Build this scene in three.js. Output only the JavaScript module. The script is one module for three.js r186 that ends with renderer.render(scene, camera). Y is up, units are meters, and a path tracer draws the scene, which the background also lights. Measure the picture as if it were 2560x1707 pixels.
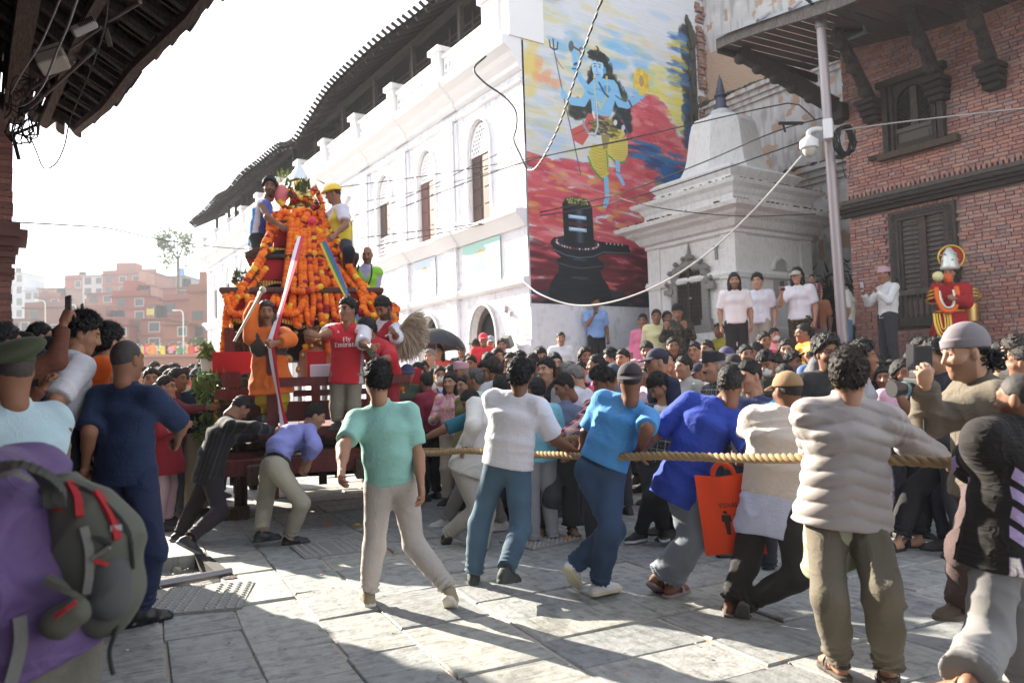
import*as THREE from 'three';
import{mergeGeometries,mergeVertices,toCreasedNormals}from 'three/addons/utils/BufferGeometryUtils.js';
import{RoundedBoxGeometry}from 'three/addons/geometries/RoundedBoxGeometry.js';
// ---------- camera, sky, sun, exposure ----------
const R=Math.PI/180,V=(x=0,y=0,z=0)=>new THREE.Vector3(x,y,z);
const scene=new THREE.Scene();
const camera=new THREE.PerspectiveCamera(2*Math.atan(853.5/1908)/R,1024/682,0.05,900);
camera.position.set(0,1.52,0);
{
const p=3.05*R,w=33.63*R;
camera.lookAt(Math.sin(w)*Math.cos(p),1.52+Math.sin(p),-Math.cos(w)*Math.cos(p));
camera.rotateZ(-1.76*R);
}
camera.updateMatrixWorld(true);
camera.focus=6.2;camera.userData.fStop=2.4;
const renderer=new THREE.WebGLRenderer({antialias:true});
renderer.toneMapping=THREE.LinearToneMapping;
renderer.toneMappingExposure=4.3;
renderer.shadowMap.enabled=true;
const SUN=V(-0.25,0.45,-0.97).normalize();
{
const w=256,h=128,d=new Float32Array(w*h*4),dir=V();
for(let j=0;j<h;j++)for(let i=0;i<w;i++){
const u=(i+0.5)/w,v=(j+0.5)/h,th=(v-0.5)*Math.PI,ph=(u-0.5)*2*Math.PI;
dir.set(Math.cos(th)*Math.cos(ph),Math.sin(th),Math.cos(th)*Math.sin(ph));
const c=Math.max(0,dir.dot(SUN)),g=0.27+0.45*Math.pow(1-Math.max(0,dir.y),3)+0.18*Math.pow(c,3)+0.5*Math.pow(c,14);
const up=Math.max(0,dir.y),t=Math.min(1,up*1.3)*(1-0.7*c);
const lo=dir.y<0?0.55:1,k=(j*w+i)*4;
d[k]=g*lo*(1.02-0.2*t);d[k+1]=g*lo*(1.01-0.06*t);d[k+2]=g*lo*(1.03+0.14*t);d[k+3]=1;
}
const sky=new THREE.DataTexture(d,w,h,THREE.RGBAFormat,THREE.FloatType);
sky.mapping=THREE.EquirectangularReflectionMapping;sky.magFilter=THREE.LinearFilter;sky.needsUpdate=true;
scene.background=sky;scene.environment=sky;
}
const sun=new THREE.DirectionalLight(new THREE.Color(1,0.91,0.77),5);
sun.position.copy(SUN).multiplyScalar(60).add(V(5,0,-8));sun.target.position.set(5,0,-8);
sun.castShadow=true;sun.shadow.mapSize.set(4096,4096);
Object.assign(sun.shadow.camera,{left:-30,right:30,top:30,bottom:-30,near:1,far:140});
scene.add(sun,sun.target);
scene.fog=new THREE.FogExp2(new THREE.Color(0.86,0.9,0.96),0.0014);
// ---------- helpers ----------
let seed=7;
const rnd=()=>{seed=(seed*1664525+1013904223)>>>0;return seed/4294967296;};
const rr=(a,b)=>a+(b-a)*rnd();
const pick=a=>a[Math.floor(rnd()*a.length)];
const NT=new Float32Array(32768);for(let i=0;i<32768;i++)NT[i]=rnd();
const sm=t=>t*t*(3-2*t);
function noise(x,y,z=0){
const xi=Math.floor(x),yi=Math.floor(y),zi=Math.floor(z),fx=sm(x-xi),fy=sm(y-yi),fz=sm(z-zi);
const x0=xi&31,x1=(xi+1)&31,y0=(yi&31)<<5,y1=((yi+1)&31)<<5,z0=(zi&31)<<10,z1=((zi+1)&31)<<10;
const a=NT[x0+y0+z0],b=NT[x1+y0+z0],c=NT[x0+y1+z0],d=NT[x1+y1+z0],e=NT[x0+y0+z1],f=NT[x1+y0+z1],g=NT[x0+y1+z1],h=NT[x1+y1+z1];
const p=a+(b-a)*fx,q=c+(d-c)*fx,r=e+(f-e)*fx,s=g+(h-g)*fx,m=p+(q-p)*fy;
return m+(r+(s-r)*fy-m)*fz;
}
const fbm=(x,y,z=0,o=4)=>{let s=0,a=0.5,n=0;for(let i=0;i<o;i++){s+=a*noise(x,y,z+i*7.3);n+=a;a*=0.5;x*=2;y*=2;z*=2;}return s/n;};
const clamp=(x,a=0,b=1)=>Math.min(b,Math.max(a,x));
const lerp=(a,b,t)=>a+(b-a)*t;
const sstep=(a,b,x)=>sm(clamp((x-a)/(b-a)));
const CR=V().setFromMatrixColumn(camera.matrixWorld,0),CU=V().setFromMatrixColumn(camera.matrixWorld,1),CF=V().setFromMatrixColumn(camera.matrixWorld,2).negate();
const CP=camera.position.clone();
const ray=(x,y)=>CF.clone().addScaledVector(CR,(x-1280)/1908).addScaledVector(CU,-(y-853.5)/1908);
const at=(x,y,d)=>ray(x,y).multiplyScalar(d).add(CP);
const onY=(x,y,Y)=>{const d=ray(x,y);return d.multiplyScalar((Y-CP.y)/d.y).add(CP);};
const onX=(x,y,X)=>{const d=ray(x,y);return d.multiplyScalar((X-CP.x)/d.x).add(CP);};
const onZ=(x,y,Z)=>{const d=ray(x,y);return d.multiplyScalar((Z-CP.z)/d.z).add(CP);};
const depthOf=p=>p.clone().sub(CP).dot(CF);
const names=new Map();
const numbered=n=>{const k=names.get(n)||0;names.set(n,k+1);return k?n+'_'+String(k).padStart(3,'0'):n;};
function tag(o,label,category,group){o.userData.label=label;o.userData.category=category;if(group)o.userData.group=group;return o;}
function obj(name,geo,m,parent=scene){
const g=Array.isArray(geo)?merge(geo):geo;if(m.vertexColors&&!g.attributes.color)paint(g,[1,1,1]);const o=new THREE.Mesh(g,m);
o.name=parent===scene?numbered(name):name;o.castShadow=o.receiveShadow=true;parent.add(o);return o;
}
function thing(name,label,category,pos,turn=0,group){
const o=new THREE.Group();o.name=numbered(name);scene.add(o);if(pos)o.position.copy(pos);o.rotation.y=turn;
return tag(o,label,category,group);
}
function struct(name,geo,m){const o=obj(name,geo,m);o.userData.kind='structure';return o;}
function structGroup(name){const o=new THREE.Group();o.name=numbered(name);o.userData.kind='structure';scene.add(o);return o;}
const strip=g=>{for(const k of Object.keys(g.attributes))if(!['position','normal','uv','color'].includes(k))g.deleteAttribute(k);return g;};
function merge(list){
const col=list.some(g=>g.attributes.color);
const a=list.map(g=>{
g=strip(g.index?g.toNonIndexed():g.clone());
if(!g.attributes.normal)g.computeVertexNormals();
if(!g.attributes.uv)g.setAttribute('uv',new THREE.BufferAttribute(new Float32Array(g.attributes.position.count*2),2));
if(col&&!g.attributes.color)g.setAttribute('color',new THREE.BufferAttribute(new Float32Array(g.attributes.position.count*3).fill(1),3));
return g;
});
return mergeGeometries(a);
}
function paint(g,c){const n=g.attributes.position.count,a=new Float32Array(n*3);for(let i=0;i<n;i++)a.set(c,i*3);g.setAttribute('color',new THREE.BufferAttribute(a,3));return g;}
function box(x0,x1,y0,y1,z0,z1){
const g=new THREE.BoxGeometry(x1-x0,y1-y0,z1-z0).translate((x0+x1)/2,(y0+y1)/2,(z0+z1)/2);
return boxUV(g);
}
function boxUV(g){
const p=g.attributes.position,n=g.attributes.normal,uv=new Float32Array(p.count*2);
for(let i=0;i<p.count;i++){
const ax=Math.abs(n.getX(i)),ay=Math.abs(n.getY(i)),az=Math.abs(n.getZ(i));
if(ay>=ax&&ay>=az){uv[2*i]=p.getX(i);uv[2*i+1]=p.getZ(i);}else if(ax>=az){uv[2*i]=p.getZ(i);uv[2*i+1]=p.getY(i);}else{uv[2*i]=p.getX(i);uv[2*i+1]=p.getY(i);}
}
g.setAttribute('uv',new THREE.BufferAttribute(uv,2));return g;
}
function bar(a,b,w,h=w){
const d=b.clone().sub(a),L=d.length(),g=new THREE.BoxGeometry(w,h,L);
const m=new THREE.Matrix4().lookAt(b,a,Math.abs(d.y)>0.95*L?V(0,0,1):V(0,1,0));m.setPosition(a.clone().add(b).multiplyScalar(0.5));
return boxUV(g.applyMatrix4(m));
}
function tube(pts,r,seg=6,n){const c=new THREE.CatmullRomCurve3(pts);return new THREE.TubeGeometry(c,n||pts.length*6,r,seg);}
function rod(a,b,r0,r1=r0,seg=10){const d=b.clone().sub(a),g=new THREE.CylinderGeometry(r1,r0,d.length(),seg);g.applyQuaternion(new THREE.Quaternion().setFromUnitVectors(V(0,1,0),d.clone().normalize()));const m=a.clone().add(b).multiplyScalar(0.5);return g.translate(m.x,m.y,m.z);}
function sag(a,b,s,r,n=14){const p=[];for(let i=0;i<=n;i++){const t=i/n;p.push(a.clone().lerp(b,t).add(V(0,-4*s*t*(1-t),0)));}return tube(p,r,5,n*2);}
const lathe=(pts,seg=16)=>new THREE.LatheGeometry(pts.map(p=>new THREE.Vector2(p[0],p[1])),seg);
const squareLathe=pts=>{const g=lathe(pts.map(p=>[p[0]*Math.SQRT2,p[1]]),4).rotateY(Math.PI/4).toNonIndexed();g.computeVertexNormals();return boxUV(g);};
const extr=(s,depth,o={})=>new THREE.ExtrudeGeometry(s,{depth,bevelEnabled:false,curveSegments:10,...o});
const enc=c=>Math.round(255*(c<=0.0031308?12.92*c:1.055*Math.pow(c,1/2.4)-0.055));
function dataTex(n,f,srgb=true,rx=1,ry=rx){
const d=new Uint8Array(n*n*4);
for(let j=0;j<n;j++)for(let i=0;i<n;i++){const c=f(i/n,j/n),k=(j*n+i)*4;for(let q=0;q<3;q++)d[k+q]=srgb?enc(clamp(c[q])):Math.round(255*clamp(c[q]));d[k+3]=255;}
const t=new THREE.DataTexture(d,n,n);t.colorSpace=srgb?THREE.SRGBColorSpace:THREE.NoColorSpace;t.wrapS=t.wrapT=THREE.RepeatWrapping;t.magFilter=THREE.LinearFilter;t.repeat.set(rx,ry);t.needsUpdate=true;return t;
}
const canvasTex=(w,h,draw)=>{const c=document.createElement('canvas');c.width=w;c.height=h;draw(c.getContext('2d'),w,h);const t=new THREE.CanvasTexture(c);t.colorSpace=THREE.SRGBColorSpace;t.anisotropy=4;return t;};
const tn=(u,v,f,z=0)=>noise((u*f)%32,(v*f)%32,z);
const tf=(u,v,z=0)=>0.5*tn(u,v,32,z)+0.3*tn(u,v,64,z+3)+0.2*tn(u,v,128,z+5);
const MC=new Map();
function mat(r,g,b,rough=0.85,o={}){
const k=[r,g,b,rough,JSON.stringify(Object.keys(o).map(q=>[q,o[q]?.isTexture?o[q].uuid:o[q]]))].join();
if(!MC.has(k))MC.set(k,new THREE.MeshStandardMaterial({color:new THREE.Color(r,g,b),roughness:rough,...o}));
return MC.get(k);
}
const hex=(h,rough=0.85,o)=>{const c=new THREE.Color(h);return mat(c.r,c.g,c.b,rough,o);};
const M={};
// ---------- surfaces ----------
const grain=dataTex(256,(u,v)=>{const n=tf(u,v);return[n,n,n];},false,1);
M.plaster=new THREE.MeshStandardMaterial({color:0xffffff,roughness:0.9,bumpMap:grain,bumpScale:0.006,map:dataTex(512,(u,v)=>{
const a=tf(u,v,2),s=tn(u,v*0.25,64,9)*tn(u,v,32,4),d=sstep(0.36,0.62,s)*0.13+0.07*a+0.1*sstep(0.62,0.75,tn(u,v,32,51))*tn(u,v,128,6);
return[0.80-d*1.0,0.80-d*0.98,0.83-d*0.95];
},true,0.25)});
M.trim=mat(0.82,0.81,0.81,0.85,{bumpMap:grain,bumpScale:0.003});
M.oldPlaster=new THREE.MeshStandardMaterial({color:0xffffff,roughness:0.95,bumpMap:grain,bumpScale:0.01,map:dataTex(1024,(u,v)=>{
const a=tf(u,v,12),b=tn(u,v,32,14),p=0.6*tn(u,v,16*2,21)+0.4*a,st=sstep(0.55,0.8,tn(u,v*0.2%1,96,7));
const peel=sstep(0.63,0.66,p),g=0.70-0.16*b-0.14*st-0.08*a;
return[lerp(g,0.42+0.1*a,peel),lerp(g*0.985,0.28+0.1*a,peel),lerp(g*0.965,0.19+0.08*a,peel)];
},true,0.16)});
M.shrine=new THREE.MeshStandardMaterial({color:0xffffff,roughness:0.93,bumpMap:grain,bumpScale:0.012,map:dataTex(512,(u,v)=>{
const a=tf(u,v,32),st=sstep(0.5,0.85,tn(u,(v*0.25)%1,96,17)),g=0.72-0.08*a-0.07*st;
return[g,g*0.985,g*0.955];
},true,0.4)});
M.moss=mat(0.09,0.085,0.06,0.95,{bumpMap:grain,bumpScale:0.02});
const woodMap=dataTex(256,(u,v)=>{const n=tn(u,(v*0.125)%1,128,3)*0.6+tf(u,v,8)*0.4,g=0.6+0.8*(n-0.5);return[g,g,g];},true,1);
M.darkWood=mat(0.060,0.045,0.036,0.8,{map:woodMap,bumpMap:woodMap,bumpScale:0.006});
M.greyWood=mat(0.16,0.135,0.115,0.85,{map:woodMap,bumpMap:woodMap,bumpScale:0.006});
M.soffit=mat(0.2,0.155,0.14,0.9,{map:woodMap});
M.shutter=mat(0.13,0.072,0.055,0.7,{map:woodMap});
M.black=mat(0.012,0.012,0.013,0.7);
M.dark=mat(0.03,0.028,0.026,0.9);
M.cable=mat(0.016,0.016,0.018,0.55);
M.whiteCable=mat(0.62,0.6,0.56,0.6);
M.steel=mat(0.36,0.35,0.36,0.42,{metalness:0.75});
M.tin=mat(0.3,0.32,0.33,0.5,{metalness:0.4});
M.brass=mat(0.75,0.52,0.2,0.35,{metalness:0.9});
M.dirt=new THREE.MeshStandardMaterial({color:0xffffff,roughness:1,bumpMap:grain,bumpScale:0.02,map:dataTex(512,(u,v)=>{const a=tf(u,v,3),b=tn(u,v,256,4),g=0.18+0.16*a*b;return[g*1.02,g,g*0.95];},true,0.5)});
// ---------- ground ----------
{
const g=struct('ground',new THREE.PlaneGeometry(900,900,1,1).rotateX(-Math.PI/2).translate(0,-0.115,0),M.dirt);
const uv=g.geometry.attributes.uv;for(let i=0;i<uv.count;i++)uv.setXY(i,uv.getX(i)*900,uv.getY(i)*900);
const stone=[0,1].map(k=>dataTex(512,(u,v)=>{
const n=tf(u,v,11+k*9),s=tn(u,(v*0.125)%1,96,5+k),e=sstep(0.66,0.74,tn(u,(v*0.0625)%1,64,15+k)),sp=tn(u,v,256,2);
const g=0.305-0.10*sstep(0.52,0.75,tn(u,v,32,40+k))*tn(u,v,96,3)+0.13*(n-0.5)+0.05*(s-0.5)-0.05*e+0.05*(sp-0.5);
return[g*1.0,g*1.02,g*1.0];
},true,0.55));
const stoneBump=dataTex(256,(u,v)=>{const n=0.25*tn(u,(v*0.125)%1,64,5)+0.6*tf(u,v,11)+0.15*tn(u,v,128,1);return[n,n,n];},false,0.8);
const tones=[[1.02,1.0,0.97],[0.88,0.89,0.89],[0.96,0.98,0.98],[1.12,1.08,1.0],[0.8,0.81,0.82],[1.08,1.06,1.04]].map((c,i)=>mat(...c,0.62+0.05*(i%3),{map:stone[i%2],bumpMap:stoneBump,bumpScale:0.006}));
const pave=structGroup('pavement'),rest=[],slabs=[];
const rot=7*R,cs=Math.cos(rot),sn=Math.sin(rot);
const toW=(a,b)=>[a*cs-b*sn,a*sn+b*cs];
const inHole=(x,z)=>(x>0.86&&x<1.56&&z>-7.75&&z<-6.5);
function slab(a0,a1,b0,b1,along){
const j=0.007,pts=[[a0+j,b0+j],[a1-j,b0+j],[a1-j,b1-j],[a0+j,b1-j]].map(([a,b])=>{const[x,z]=toW(a+rr(-0.012,0.012),b+rr(-0.012,0.012));return[x,z];});
const cx=(pts[0][0]+pts[2][0])/2,cz=(pts[0][1]+pts[2][1])/2;
if(inHole(cx,cz)||cx<-1.5)return;
if(cx>8.1&&cz<-4)return;
const h=rr(-0.007,0.007),t1=rr(-0.006,0.006),t2=rr(-0.006,0.006),bv=0.009;
const P=[],T=[],ring=(k,y)=>pts.map(([x,z],i)=>{const q=[cx-x,cz-z],L=Math.hypot(...q);return[x+q[0]/L*k*1.4,y+(i==0||i==3?-t1:t1)+(i<2?-t2:t2),z+q[1]/L*k*1.4];});
const A=ring(bv,h),B=ring(0,h-bv),C=pts.map(([x,z])=>[x,-0.12,z]);
const quad=(a,b,c,d)=>{P.push(...a,...b,...c,...a,...c,...d);};
quad(A[0],A[3],A[2],A[1]);
for(let i=0;i<4;i++){const k=(i+1)%4;quad(A[i],A[k],B[k],B[i]);quad(B[i],B[k],C[k],C[i]);}
const g=new THREE.BufferGeometry();g.setAttribute('position',new THREE.Float32BufferAttribute(P,3));g.computeVertexNormals();
const uv=[],ou=rnd(),ov=rnd();for(let i=0;i<P.length;i+=3){const a=P[i]*cs+P[i+2]*sn,b=-P[i]*sn+P[i+2]*cs;uv.push((along?b:a)+ou*7,(along?a:b)+ov*7);}
g.setAttribute('uv',new THREE.Float32BufferAttribute(uv,2));
const d=Math.hypot(cx,cz),front=depthOf(V(cx,0,cz));
slabs.push({g,d:front>1.4?d:99});
}
const split=2.12;
for(let a=-1.6;a<split-0.2;){
let w=rr(0.42,0.52);if(a+w>split-0.25)w=split-a;
for(let b=-15+rr(0,0.5);b<1;){const l=rr(0.5,1.0);slab(a,a+w,b,b+l,true);b+=l;}
a+=w;
}
for(let b=-15;b<1;){
const w=rr(0.42,0.52);
for(let a=split+0.02+rr(0,0.3)*0;a<8.2;){const l=rr(0.55,1.05);slab(a,a+l,b,b+w,false);a+=l;}
b+=w;
}
slabs.sort((p,q)=>p.d-q.d).forEach((s,i)=>{
if(i<296)obj('paving_slab',s.g,pick(tones),pave);else rest.push(s.g);
});
const o=obj('paving_slabs',rest,tones[0],pave);o.userData.kind='stuff';
const mortar=new THREE.PlaneGeometry(9.9,16.4,1,1).rotateX(-Math.PI/2).translate(3.2+0.25,-0.012,-7);
const cut=new THREE.Shape();cut.moveTo(-1.5,-1.2);cut.lineTo(8.05,-1.2);cut.lineTo(8.05,15);cut.lineTo(-1.5,15);
const hole=new THREE.Path();hole.moveTo(0.9,6.52);hole.lineTo(0.9,7.7);hole.lineTo(1.52,7.7);hole.lineTo(1.52,6.52);cut.holes.push(hole);
obj('mortar_bed',new THREE.ShapeGeometry(cut).rotateX(-Math.PI/2).translate(0,-0.013,0),mat(0.40,0.36,0.31,0.95,{bumpMap:grain,bumpScale:0.01}),pave);
for(const[x,z,w,l,t,ny,nx]of[[1.22,-6.02,0.62,0.72,-0.38,12,9],[2.55,-7.05,0.6,0.62,-0.1,9,9],[4.25,-6.0,0.62,0.5,0.1,9,11]]){
const c=thing('drain_cover',z<-6.9?'studded iron drain cover by the bent man in the lilac shirt':x<2?'studded stone drain cover in front of the open drain pit':'cobbled drain cover behind the man in the white tee','drain cover',V(x,0.012,z),t);
obj('plate',box(-w/2,w/2,-0.03,0.004,-l/2,l/2),mat(0.25,0.25,0.24,0.8,{bumpMap:grain,bumpScale:0.01}),c);
const st=[];for(let i=0;i<nx;i++)for(let j=0;j<ny;j++){if(i%5==4)continue;const px=(i+0.5)/nx*w-w/2,pz=(j+0.5)/ny*l-l/2;st.push(new THREE.CylinderGeometry(0.011,0.017,0.012,6).translate(px,0.01,pz));}
const s=obj('studs',st,mat(0.33,0.33,0.31,0.7),c);s.userData.kind='stuff';
}
const pit=thing('open_drain','open rectangular drain pit with a metal bar rim in the paving','drain',V(1.21,0,-7.1));
obj('pit_floor',box(-0.36,0.36,-0.112,-0.105,-0.62,0.62),M.dirt,pit);
obj('rim_bar',[rod(V(-0.33,0.02,0.5),V(0.36,0.02,0.42),0.035),rod(V(-0.33,0.02,0.5),V(-0.3,0.02,0.1),0.035)],mat(0.2,0.19,0.2,0.4,{metalness:0.6}),pit);
obj('side_beam',box(0.26,0.36,-0.1,0.012,-0.62,0.62),M.dark,pit);
obj('rubble',[0,1,2,3,4,5].map(()=>new THREE.IcosahedronGeometry(rr(0.02,0.05),0).translate(rr(-0.25,0.2),-0.1,rr(-0.5,0.4))),mat(0.4,0.36,0.3,1),pit);
for(const[x,y,c,l]of[[820,1313,0,'orange marigold head lying on the shaded paving near the cart'],[893,1315,1,'yellow flower fallen beside the drain cover in the shade'],[1418,1351,0,'orange flower head fallen beside the cobbled drain cover']]){
const p=onY(x,y,0.01),f=thing('fallen_flower',l,'flower',p),ps=[];
for(let i=0;i<14;i++)ps.push(new THREE.SphereGeometry(0.014,5,4).scale(1.3,0.5,0.8).rotateY(i*2.4).translate(Math.cos(i*2.4)*0.006*Math.sqrt(i),0.012+0.002*(14-i)*0.5,Math.sin(i*2.4)*0.006*Math.sqrt(i)));
obj('petals',ps,c?mat(0.85,0.5,0.02):mat(0.85,0.2,0.02),f);
}
const lit=[];for(let i=0;i<260;i++){const x=rr(0.2,6.5),z=rr(-10,-1.8),s=rr(0.004,0.013);lit.push(paint(new THREE.CircleGeometry(s,5).rotateX(-Math.PI/2+rr(-0.3,0.3)).rotateY(rr(0,6)).translate(x,0.014,z),pick([[0.75,0.25,0.03],[0.6,0.1,0.03],[0.5,0.45,0.35],[0.12,0.1,0.07],[0.12,0.1,0.07],[0.7,0.68,0.6]])));}
const lt=tag(obj('litter',lit,mat(1,1,1,0.9,{vertexColors:true})),'scattered petals, grit and paper scraps on the paving','litter');lt.userData.kind='stuff';
const pl=structGroup('stone_platform'),P2=mat(0.34,0.32,0.29,0.95,{map:stone[0],bumpMap:grain,bumpScale:0.02});
obj('upper_platform',[box(8.75,14,0.78,1.48,-12.2,-9.2),box(9.55,14,0,1.48,-9.2,-1)],P2,pl);
obj('step',[box(7.9,8.75,0,0.78,-12.2,-8.6),box(8.75,9.55,0,0.782,-12.2,-1.5)],P2,pl);
const ps=structGroup('palace_step');obj('step_stone',box(7.45,8.45,-0.05,0.52,-18.5,-12.25),P2,ps);
const ls=structGroup('left_plinth');
obj('plinth_slab',[box(-3,0.5,-0.1,0.42,-10.4,-5.75)],mat(0.3,0.29,0.28,0.9,{map:stone[0]}),ls);
}
// ---------- white palace on the right side of the lane ----------
const FX=8.57,FZ=-12.22,NB=11,BAY=2.5,BZ=i=>-13.95-BAY*i;
{
const B=thing('white_palace','long white stucco building with arched windows and a parapet along the lane','building');
const place=g=>g.rotateY(Math.PI/2).translate(FX,0,FZ);
const Lw=28.3,s=new THREE.Shape();s.moveTo(0,0);s.lineTo(Lw,0);s.lineTo(Lw,8.35);s.lineTo(0,8.35);
const arch=(cx,hw,y0,y1,n=12)=>{const p=[];p.push([cx-hw,y0],[cx+hw,y0]);const h=y1-(hw*1.35);for(let i=0;i<=n;i++){const a=i/n*Math.PI;p.push([cx+hw*Math.cos(a),h+hw*1.35*Math.sin(a)]);}return p;};
const path=pts=>{const q=new THREE.Path();pts.forEach((p,i)=>i?q.lineTo(...p):q.moveTo(...p));q.closePath();return q;};
const shp=pts=>{const q=new THREE.Shape();pts.forEach((p,i)=>i?q.lineTo(...p):q.moveTo(...p));q.closePath();return q;};
const uOf=i=>FZ-BZ(i);
for(let i=0;i<NB;i++){s.holes.push(path(arch(uOf(i),0.45,4.97,7.24)));s.holes.push(path(arch(uOf(i),0.52,0.02,3.17)));}
obj('wall',place(extr(s,0.45)),M.plaster,B);
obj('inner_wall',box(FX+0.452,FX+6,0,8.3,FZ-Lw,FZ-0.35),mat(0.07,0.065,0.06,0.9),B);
obj('end_wall',box(FX,FX+6,0,8.3,FZ-Lw-0.3,FZ-Lw),M.plaster,B);
const pil=(z,w,y0,y1,d=0.09)=>box(FX-d,FX-0.002,y0,y1,z-w/2,z+w/2);
for(let i=0;i<=NB;i++){
const z=BZ(i)+BAY/2,w=0.46;if(i===0)continue;
obj('pilaster',[pil(z,w,0,3.42),pil(z,w,3.62,4.6,0.08),pil(z,w,4.97,7.5,0.09),pil(z+0.3,0.08,4.97,7.45,0.05),pil(z-0.3,0.08,4.97,7.45,0.05)],M.plaster,B);
}
const run=(prof,fwd)=>{
const q=new THREE.Shape();q.moveTo(0,prof[0][1]);prof.forEach(p=>q.lineTo(-p[0]-fwd,p[1]));q.lineTo(0,prof[prof.length-1][1]);
return q;
};
const mould=(name,prof,brk=0.05)=>{
const parts=[extr(run(prof,0),Lw+0.1).rotateY(Math.PI).translate(0,0,0)];
const g=[];
const mk=(z0,z1,f)=>{const e=extr(run(prof,f),z1-z0);e.translate(FX,0,z0);return boxUV(e);};
g.push(mk(FZ-Lw,FZ,0));
for(let i=1;i<=NB;i++){const z=BZ(i)+BAY/2;g.push(mk(z-0.36,z+0.36,brk));}
obj(name,g,M.trim,B);
};
mould('band_course',[[0.05,3.42],[0.12,3.47],[0.14,3.55],[0.1,3.6]],0.07);
mould('sill_course',[[0.05,4.6],[0.09,4.66],[0.14,4.72],[0.2,4.8],[0.26,4.86],[0.26,4.93],[0.1,4.955]],0.07);
mould('architrave',[[0.02,7.5],[0.06,7.53],[0.06,7.57],[0.02,7.6]],0.04);
mould('cornice',[[0.03,7.74],[0.1,7.8],[0.1,7.9],[0.2,8.0],[0.26,8.1],[0.42,8.2],[0.46,8.28],[0.46,8.36],[0.3,8.4]],0.05);
const holes=[],w0=BAY-0.52;
const ps=new THREE.Shape();ps.moveTo(0,0);ps.lineTo(w0,0);ps.lineTo(w0,0.6);ps.lineTo(0,0.6);
const n=11;for(let k=0;k<n;k++)for(let r=0;r<2;r++){const cx=(k+0.5)/n*w0,cy=0.15+r*0.17,p=[];for(let a=0;a<8;a++){const t=a/8*2*Math.PI;p.push([cx+0.062*Math.cos(t),cy+0.072*Math.sin(t)]);}ps.holes.push(path(p));}
const panelG=extr(ps,0.07,{curveSegments:1}).rotateY(Math.PI/2);
for(let i=0;i<NB;i++){
const z=BZ(i)+BAY/2-0.26,o=obj('parapet_panel',panelG,M.trim,B);o.position.set(FX-0.26,8.4,z);
obj('parapet_rail',box(FX-0.31,FX-0.12,8.93,9.0,z-w0,z),M.trim,B);
}
for(let i=0;i<=NB;i++){
const z=BZ(i)+BAY/2,big=i===0?0.25:0,g=[];
g.push(box(FX-0.36,FX-0.02,8.38,9.12+big,z-0.17-big,z+0.17+big*0.1),box(FX-0.42,FX+0.04,9.12+big,9.24+big,z-0.25-big,z+0.25),box(FX-0.4,FX,8.36,8.5,z-0.22-big,z+0.22));
obj('parapet_pier',g,M.trim,B);
}
obj('corner_pier',[box(FX-0.3,FX+0.55,8.38,9.5,FZ-0.6,FZ+0.03),box(FX-0.4,FX+0.62,9.5,9.7,FZ-0.7,FZ+0.1)],M.trim,B);
const tym=new THREE.Shape(arch(0,0.43,6.5,7.2).map(p=>new THREE.Vector2(...p)));
for(let r=0;r<7;r++)for(let k=-4;k<=4;k++){const cx=(k+(r%2)*0.5)*0.1,cy=6.58+r*0.088;if(Math.abs(cx)>0.36||cy>7.12-cx*cx*2.6)continue;tym.holes.push(path([[cx-0.034,cy],[cx,cy-0.034],[cx+0.034,cy],[cx,cy+0.034]]));}
const tymG=extr(tym,0.05).rotateY(Math.PI/2);
const leaf=[];for(const sgn of[-1,1]){leaf.push(box(0,0.04,4.97,6.5,sgn>0?0.01:-0.42,sgn>0?0.42:-0.01));for(let k=0;k<4;k++)leaf.push(box(-0.012,0,5.03+k*0.37,5.34+k*0.37,sgn>0?0.06:-0.37,sgn>0?0.37:-0.06));}
const leafG=merge(leaf),frameG=extr((()=>{const q=new THREE.Shape(arch(0,0.51,4.97,7.3).map(p=>new THREE.Vector2(...p)));q.holes.push(path(arch(0,0.47,4.975,7.26)));return q;})(),0.05).rotateY(Math.PI/2);
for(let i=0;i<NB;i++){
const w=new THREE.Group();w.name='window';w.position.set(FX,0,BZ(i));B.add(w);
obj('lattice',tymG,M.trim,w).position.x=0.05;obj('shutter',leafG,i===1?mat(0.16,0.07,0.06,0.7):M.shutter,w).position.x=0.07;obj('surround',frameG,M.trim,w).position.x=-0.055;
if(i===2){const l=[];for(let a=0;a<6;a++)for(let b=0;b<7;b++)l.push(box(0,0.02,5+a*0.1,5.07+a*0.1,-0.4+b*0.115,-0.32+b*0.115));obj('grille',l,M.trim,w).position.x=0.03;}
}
const dsurG=extr((()=>{const q=new THREE.Shape(arch(0,0.58,0,3.25).map(p=>new THREE.Vector2(...p)));q.holes.push(path(arch(0,0.535,0.01,3.19)));return q;})(),0.07).rotateY(Math.PI/2);
const din=extr((()=>{const q=new THREE.Shape(arch(0,0.52,0,3.15).map(p=>new THREE.Vector2(...p)));q.holes.push(path(arch(0,0.43,0.01,3.03)));return q;})(),0.06).rotateY(Math.PI/2);
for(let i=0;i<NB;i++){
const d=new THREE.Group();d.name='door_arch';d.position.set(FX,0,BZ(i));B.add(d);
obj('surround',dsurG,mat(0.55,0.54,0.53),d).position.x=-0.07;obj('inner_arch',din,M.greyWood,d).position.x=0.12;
obj('door_leaf',box(0.2,0.24,0,3.1,-0.5,0.5),M.black,d);
}
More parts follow.
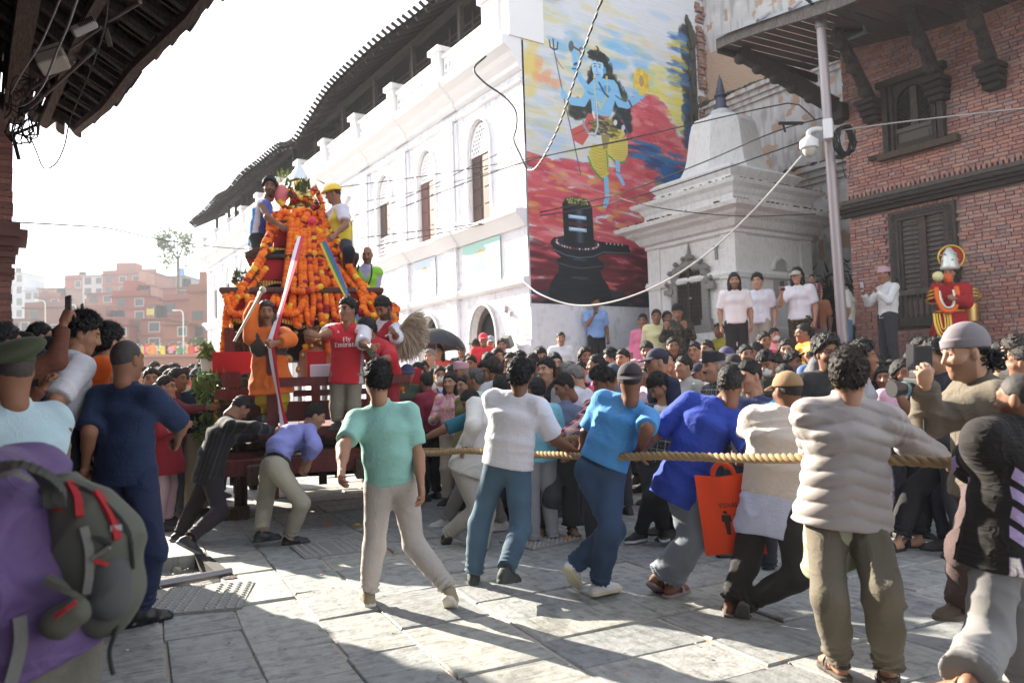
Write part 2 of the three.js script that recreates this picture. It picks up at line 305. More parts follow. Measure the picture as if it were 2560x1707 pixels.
const ban=(a,b,c)=>canvasTex(256,200,(g,w,h)=>{
g.fillStyle=a;g.fillRect(0,0,w,h);g.strokeStyle=b;g.lineWidth=16;g.beginPath();g.moveTo(30,130);g.quadraticCurveTo(60,100,90,70);g.quadraticCurveTo(128,20,166,70);g.quadraticCurveTo(200,100,226,130);g.stroke();
g.fillStyle=c;g.beginPath();g.arc(128,100,36,Math.PI,0);g.lineTo(164,130);g.lineTo(92,130);g.fill();g.strokeStyle=a;g.lineWidth=5;g.beginPath();g.arc(128,96,18,0,7);g.stroke();
g.fillStyle=b;g.globalAlpha=0.8;g.fillRect(14,134,228,26);g.globalAlpha=0.5;g.fillStyle=c;for(let i=0;i<9;i++)g.fillRect(20+i*26,166+(i%3)*6,8,24);
});
[[1,-13.95,1.55,'#a9d0c4','#e0b878','#5fa595'],[2,-16.6,1.1,'#c9d6dc','#dcb47c','#7da5b4']].forEach(([k,z,w,a,b,c])=>{
const t=tag(obj('printed_banner',[new THREE.BoxGeometry(0.015,0.95,w)],new THREE.MeshStandardMaterial({map:ban(a,b,c),roughness:0.7})),k===1?'pale green printed banner above the nearer arched doorway':'faded grey and yellow printed banner above the farther doorway','banner');
t.position.set(FX-0.03,4.1,z);t.geometry.attributes.uv;t.castShadow=true;
});
obj('attic_wall',box(FX+1.3,FX+1.5,8.3,11.4,FZ-Lw,FZ-0.2),M.darkWood,B);
const slat=[];for(let k=0;k<9;k++)slat.push(box(FX+0.9,FX+0.93,9.0+k*0.17,9.03+k*0.17,FZ-Lw,FZ-1));for(let i=0;i<24;i++)slat.push(box(FX+0.86,FX+0.9,8.4,10.6,FZ-1-i*1.15,FZ-0.97-i*1.15));
const sl=obj('attic_slats',slat,M.greyWood,B);sl.userData.kind='stuff';
for(let i=0;i<12;i++)obj('attic_post',box(FX+0.3,FX+0.42,8.4,10.45,BZ(i)+1.19,BZ(i)+1.31),M.darkWood,B);
const top=[],und=[],nZ=60,nX=6,zA=FZ+0.4,zB=FZ-Lw-2.2;
const roofY=(t,k)=>10.55+0.14*Math.sin(t*9)+0.09*Math.sin(t*23+1)-0.2*t+k*3.1+0.05*Math.sin(k*9+t*40)+(t>0.42&&t<0.5?-0.16*Math.sin((t-0.42)/0.08*Math.PI):0);
const rows=[];for(let i=0;i<=nZ;i++)for(let j=0;j<=nX;j++)rows.push([i/nZ,j/nX]);
const pg=new THREE.PlaneGeometry(1,1,nX,nZ),pp=pg.attributes.position;
for(let i=0;i<=nZ;i++)for(let j=0;j<=nX;j++){const t=i/nZ,k=j/nX;pp.setXYZ(i*(nX+1)+j,FX-0.35+0.1*Math.sin(t*17)+k*5.2,roofY(t,k),lerp(zA,zB,t));}
pg.computeVertexNormals();const pg2=pg.clone();const q2=pg2.attributes.position;for(let i=0;i<q2.count;i++)q2.setY(i,q2.getY(i)-0.13);
const roof=obj('roof',pg,mat(0.06,0.052,0.047,0.95),B);
obj('roof_underside',pg2,M.darkWood,roof);
const tg=new THREE.CylinderGeometry(0.045,0.05,0.34,7,1,true,0,Math.PI).rotateX(Math.PI/2).rotateY(Math.PI/2);
for(let i=0;i<110;i++){const t=(i+0.5)/110,o=obj('eave_tile',tg,mat(0.06,0.05,0.045,0.95),roof);o.position.set(FX-0.3+0.1*Math.sin(t*17),roofY(t,0.02)-0.03,lerp(zA,zB,t));o.rotation.z=-0.5+rr(-0.1,0.1);}
const raf=[];for(let i=0;i<60;i++){const t=(i+0.5)/60,z=lerp(zA,zB,t);raf.push(bar(V(FX-0.3,roofY(t,0.01)-0.2,z),V(FX+1.3,roofY(t,0.32)-0.22,z),0.07,0.1));}
const rf=obj('rafters',raf,M.darkWood,B);rf.userData.kind='stuff';
obj('wall_plate',[box(FX+0.28,FX+0.46,10.42,10.56,FZ-Lw,FZ-0.2)],M.darkWood,B);
const leafs=[];for(let i=0;i<60;i++){const g=new THREE.ConeGeometry(0.03,0.22,3).scale(1,1,0.25).rotateX(rr(-1.2,1.2)).rotateY(rr(0,6)).translate(rr(-0.25,0.25),rr(0,0.45),rr(-0.3,0.3));leafs.push(g);}
const wd=thing('weed','yellow green weed growing on the white parapet above the chariot','plant',V(FX-0.2,8.9,BZ(5)-0.4));obj('leaves',leafs,mat(0.25,0.33,0.04,0.7),wd);
const lamp=thing('wall_lamp','grey square flood lamp on the white wall near its corner','lamp',onX(1283,855,FX-0.02));
obj('lamp_body',new RoundedBoxGeometry(0.16,0.24,0.2,2,0.02).rotateZ(0.5).rotateY(0.4).translate(-0.14,0,0),mat(0.14,0.14,0.13,0.6),lamp);obj('bracket',rod(V(0,0,0),V(-0.12,0,0),0.015),M.steel,lamp);
const np=tag(obj('wall_poster',new THREE.BoxGeometry(0.012,0.62,0.28),new THREE.MeshStandardMaterial({roughness:0.8,map:canvasTex(64,140,(g,w,h)=>{g.fillStyle='#e9eee8';g.fillRect(0,0,w,h);['#9fd0b4','#cfd8a0','#d9de70','#e6e37a','#6fc0c8'].forEach((c,i)=>{g.fillStyle=c;g.fillRect(8,8+i*27,48,8);g.fillRect(8,20+i*27,30,5);});})})),'small faded yellow and teal paper notice at the corner of the white wall','poster');
np.position.copy(onX(1319,809,FX-0.008));
const jb=thing('junction_box','small grey junction boxes with loose wires on the white wall beside the arched door','junction box',onX(1262,772,FX-0.03));
obj('box',[new RoundedBoxGeometry(0.07,0.13,0.12,1,0.01),new RoundedBoxGeometry(0.06,0.08,0.08,1,0.01).translate(0,-0.12,0.2)],mat(0.4,0.38,0.36),jb);
obj('loose_wire',[tube([V(-0.02,0,0),V(-0.04,-0.2,-0.15),V(-0.04,-0.42,0.02),V(-0.03,-0.35,0.22),V(-0.02,-0.1,0.2)],0.006),tube([V(-0.02,0.2,0.4),V(-0.03,0,0.42),V(-0.04,-0.2,0.3)],0.005)],mat(0.5,0.49,0.5),jb);
}
// ---------- end wall with the mural ----------
{
const W=thing('painted_end_wall','tall end wall painted with a dancing blue figure over a red ground','wall');
obj('wall',[box(FX+0.002,14.4,0,12.5,FZ-0.35,FZ)],M.plaster,W);
const mw=5.0,y0=3.06,y1=10.7,S=200,cw=mw*S,ch=Math.round((y1-y0)*S);
const tex=canvasTex(cw,ch,(g)=>{
const X=x=>x*S,Y=y=>(y1-y)*S;
const col=(r,q,b,a)=>`rgba(${r},${q},${b},${a})`;
g.fillStyle='#d6d8dc';g.fillRect(0,0,cw,ch);
const stroke=(x,y,l,h,c,a)=>{g.fillStyle=c.replace('A',a);for(let k=0;k<3;k++){g.beginPath();g.ellipse(X(x)+rr(-12,12),Y(y)+rr(-8,8),l*S*rr(0.6,1),h*S*rr(0.6,1),rr(-0.12,0.12)+0.05,0,7);g.fill();}};
for(let i=0;i<420;i++){const x=rr(0,5),y=rr(5.9,10.0),e=(y-6)/4;const c=pick(['rgba(214,208,140,A)','rgba(205,205,196,A)','rgba(222,214,170,A)','rgba(168,196,220,A)','rgba(200,206,214,A)','rgba(150,190,222,A)','rgba(224,202,150,A)','rgba(212,196,110,A)']);if(y>9.2&&rnd()<0.75)continue;stroke(x,y,rr(0.2,0.55),rr(0.04,0.12),c,0.15);}
for(let i=0;i<24;i++)stroke(rr(0,0.35),rr(7.3,8.9),0.14,0.2,'rgba(222,200,110,A)',0.16);
for(let i=0;i<30;i++)stroke(rr(2.2,3.6),rr(7.6,8.9),0.3,0.1,'rgba(120,186,232,A)',0.2);
for(let i=0;i<16;i++)stroke(rr(0.6,1.6),rr(8.2,8.8),0.24,0.08,'rgba(130,180,220,A)',0.22);
for(let i=0;i<12;i++)stroke(rr(0.3,0.9),rr(7.6,8.0),0.12,0.12,'rgba(226,160,120,A)',0.25);
for(let i=0;i<50;i++)stroke(rr(3.3,4.6),rr(6.9,8.6),0.3,0.08,'rgba(224,208,90,A)',0.2);
const red=()=>pick(['rgba(208,88,100,A)','rgba(198,78,92,A)','rgba(216,108,114,A)','rgba(190,70,84,A)','rgba(222,134,134,A)','rgba(204,84,84,A)']);
for(let i=0;i<1100;i++){const x=rr(0,5),y=rr(3.0,6.05);const k=clamp((y-3.1)/2.6);stroke(x,y,rr(0.15,0.5),rr(0.03,0.09),red(),0.5);}
for(let i=0;i<420;i++){const a=rnd()*Math.PI,q=Math.sqrt(rnd()),x=3.35+Math.cos(a)*1.0*q,y=5.9+Math.sin(a)*1.95*q;stroke(x,y,rr(0.12,0.35),rr(0.03,0.08),red(),0.5);}
for(let i=0;i<130;i++)stroke(rr(4.2,5),rr(6.0,7.0),0.25,0.06,red(),0.4);
for(let i=0;i<70;i++){const x=rr(2.85,4.9);stroke(x,6.55+rr(-0.28,0.25)-(x-2.85)*0.18,0.3,0.05,pick(['rgba(30,80,130,A)','rgba(40,110,160,A)','rgba(60,70,120,A)','rgba(60,120,170,A)']),0.45);}
for(let i=0;i<26;i++)stroke(rr(3.6,4.1),rr(5.5,6.4),0.12,0.1,'rgba(40,100,160,A)',0.4);
for(let i=0;i<60;i++)stroke(rr(0.1,4.4),rr(4.7,5.9),rr(0.1,0.25),0.05,pick(['rgba(224,160,70,A)','rgba(216,190,90,A)','rgba(226,150,120,A)']),0.25);
for(let i=0;i<420;i++){const y=3.0+Math.pow(rnd(),1.8)*1.3;stroke(rr(0,5),y,rr(0.2,0.5),0.06,y<3.35?pick(['rgba(34,52,66,A)','rgba(44,40,52,A)']):pick(['rgba(84,32,44,A)','rgba(110,38,52,A)','rgba(96,34,40,A)']),0.3);}
for(let i=0;i<320;i++){const y=rr(6.8,9.7);stroke(4.72+rr(-0.16,0.24),y,rr(0.05,0.2),rr(0.05,0.16),pick(['rgba(52,54,50,A)','rgba(70,74,70,A)','rgba(44,70,110,A)','rgba(60,56,46,A)','rgba(58,92,140,A)']),0.34);}
for(let i=0;i<60;i++)stroke(rr(4.15,4.7),rr(8.1,9.5),0.2,0.04,pick(['rgba(90,140,190,A)','rgba(210,190,80,A)','rgba(70,100,150,A)']),0.35);
const poly=(pts,c)=>{g.fillStyle=c;g.beginPath();pts.forEach((p,i)=>i?g.lineTo(X(p[0]),Y(p[1])):g.moveTo(X(p[0]),Y(p[1])));g.closePath();g.fill();};
const curve=(pts,w,c)=>{g.strokeStyle=c;g.lineWidth=w*S;g.lineCap='round';g.lineJoin='round';g.beginPath();pts.forEach((p,i)=>i?g.lineTo(X(p[0]),Y(p[1])):g.moveTo(X(p[0]),Y(p[1])));g.stroke();};
const ell=(x,y,a,b,c,r=0)=>{g.fillStyle=c;g.beginPath();g.ellipse(X(x),Y(y),a*S,b*S,r,0,7);g.fill();};
const K='#171d24';
poly([[0.43,3.24],[0.46,3.42],[0.56,3.58],[0.7,3.72],[0.72,3.84],[0.68,3.88],[0.66,3.98],[0.78,4.02],[0.6,4.14],[0.53,4.34],[0.62,4.42],[1.9,4.42],[2.62,4.4],[2.69,4.2],[2.0,4.18],[1.74,4.1],[1.78,4.02],[1.9,3.97],[1.88,3.84],[1.8,3.8],[1.86,3.64],[2.0,3.5],[2.08,3.3],[2.1,3.1],[0.36,3.1]],K);
ell(1.22,4.3,0.7,0.19,K);ell(1.22,4.33,0.62,0.13,'#2a323c');curve([[0.6,4.17],[0.9,4.07],[1.24,4.04],[1.6,4.08],[1.9,4.2],[2.66,4.23]],0.025,'#5a6670');
poly([[0.87,4.3],[0.85,5.12],[0.92,5.22],[1.56,5.24],[1.64,5.14],[1.66,4.34]],K);ell(1.26,4.33,0.4,0.1,K);ell(1.25,5.2,0.34,0.11,'#2c3326');
const hl=g.createLinearGradient(X(1.15),0,X(1.42),0);hl.addColorStop(0,'rgba(120,140,160,0)');hl.addColorStop(0.5,'rgba(120,140,160,.55)');hl.addColorStop(1,'rgba(120,140,160,0)');g.fillStyle=hl;g.fillRect(X(1.15),Y(5.05),X(0.27),X(0.7));
for(let i=0;i<60;i++)ell(1.25+rr(-0.28,0.28),5.22+rr(-0.06,0.07),0.022,0.016,pick(['#a5a24e','#6f8a58','#c9bd76','#8a6a50']));
for(const y of[4.87,4.61]){g.fillStyle='#9cc4e6';g.fillRect(X(1.0),Y(y+0.05),X(0.47),X(0.075));g.fillStyle='rgba(255,255,255,.7)';g.fillRect(X(1.05),Y(y+0.04),X(0.37),X(0.03));}
g.fillStyle='rgba(90,40,50,.8)';g.fillRect(X(1.0),Y(4.76),X(0.47),X(0.05));
for(let i=0;i<26;i++){const a=Math.PI*(0.9+1.2*i/25),x=1.22+Math.cos(a)*0.55,y=4.34+Math.sin(a)*0.12;ell(x,y,0.022,0.022,pick(['#d8dade','#c0a0a0','#a04040','#e4e4ea']));}
for(let i=0;i<5;i++)ell(2.0+i*0.11,4.39,0.02,0.02,'#cfd2d8');
curve([[0.7,3.9],[1.0,3.84],[1.3,3.82],[1.85,3.9]],0.02,'#4a545e');ell(1.25,3.62,0.25,0.03,'rgba(110,130,150,.35)');ell(1.25,4.0,0.2,0.03,'rgba(110,130,150,.35)');
const skin='#84bfe6',skin2='#5d9ed2',line='#33506e';
for(let i=0;i<240;i++){const t=rnd(),sdx=rr(0,1);const x=lerp(1.98,lerp(1.55,2.72,sdx),t),y=lerp(8.42,lerp(7.6,7.62,sdx),t)+rr(-0.06,0.06)+(sdx>0.5?0.14*Math.sin(t*3):0);stroke(x,y,0.07,0.1,pick(['rgba(46,52,48,A)','rgba(34,38,40,A)','rgba(84,92,64,A)']),0.4);}
for(let i=0;i<60;i++){stroke(rr(1.15,1.75),rr(7.0,7.4),0.08,0.08,'rgba(50,54,50,A)',0.4);stroke(rr(2.35,2.8),rr(6.95,7.5),0.07,0.1,'rgba(40,50,52,A)',0.4);}
curve([[0.77,8.33],[0.99,7.34],[1.2,6.5],[1.36,5.8]],0.028,'#54606c');curve([[0.66,8.5],[0.68,8.36],[0.77,8.32],[0.86,8.36],[0.88,8.5]],0.035,'#44505c');curve([[0.77,8.33],[0.76,8.54]],0.035,'#44505c');curve([[0.8,8.2],[0.9,8.05],[1.0,7.97]],0.02,'#b05040');
curve([[1.75,7.55],[1.34,7.97],[1.32,8.2]],0.15,skin);curve([[1.32,8.2],[1.27,8.42]],0.11,skin);ell(1.23,8.5,0.07,0.12,'#60666a',0.2);curve([[1.28,8.5],[1.42,8.46]],0.05,'#566064');ell(1.5,8.46,0.06,0.08,'#50585e');ell(1.5,8.46,0.025,0.035,'#c7ccd0');
curve([[1.3,8.12],[1.36,8.16]],0.05,line);curve([[1.24,8.02],[1.38,8.04]],0.03,line);
curve([[1.66,7.6],[1.5,7.34],[1.2,7.32]],0.17,skin);curve([[1.2,7.32],[1.0,7.4]],0.1,skin);ell(0.99,7.42,0.08,0.09,skin);curve([[0.9,7.6],[0.98,7.45]],0.03,skin);
poly([[1.62,7.72],[1.8,7.9],[2.08,7.98],[2.4,8.0],[2.5,7.86],[2.38,7.5],[2.24,7.16],[1.74,7.14],[1.72,7.4]],skin);
curve([[2.4,7.86],[2.52,7.52]],0.2,skin);curve([[2.52,7.5],[2.74,7.5],[3.06,7.72]],0.15,skin);ell(3.12,7.8,0.17,0.09,skin,-0.15);curve([[2.42,7.66],[2.58,7.6]],0.03,line);curve([[2.8,7.62],[2.88,7.5]],0.05,line);
curve([[1.7,7.62],[2.0,7.66],[2.2,7.78]],0.16,skin2);curve([[1.66,7.68],[2.1,7.6]],0.12,skin);
ell(1.94,8.18,0.17,0.25,'#a9d2ee');ell(1.92,8.02,0.1,0.12,'#a2cdec');curve([[1.95,8.0],[2.0,7.84]],0.16,skin);ell(2.13,8.16,0.045,0.08,skin2);
ell(1.86,8.2,0.03,0.014,'#22303c');ell(1.99,8.21,0.03,0.014,'#22303c');curve([[1.82,8.25],[1.9,8.26]],0.016,'#22303c');curve([[1.95,8.27],[2.03,8.26]],0.016,'#22303c');curve([[1.91,8.2],[1.9,8.1],[1.93,8.09]],0.014,'#5b8cb4');curve([[1.88,8.03],[1.96,8.03]],0.02,'#a05a6e');ell(1.92,8.33,0.018,0.03,'#3a4c70');
for(let i=0;i<60;i++)stroke(1.94+rr(-0.2,0.24),8.42+rr(-0.05,0.08),0.07,0.04,'rgba(36,40,40,A)',0.5);ell(1.93,8.56,0.07,0.1,'#3a3e3a');ell(1.9,8.6,0.035,0.04,'#d8c890');
ell(2.18,8.02,0.03,0.04,'#e0c05a');ell(1.82,7.95,0.02,0.06,'#e0c05a');curve([[1.82,7.86],[1.84,7.5],[2.0,7.36],[2.16,7.6],[2.2,7.9]],0.03,'#d4c870');curve([[1.96,7.86],[2.1,7.66],[2.2,7.6]],0.05,line);curve([[1.86,7.5],[1.98,7.3]],0.025,'#e0d070');
for(let i=0;i<90;i++){const a=rnd()*6.3,q=Math.sqrt(rnd());stroke(3.2+0.2*q*Math.cos(a),8.13+0.27*q*Math.sin(a),0.05,0.07,pick(['rgba(222,190,70,A)','rgba(230,204,90,A)','rgba(206,160,60,A)']),0.5);}ell(3.2,8.14,0.07,0.13,'rgba(150,120,110,.6)');
poly([[1.62,7.14],[1.5,6.9],[1.16,6.72],[1.18,6.5],[1.44,6.42],[1.58,6.6],[1.8,6.9],[2.24,7.16]],'#c8605a');curve([[1.2,6.6],[1.5,6.75],[1.66,7.0]],0.02,'#96403e');curve([[1.76,7.18],[1.82,7.0],[2.2,7.1]],0.06,'#e8dcd8');
poly([[1.72,6.5],[1.6,6.3],[1.66,6.0],[1.86,5.82],[2.02,5.74],[2.14,5.9],[2.18,6.5]],'#cfbf55');poly([[2.1,6.6],[2.16,6.3],[2.3,6.2],[2.56,6.2],[2.7,6.4],[2.72,6.7],[2.6,6.95],[2.2,6.9]],'#d6c660');
curve([[1.58,6.2],[1.68,5.98],[1.88,5.8],[2.04,5.74],[2.12,5.86]],0.04,'#3f9a55');curve([[2.16,6.3],[2.36,6.18],[2.62,6.22]],0.04,'#3f9a55');curve([[2.1,6.4],[2.12,5.95]],0.03,'#4a8a5a');
for(let i=0;i<9;i++){curve([[1.68+i*0.01,6.45-i*0.07],[1.9,6.4-i*0.07],[2.08,6.44-i*0.06]],0.014,'rgba(150,130,50,.6)');curve([[2.24,6.7-i*0.06],[2.45,6.66-i*0.05],[2.66,6.72-i*0.06]],0.012,'rgba(150,130,50,.5)');}
for(let i=0;i<110;i++){const x=rr(1.72,2.42),y=rr(6.72,7.12)-Math.max(0,Math.abs(x-2.05)-0.3);stroke(x,y,0.08,0.02,pick(['rgba(140,128,72,A)','rgba(70,66,48,A)','rgba(168,152,90,A)','rgba(60,56,44,A)']),0.6);}poly([[1.96,6.75],[2.22,6.75],[2.12,6.45],[2.0,6.42]],'#9a8c54');
curve([[1.86,7.5],[1.88,6.9],[1.8,6.72],[1.62,6.7],[1.5,6.85],[1.48,6.98]],0.06,'#8fa2ac');curve([[1.86,7.5],[1.88,6.9],[1.8,6.72],[1.62,6.7]],0.02,'#dfe6ea');
ell(2.48,7.02,0.13,0.08,'#2c3438',0.5);ell(2.38,7.06,0.05,0.07,'#d8dcdc',0.5);ell(2.6,6.98,0.05,0.08,'#cfd4d6',0.5);curve([[2.62,7.1],[2.72,6.9],[2.6,6.76]],0.025,'#5a6ab0');
curve([[2.06,5.78],[2.07,5.42]],0.13,skin);curve([[2.07,5.38],[1.99,5.2]],0.12,skin);curve([[2.4,6.18],[2.4,5.96]],0.12,skin);curve([[2.4,5.94],[2.54,5.74]],0.1,skin);curve([[2.33,5.98],[2.46,5.95]],0.02,line);
for(let i=0;i<5000;i++){g.fillStyle=rnd()<0.5?'rgba(255,255,255,.035)':'rgba(0,0,0,.03)';g.fillRect(rr(0,cw),rr(0,ch),rr(20,120),rr(1,4));}
});
const pm=new THREE.PlaneGeometry(mw,y1-y0).translate(FX+0.04+mw/2,(y0+y1)/2,FZ+0.006);
obj('mural',pm,new THREE.MeshStandardMaterial({map:tex,roughness:0.85,bumpMap:grain,bumpScale:0.003}),W);
obj('ledge_block',box(FX+0.0,FX+0.95,9.4,9.5,FZ+0.007,FZ+0.12),M.trim,W);
const ch2=[];for(let k=0;k<46;k++)for(let q=0;q<2;q++)if(rnd()<0.82)ch2.push(box(13.62+q*0.2+rr(0,0.03),13.8+q*0.2,6.7+k*0.085,6.77+k*0.085,FZ+0.002,FZ+rr(0.03,0.12)));
const bs=obj('broken_brickwork',ch2,mat(0.3,0.19,0.15,0.95),W);bs.userData.kind='stuff';
obj('drain_pipe',[rod(V(14.0,4,FZ+0.14),V(14.0,12,FZ+0.14),0.07)],mat(0.14,0.12,0.11),W);
obj('damp_growth',Array.from({length:70},()=>new THREE.IcosahedronGeometry(rr(0.04,0.11),0).scale(0.7,1.6,0.35).translate(13.45+rr(-0.12,0.12),rr(6.7,9.9),FZ+0.03)),M.moss,W);
const O=thing('old_plaster_wall','tall weathered wall of peeling white plaster with mouldings behind the shrine','wall');
obj('wall',box(13.9,14.5,0,12.5,FZ+0.01,-6.8),M.oldPlaster,O);
obj('bare_patch',[box(13.88,13.899,7.95,9.15,FZ+0.05,-8.5)],mat(0.46,0.33,0.24,0.95,{bumpMap:grain,bumpScale:0.02}),O);
for(const[y,d]of[[7.8,0.22],[5.62,0.3]]){obj('moulding',[box(13.9-d,13.9,y,y+0.1,FZ+0.02,-6.8),box(13.9-d*0.6,13.9,y-0.12,y,FZ+0.02,-6.8),box(13.9-d*0.3,13.9,y-0.22,y-0.12,FZ+0.02,-6.8)],M.oldPlaster,O);obj('moss_strip',Array.from({length:90},()=>new THREE.IcosahedronGeometry(rr(0.04,0.1),0).scale(1,0.8,1.8).translate(13.9-rr(0,d),y+0.12,rr(FZ,-6.9))),M.moss,O);}
obj('dark_doorway',[box(13.5,13.89,0.0,3.2,-9.6,-7.5)],M.black,O);
obj('hanging_weeds',Array.from({length:160},()=>new THREE.ConeGeometry(0.04,0.3,3).scale(1,1,0.4).rotateX(rr(-1.5,1.5)).rotateY(rr(0,6)).translate(13.45+rr(-0.1,0.3),3.3+rr(-0.5,0.4),rr(-9.7,-7.5))),mat(0.05,0.055,0.035),O);
}
// ---------- small white shrine with a bell dome ----------
{
const cx=11.8,cz=-10.0,S=thing('white_shrine','small whitewashed shrine with stepped cornices, bell dome and bronze finial','shrine',V(cx,0,cz));
const sq=(n,pts,m=M.shrine)=>obj(n,squareLathe(pts),m,S);
sq('plinth',[[1.6,1.45],[1.6,1.85],[1.45,1.86],[1.45,2.15],[1.3,2.16],[1.3,2.3],[0,2.3]]);
sq('body',[[1.1,2.3],[1.1,2.36],[1.065,2.38],[1.065,4.1]]);
sq('string_course',[[1.06,3.24],[1.13,3.28],[1.15,3.33],[1.13,3.38],[1.06,3.42]]);
for(const[sx,sz]of[[-1,1],[1,1],[-1,-1]])obj('corner_pilaster',[box(sx*0.94-0.16,sx*0.94+0.16,2.3,4.1,sz*0.94-0.16,sz*0.94+0.16),box(sx*0.94-0.19,sx*0.94+0.19,3.25,3.4,sz*0.94-0.19,sz*0.94+0.19)],M.shrine,S);
sq('lower_cornice',[[1.06,4.02],[1.13,4.06],[1.13,4.12],[1.2,4.15],[1.26,4.24],[1.28,4.27],[1.38,4.33],[1.42,4.38],[1.54,4.43],[1.57,4.5],[1.5,4.53],[1.18,4.62],[0,4.62]]);
sq('upper_cornice',[[1.12,4.58],[1.12,4.74],[1.16,4.78],[1.2,4.85],[1.3,4.9],[1.33,4.96],[1.28,4.98],[1.05,5.05],[0,5.05]]);
sq('dome_base',[[0.98,5.04],[0.98,5.12],[0.94,5.15],[1.0,5.22],[1.04,5.28],[0.92,5.36],[0,5.36]]);
for(const y of[4.37,4.84]){const b=[];for(const s of[0,1])b.push(box(-0.14,0.14,y-0.24,y+0.15,1.1+(y<4.5?0.12:0),y<4.5?1.63:1.37).rotateY(s?-Math.PI/2:0));}
const edge=[];for(let i=0;i<120;i++){const t=rr(-1.5,1.5),lv=rnd()<0.5,e=lv?1.53:1.27;const g=new THREE.IcosahedronGeometry(rr(0.012,0.035),0).scale(1.6,0.7,1);g.translate(...(rnd()<0.5?[t*e/1.5,lv?4.525:4.985,e]:[-e,lv?4.525:4.985,t*e/1.5]));edge.push(g);}
obj('moss_tufts',edge,M.moss,S);
const dome=lathe([[0.96,5.34],[0.9,5.42],[0.83,5.55],[0.78,5.72],[0.74,5.95],[0.7,6.2],[0.65,6.4],[0.57,6.52],[0.36,6.6],[0.24,6.62],[0,6.62]],8).rotateY(Math.PI/8).toNonIndexed();dome.computeVertexNormals();
obj('dome',boxUV(dome),M.shrine,S);
obj('dome_cap',lathe([[0.26,6.6],[0.27,6.66],[0.2,6.68],[0.21,6.74],[0.14,6.77],[0,6.77]],16),M.shrine,S);
const fp=[[0.13,6.76],[0.15,6.8],[0.11,6.86],[0.1,6.98],[0.09,7.02],[0.13,7.04],[0.13,7.07]];for(let k=0;k<6;k++)fp.push([0.085-k*0.009,7.08+k*0.055],[0.105-k*0.012,7.1+k*0.055],[0.08-k*0.009,7.12+k*0.055]);fp.push([0.02,7.42],[0,7.5]);
obj('finial',lathe(fp,14),mat(0.07,0.075,0.11,0.4,{metalness:0.5}),S);
const X=-1.067,dz=-0.0;
const stone=mat(0.24,0.23,0.215,0.9,{bumpMap:grain,bumpScale:0.02});
const D=new THREE.Group();D.name='door';S.add(D);
obj('frame',[box(X-0.07,X,2.42,3.3,-0.46,-0.31),box(X-0.07,X,2.42,3.3,0.31,0.46),box(X-0.12,X,2.34,2.46,-0.55,0.55),box(X-0.09,X,2.46,2.56,-0.5,-0.29),box(X-0.09,X,2.46,2.56,0.29,0.5),box(X-0.2,X,2.24,2.34,-0.7,0.7)],stone,D);
const hood=[];for(let i=0;i<=16;i++){const a=i/16*Math.PI,r=0.45+0.05*Math.cos(a*8);hood.push(new THREE.IcosahedronGeometry(0.1+0.025*Math.sin(i*2.3),1).scale(0.55,1,1).translate(X-0.03,3.2+Math.sin(a)*0.42,Math.cos(a)*r));if(i%2)hood.push(new THREE.IcosahedronGeometry(0.06,0).translate(X-0.07,3.2+Math.sin(a)*0.55,Math.cos(a)*0.56));}
hood.push(new THREE.ConeGeometry(0.05,0.3,8).translate(X-0.03,3.92,0),new THREE.SphereGeometry(0.08,8,6).translate(X-0.03,3.76,0),box(X-0.1,X,3.1,3.2,-0.62,-0.4),box(X-0.1,X,3.1,3.2,0.4,0.62));
obj('carved_hood',hood,stone,D);
const ds=new THREE.Shape();ds.moveTo(-0.31,2.46);ds.lineTo(0.31,2.46);ds.lineTo(0.31,3.3);ds.absarc(0,3.3,0.31,0,Math.PI);ds.lineTo(-0.31,2.46);
obj('opening',extr(ds,0.02).rotateY(-Math.PI/2).translate(X-0.004,0,0),M.black,D);
const gr=[];for(let k=0;k<9;k++){const z=-0.28+k*0.07;gr.push(box(X-0.05,X-0.03,2.46,3.3+Math.sqrt(Math.max(0,0.09-z*z)),z-0.012,z+0.012));}for(let k=0;k<13;k++)gr.push(box(X-0.055,X-0.035,2.5+k*0.08,2.52+k*0.08,-0.3,0.3));gr.push(box(X-0.07,X-0.03,2.46,3.58,-0.03,0.03));
obj('grille_leaf',gr,M.darkWood,D);obj('padlock',new THREE.SphereGeometry(0.028,8,6).translate(X-0.08,2.98,0.05),M.steel,D);
obj('small_niche',[box(X-0.02,X,3.62,3.86,0.62,0.68),box(X-0.03,X,3.84,3.88,0.6,0.7)],stone,S);
const nc=new THREE.Group();nc.name='blind_niche';S.add(nc);
const ns=new THREE.Shape();ns.moveTo(-0.2,2.9);ns.lineTo(0.2,2.9);ns.lineTo(0.2,3.42);ns.absarc(0,3.42,0.2,0,Math.PI);ns.lineTo(-0.2,2.9);
obj('recess',extr(ns,0.01).translate(0.15,0,1.066),mat(0.33,0.32,0.3),nc);
const ar=new THREE.Shape();ar.absarc(0,3.44,0.25,0,Math.PI);ar.lineTo(-0.2,3.44);ar.absarc(0,3.44,0.2,Math.PI,0,true);obj('hood_mould',extr(ar,0.06).translate(0.15,0,1.066),M.shrine,nc);
}
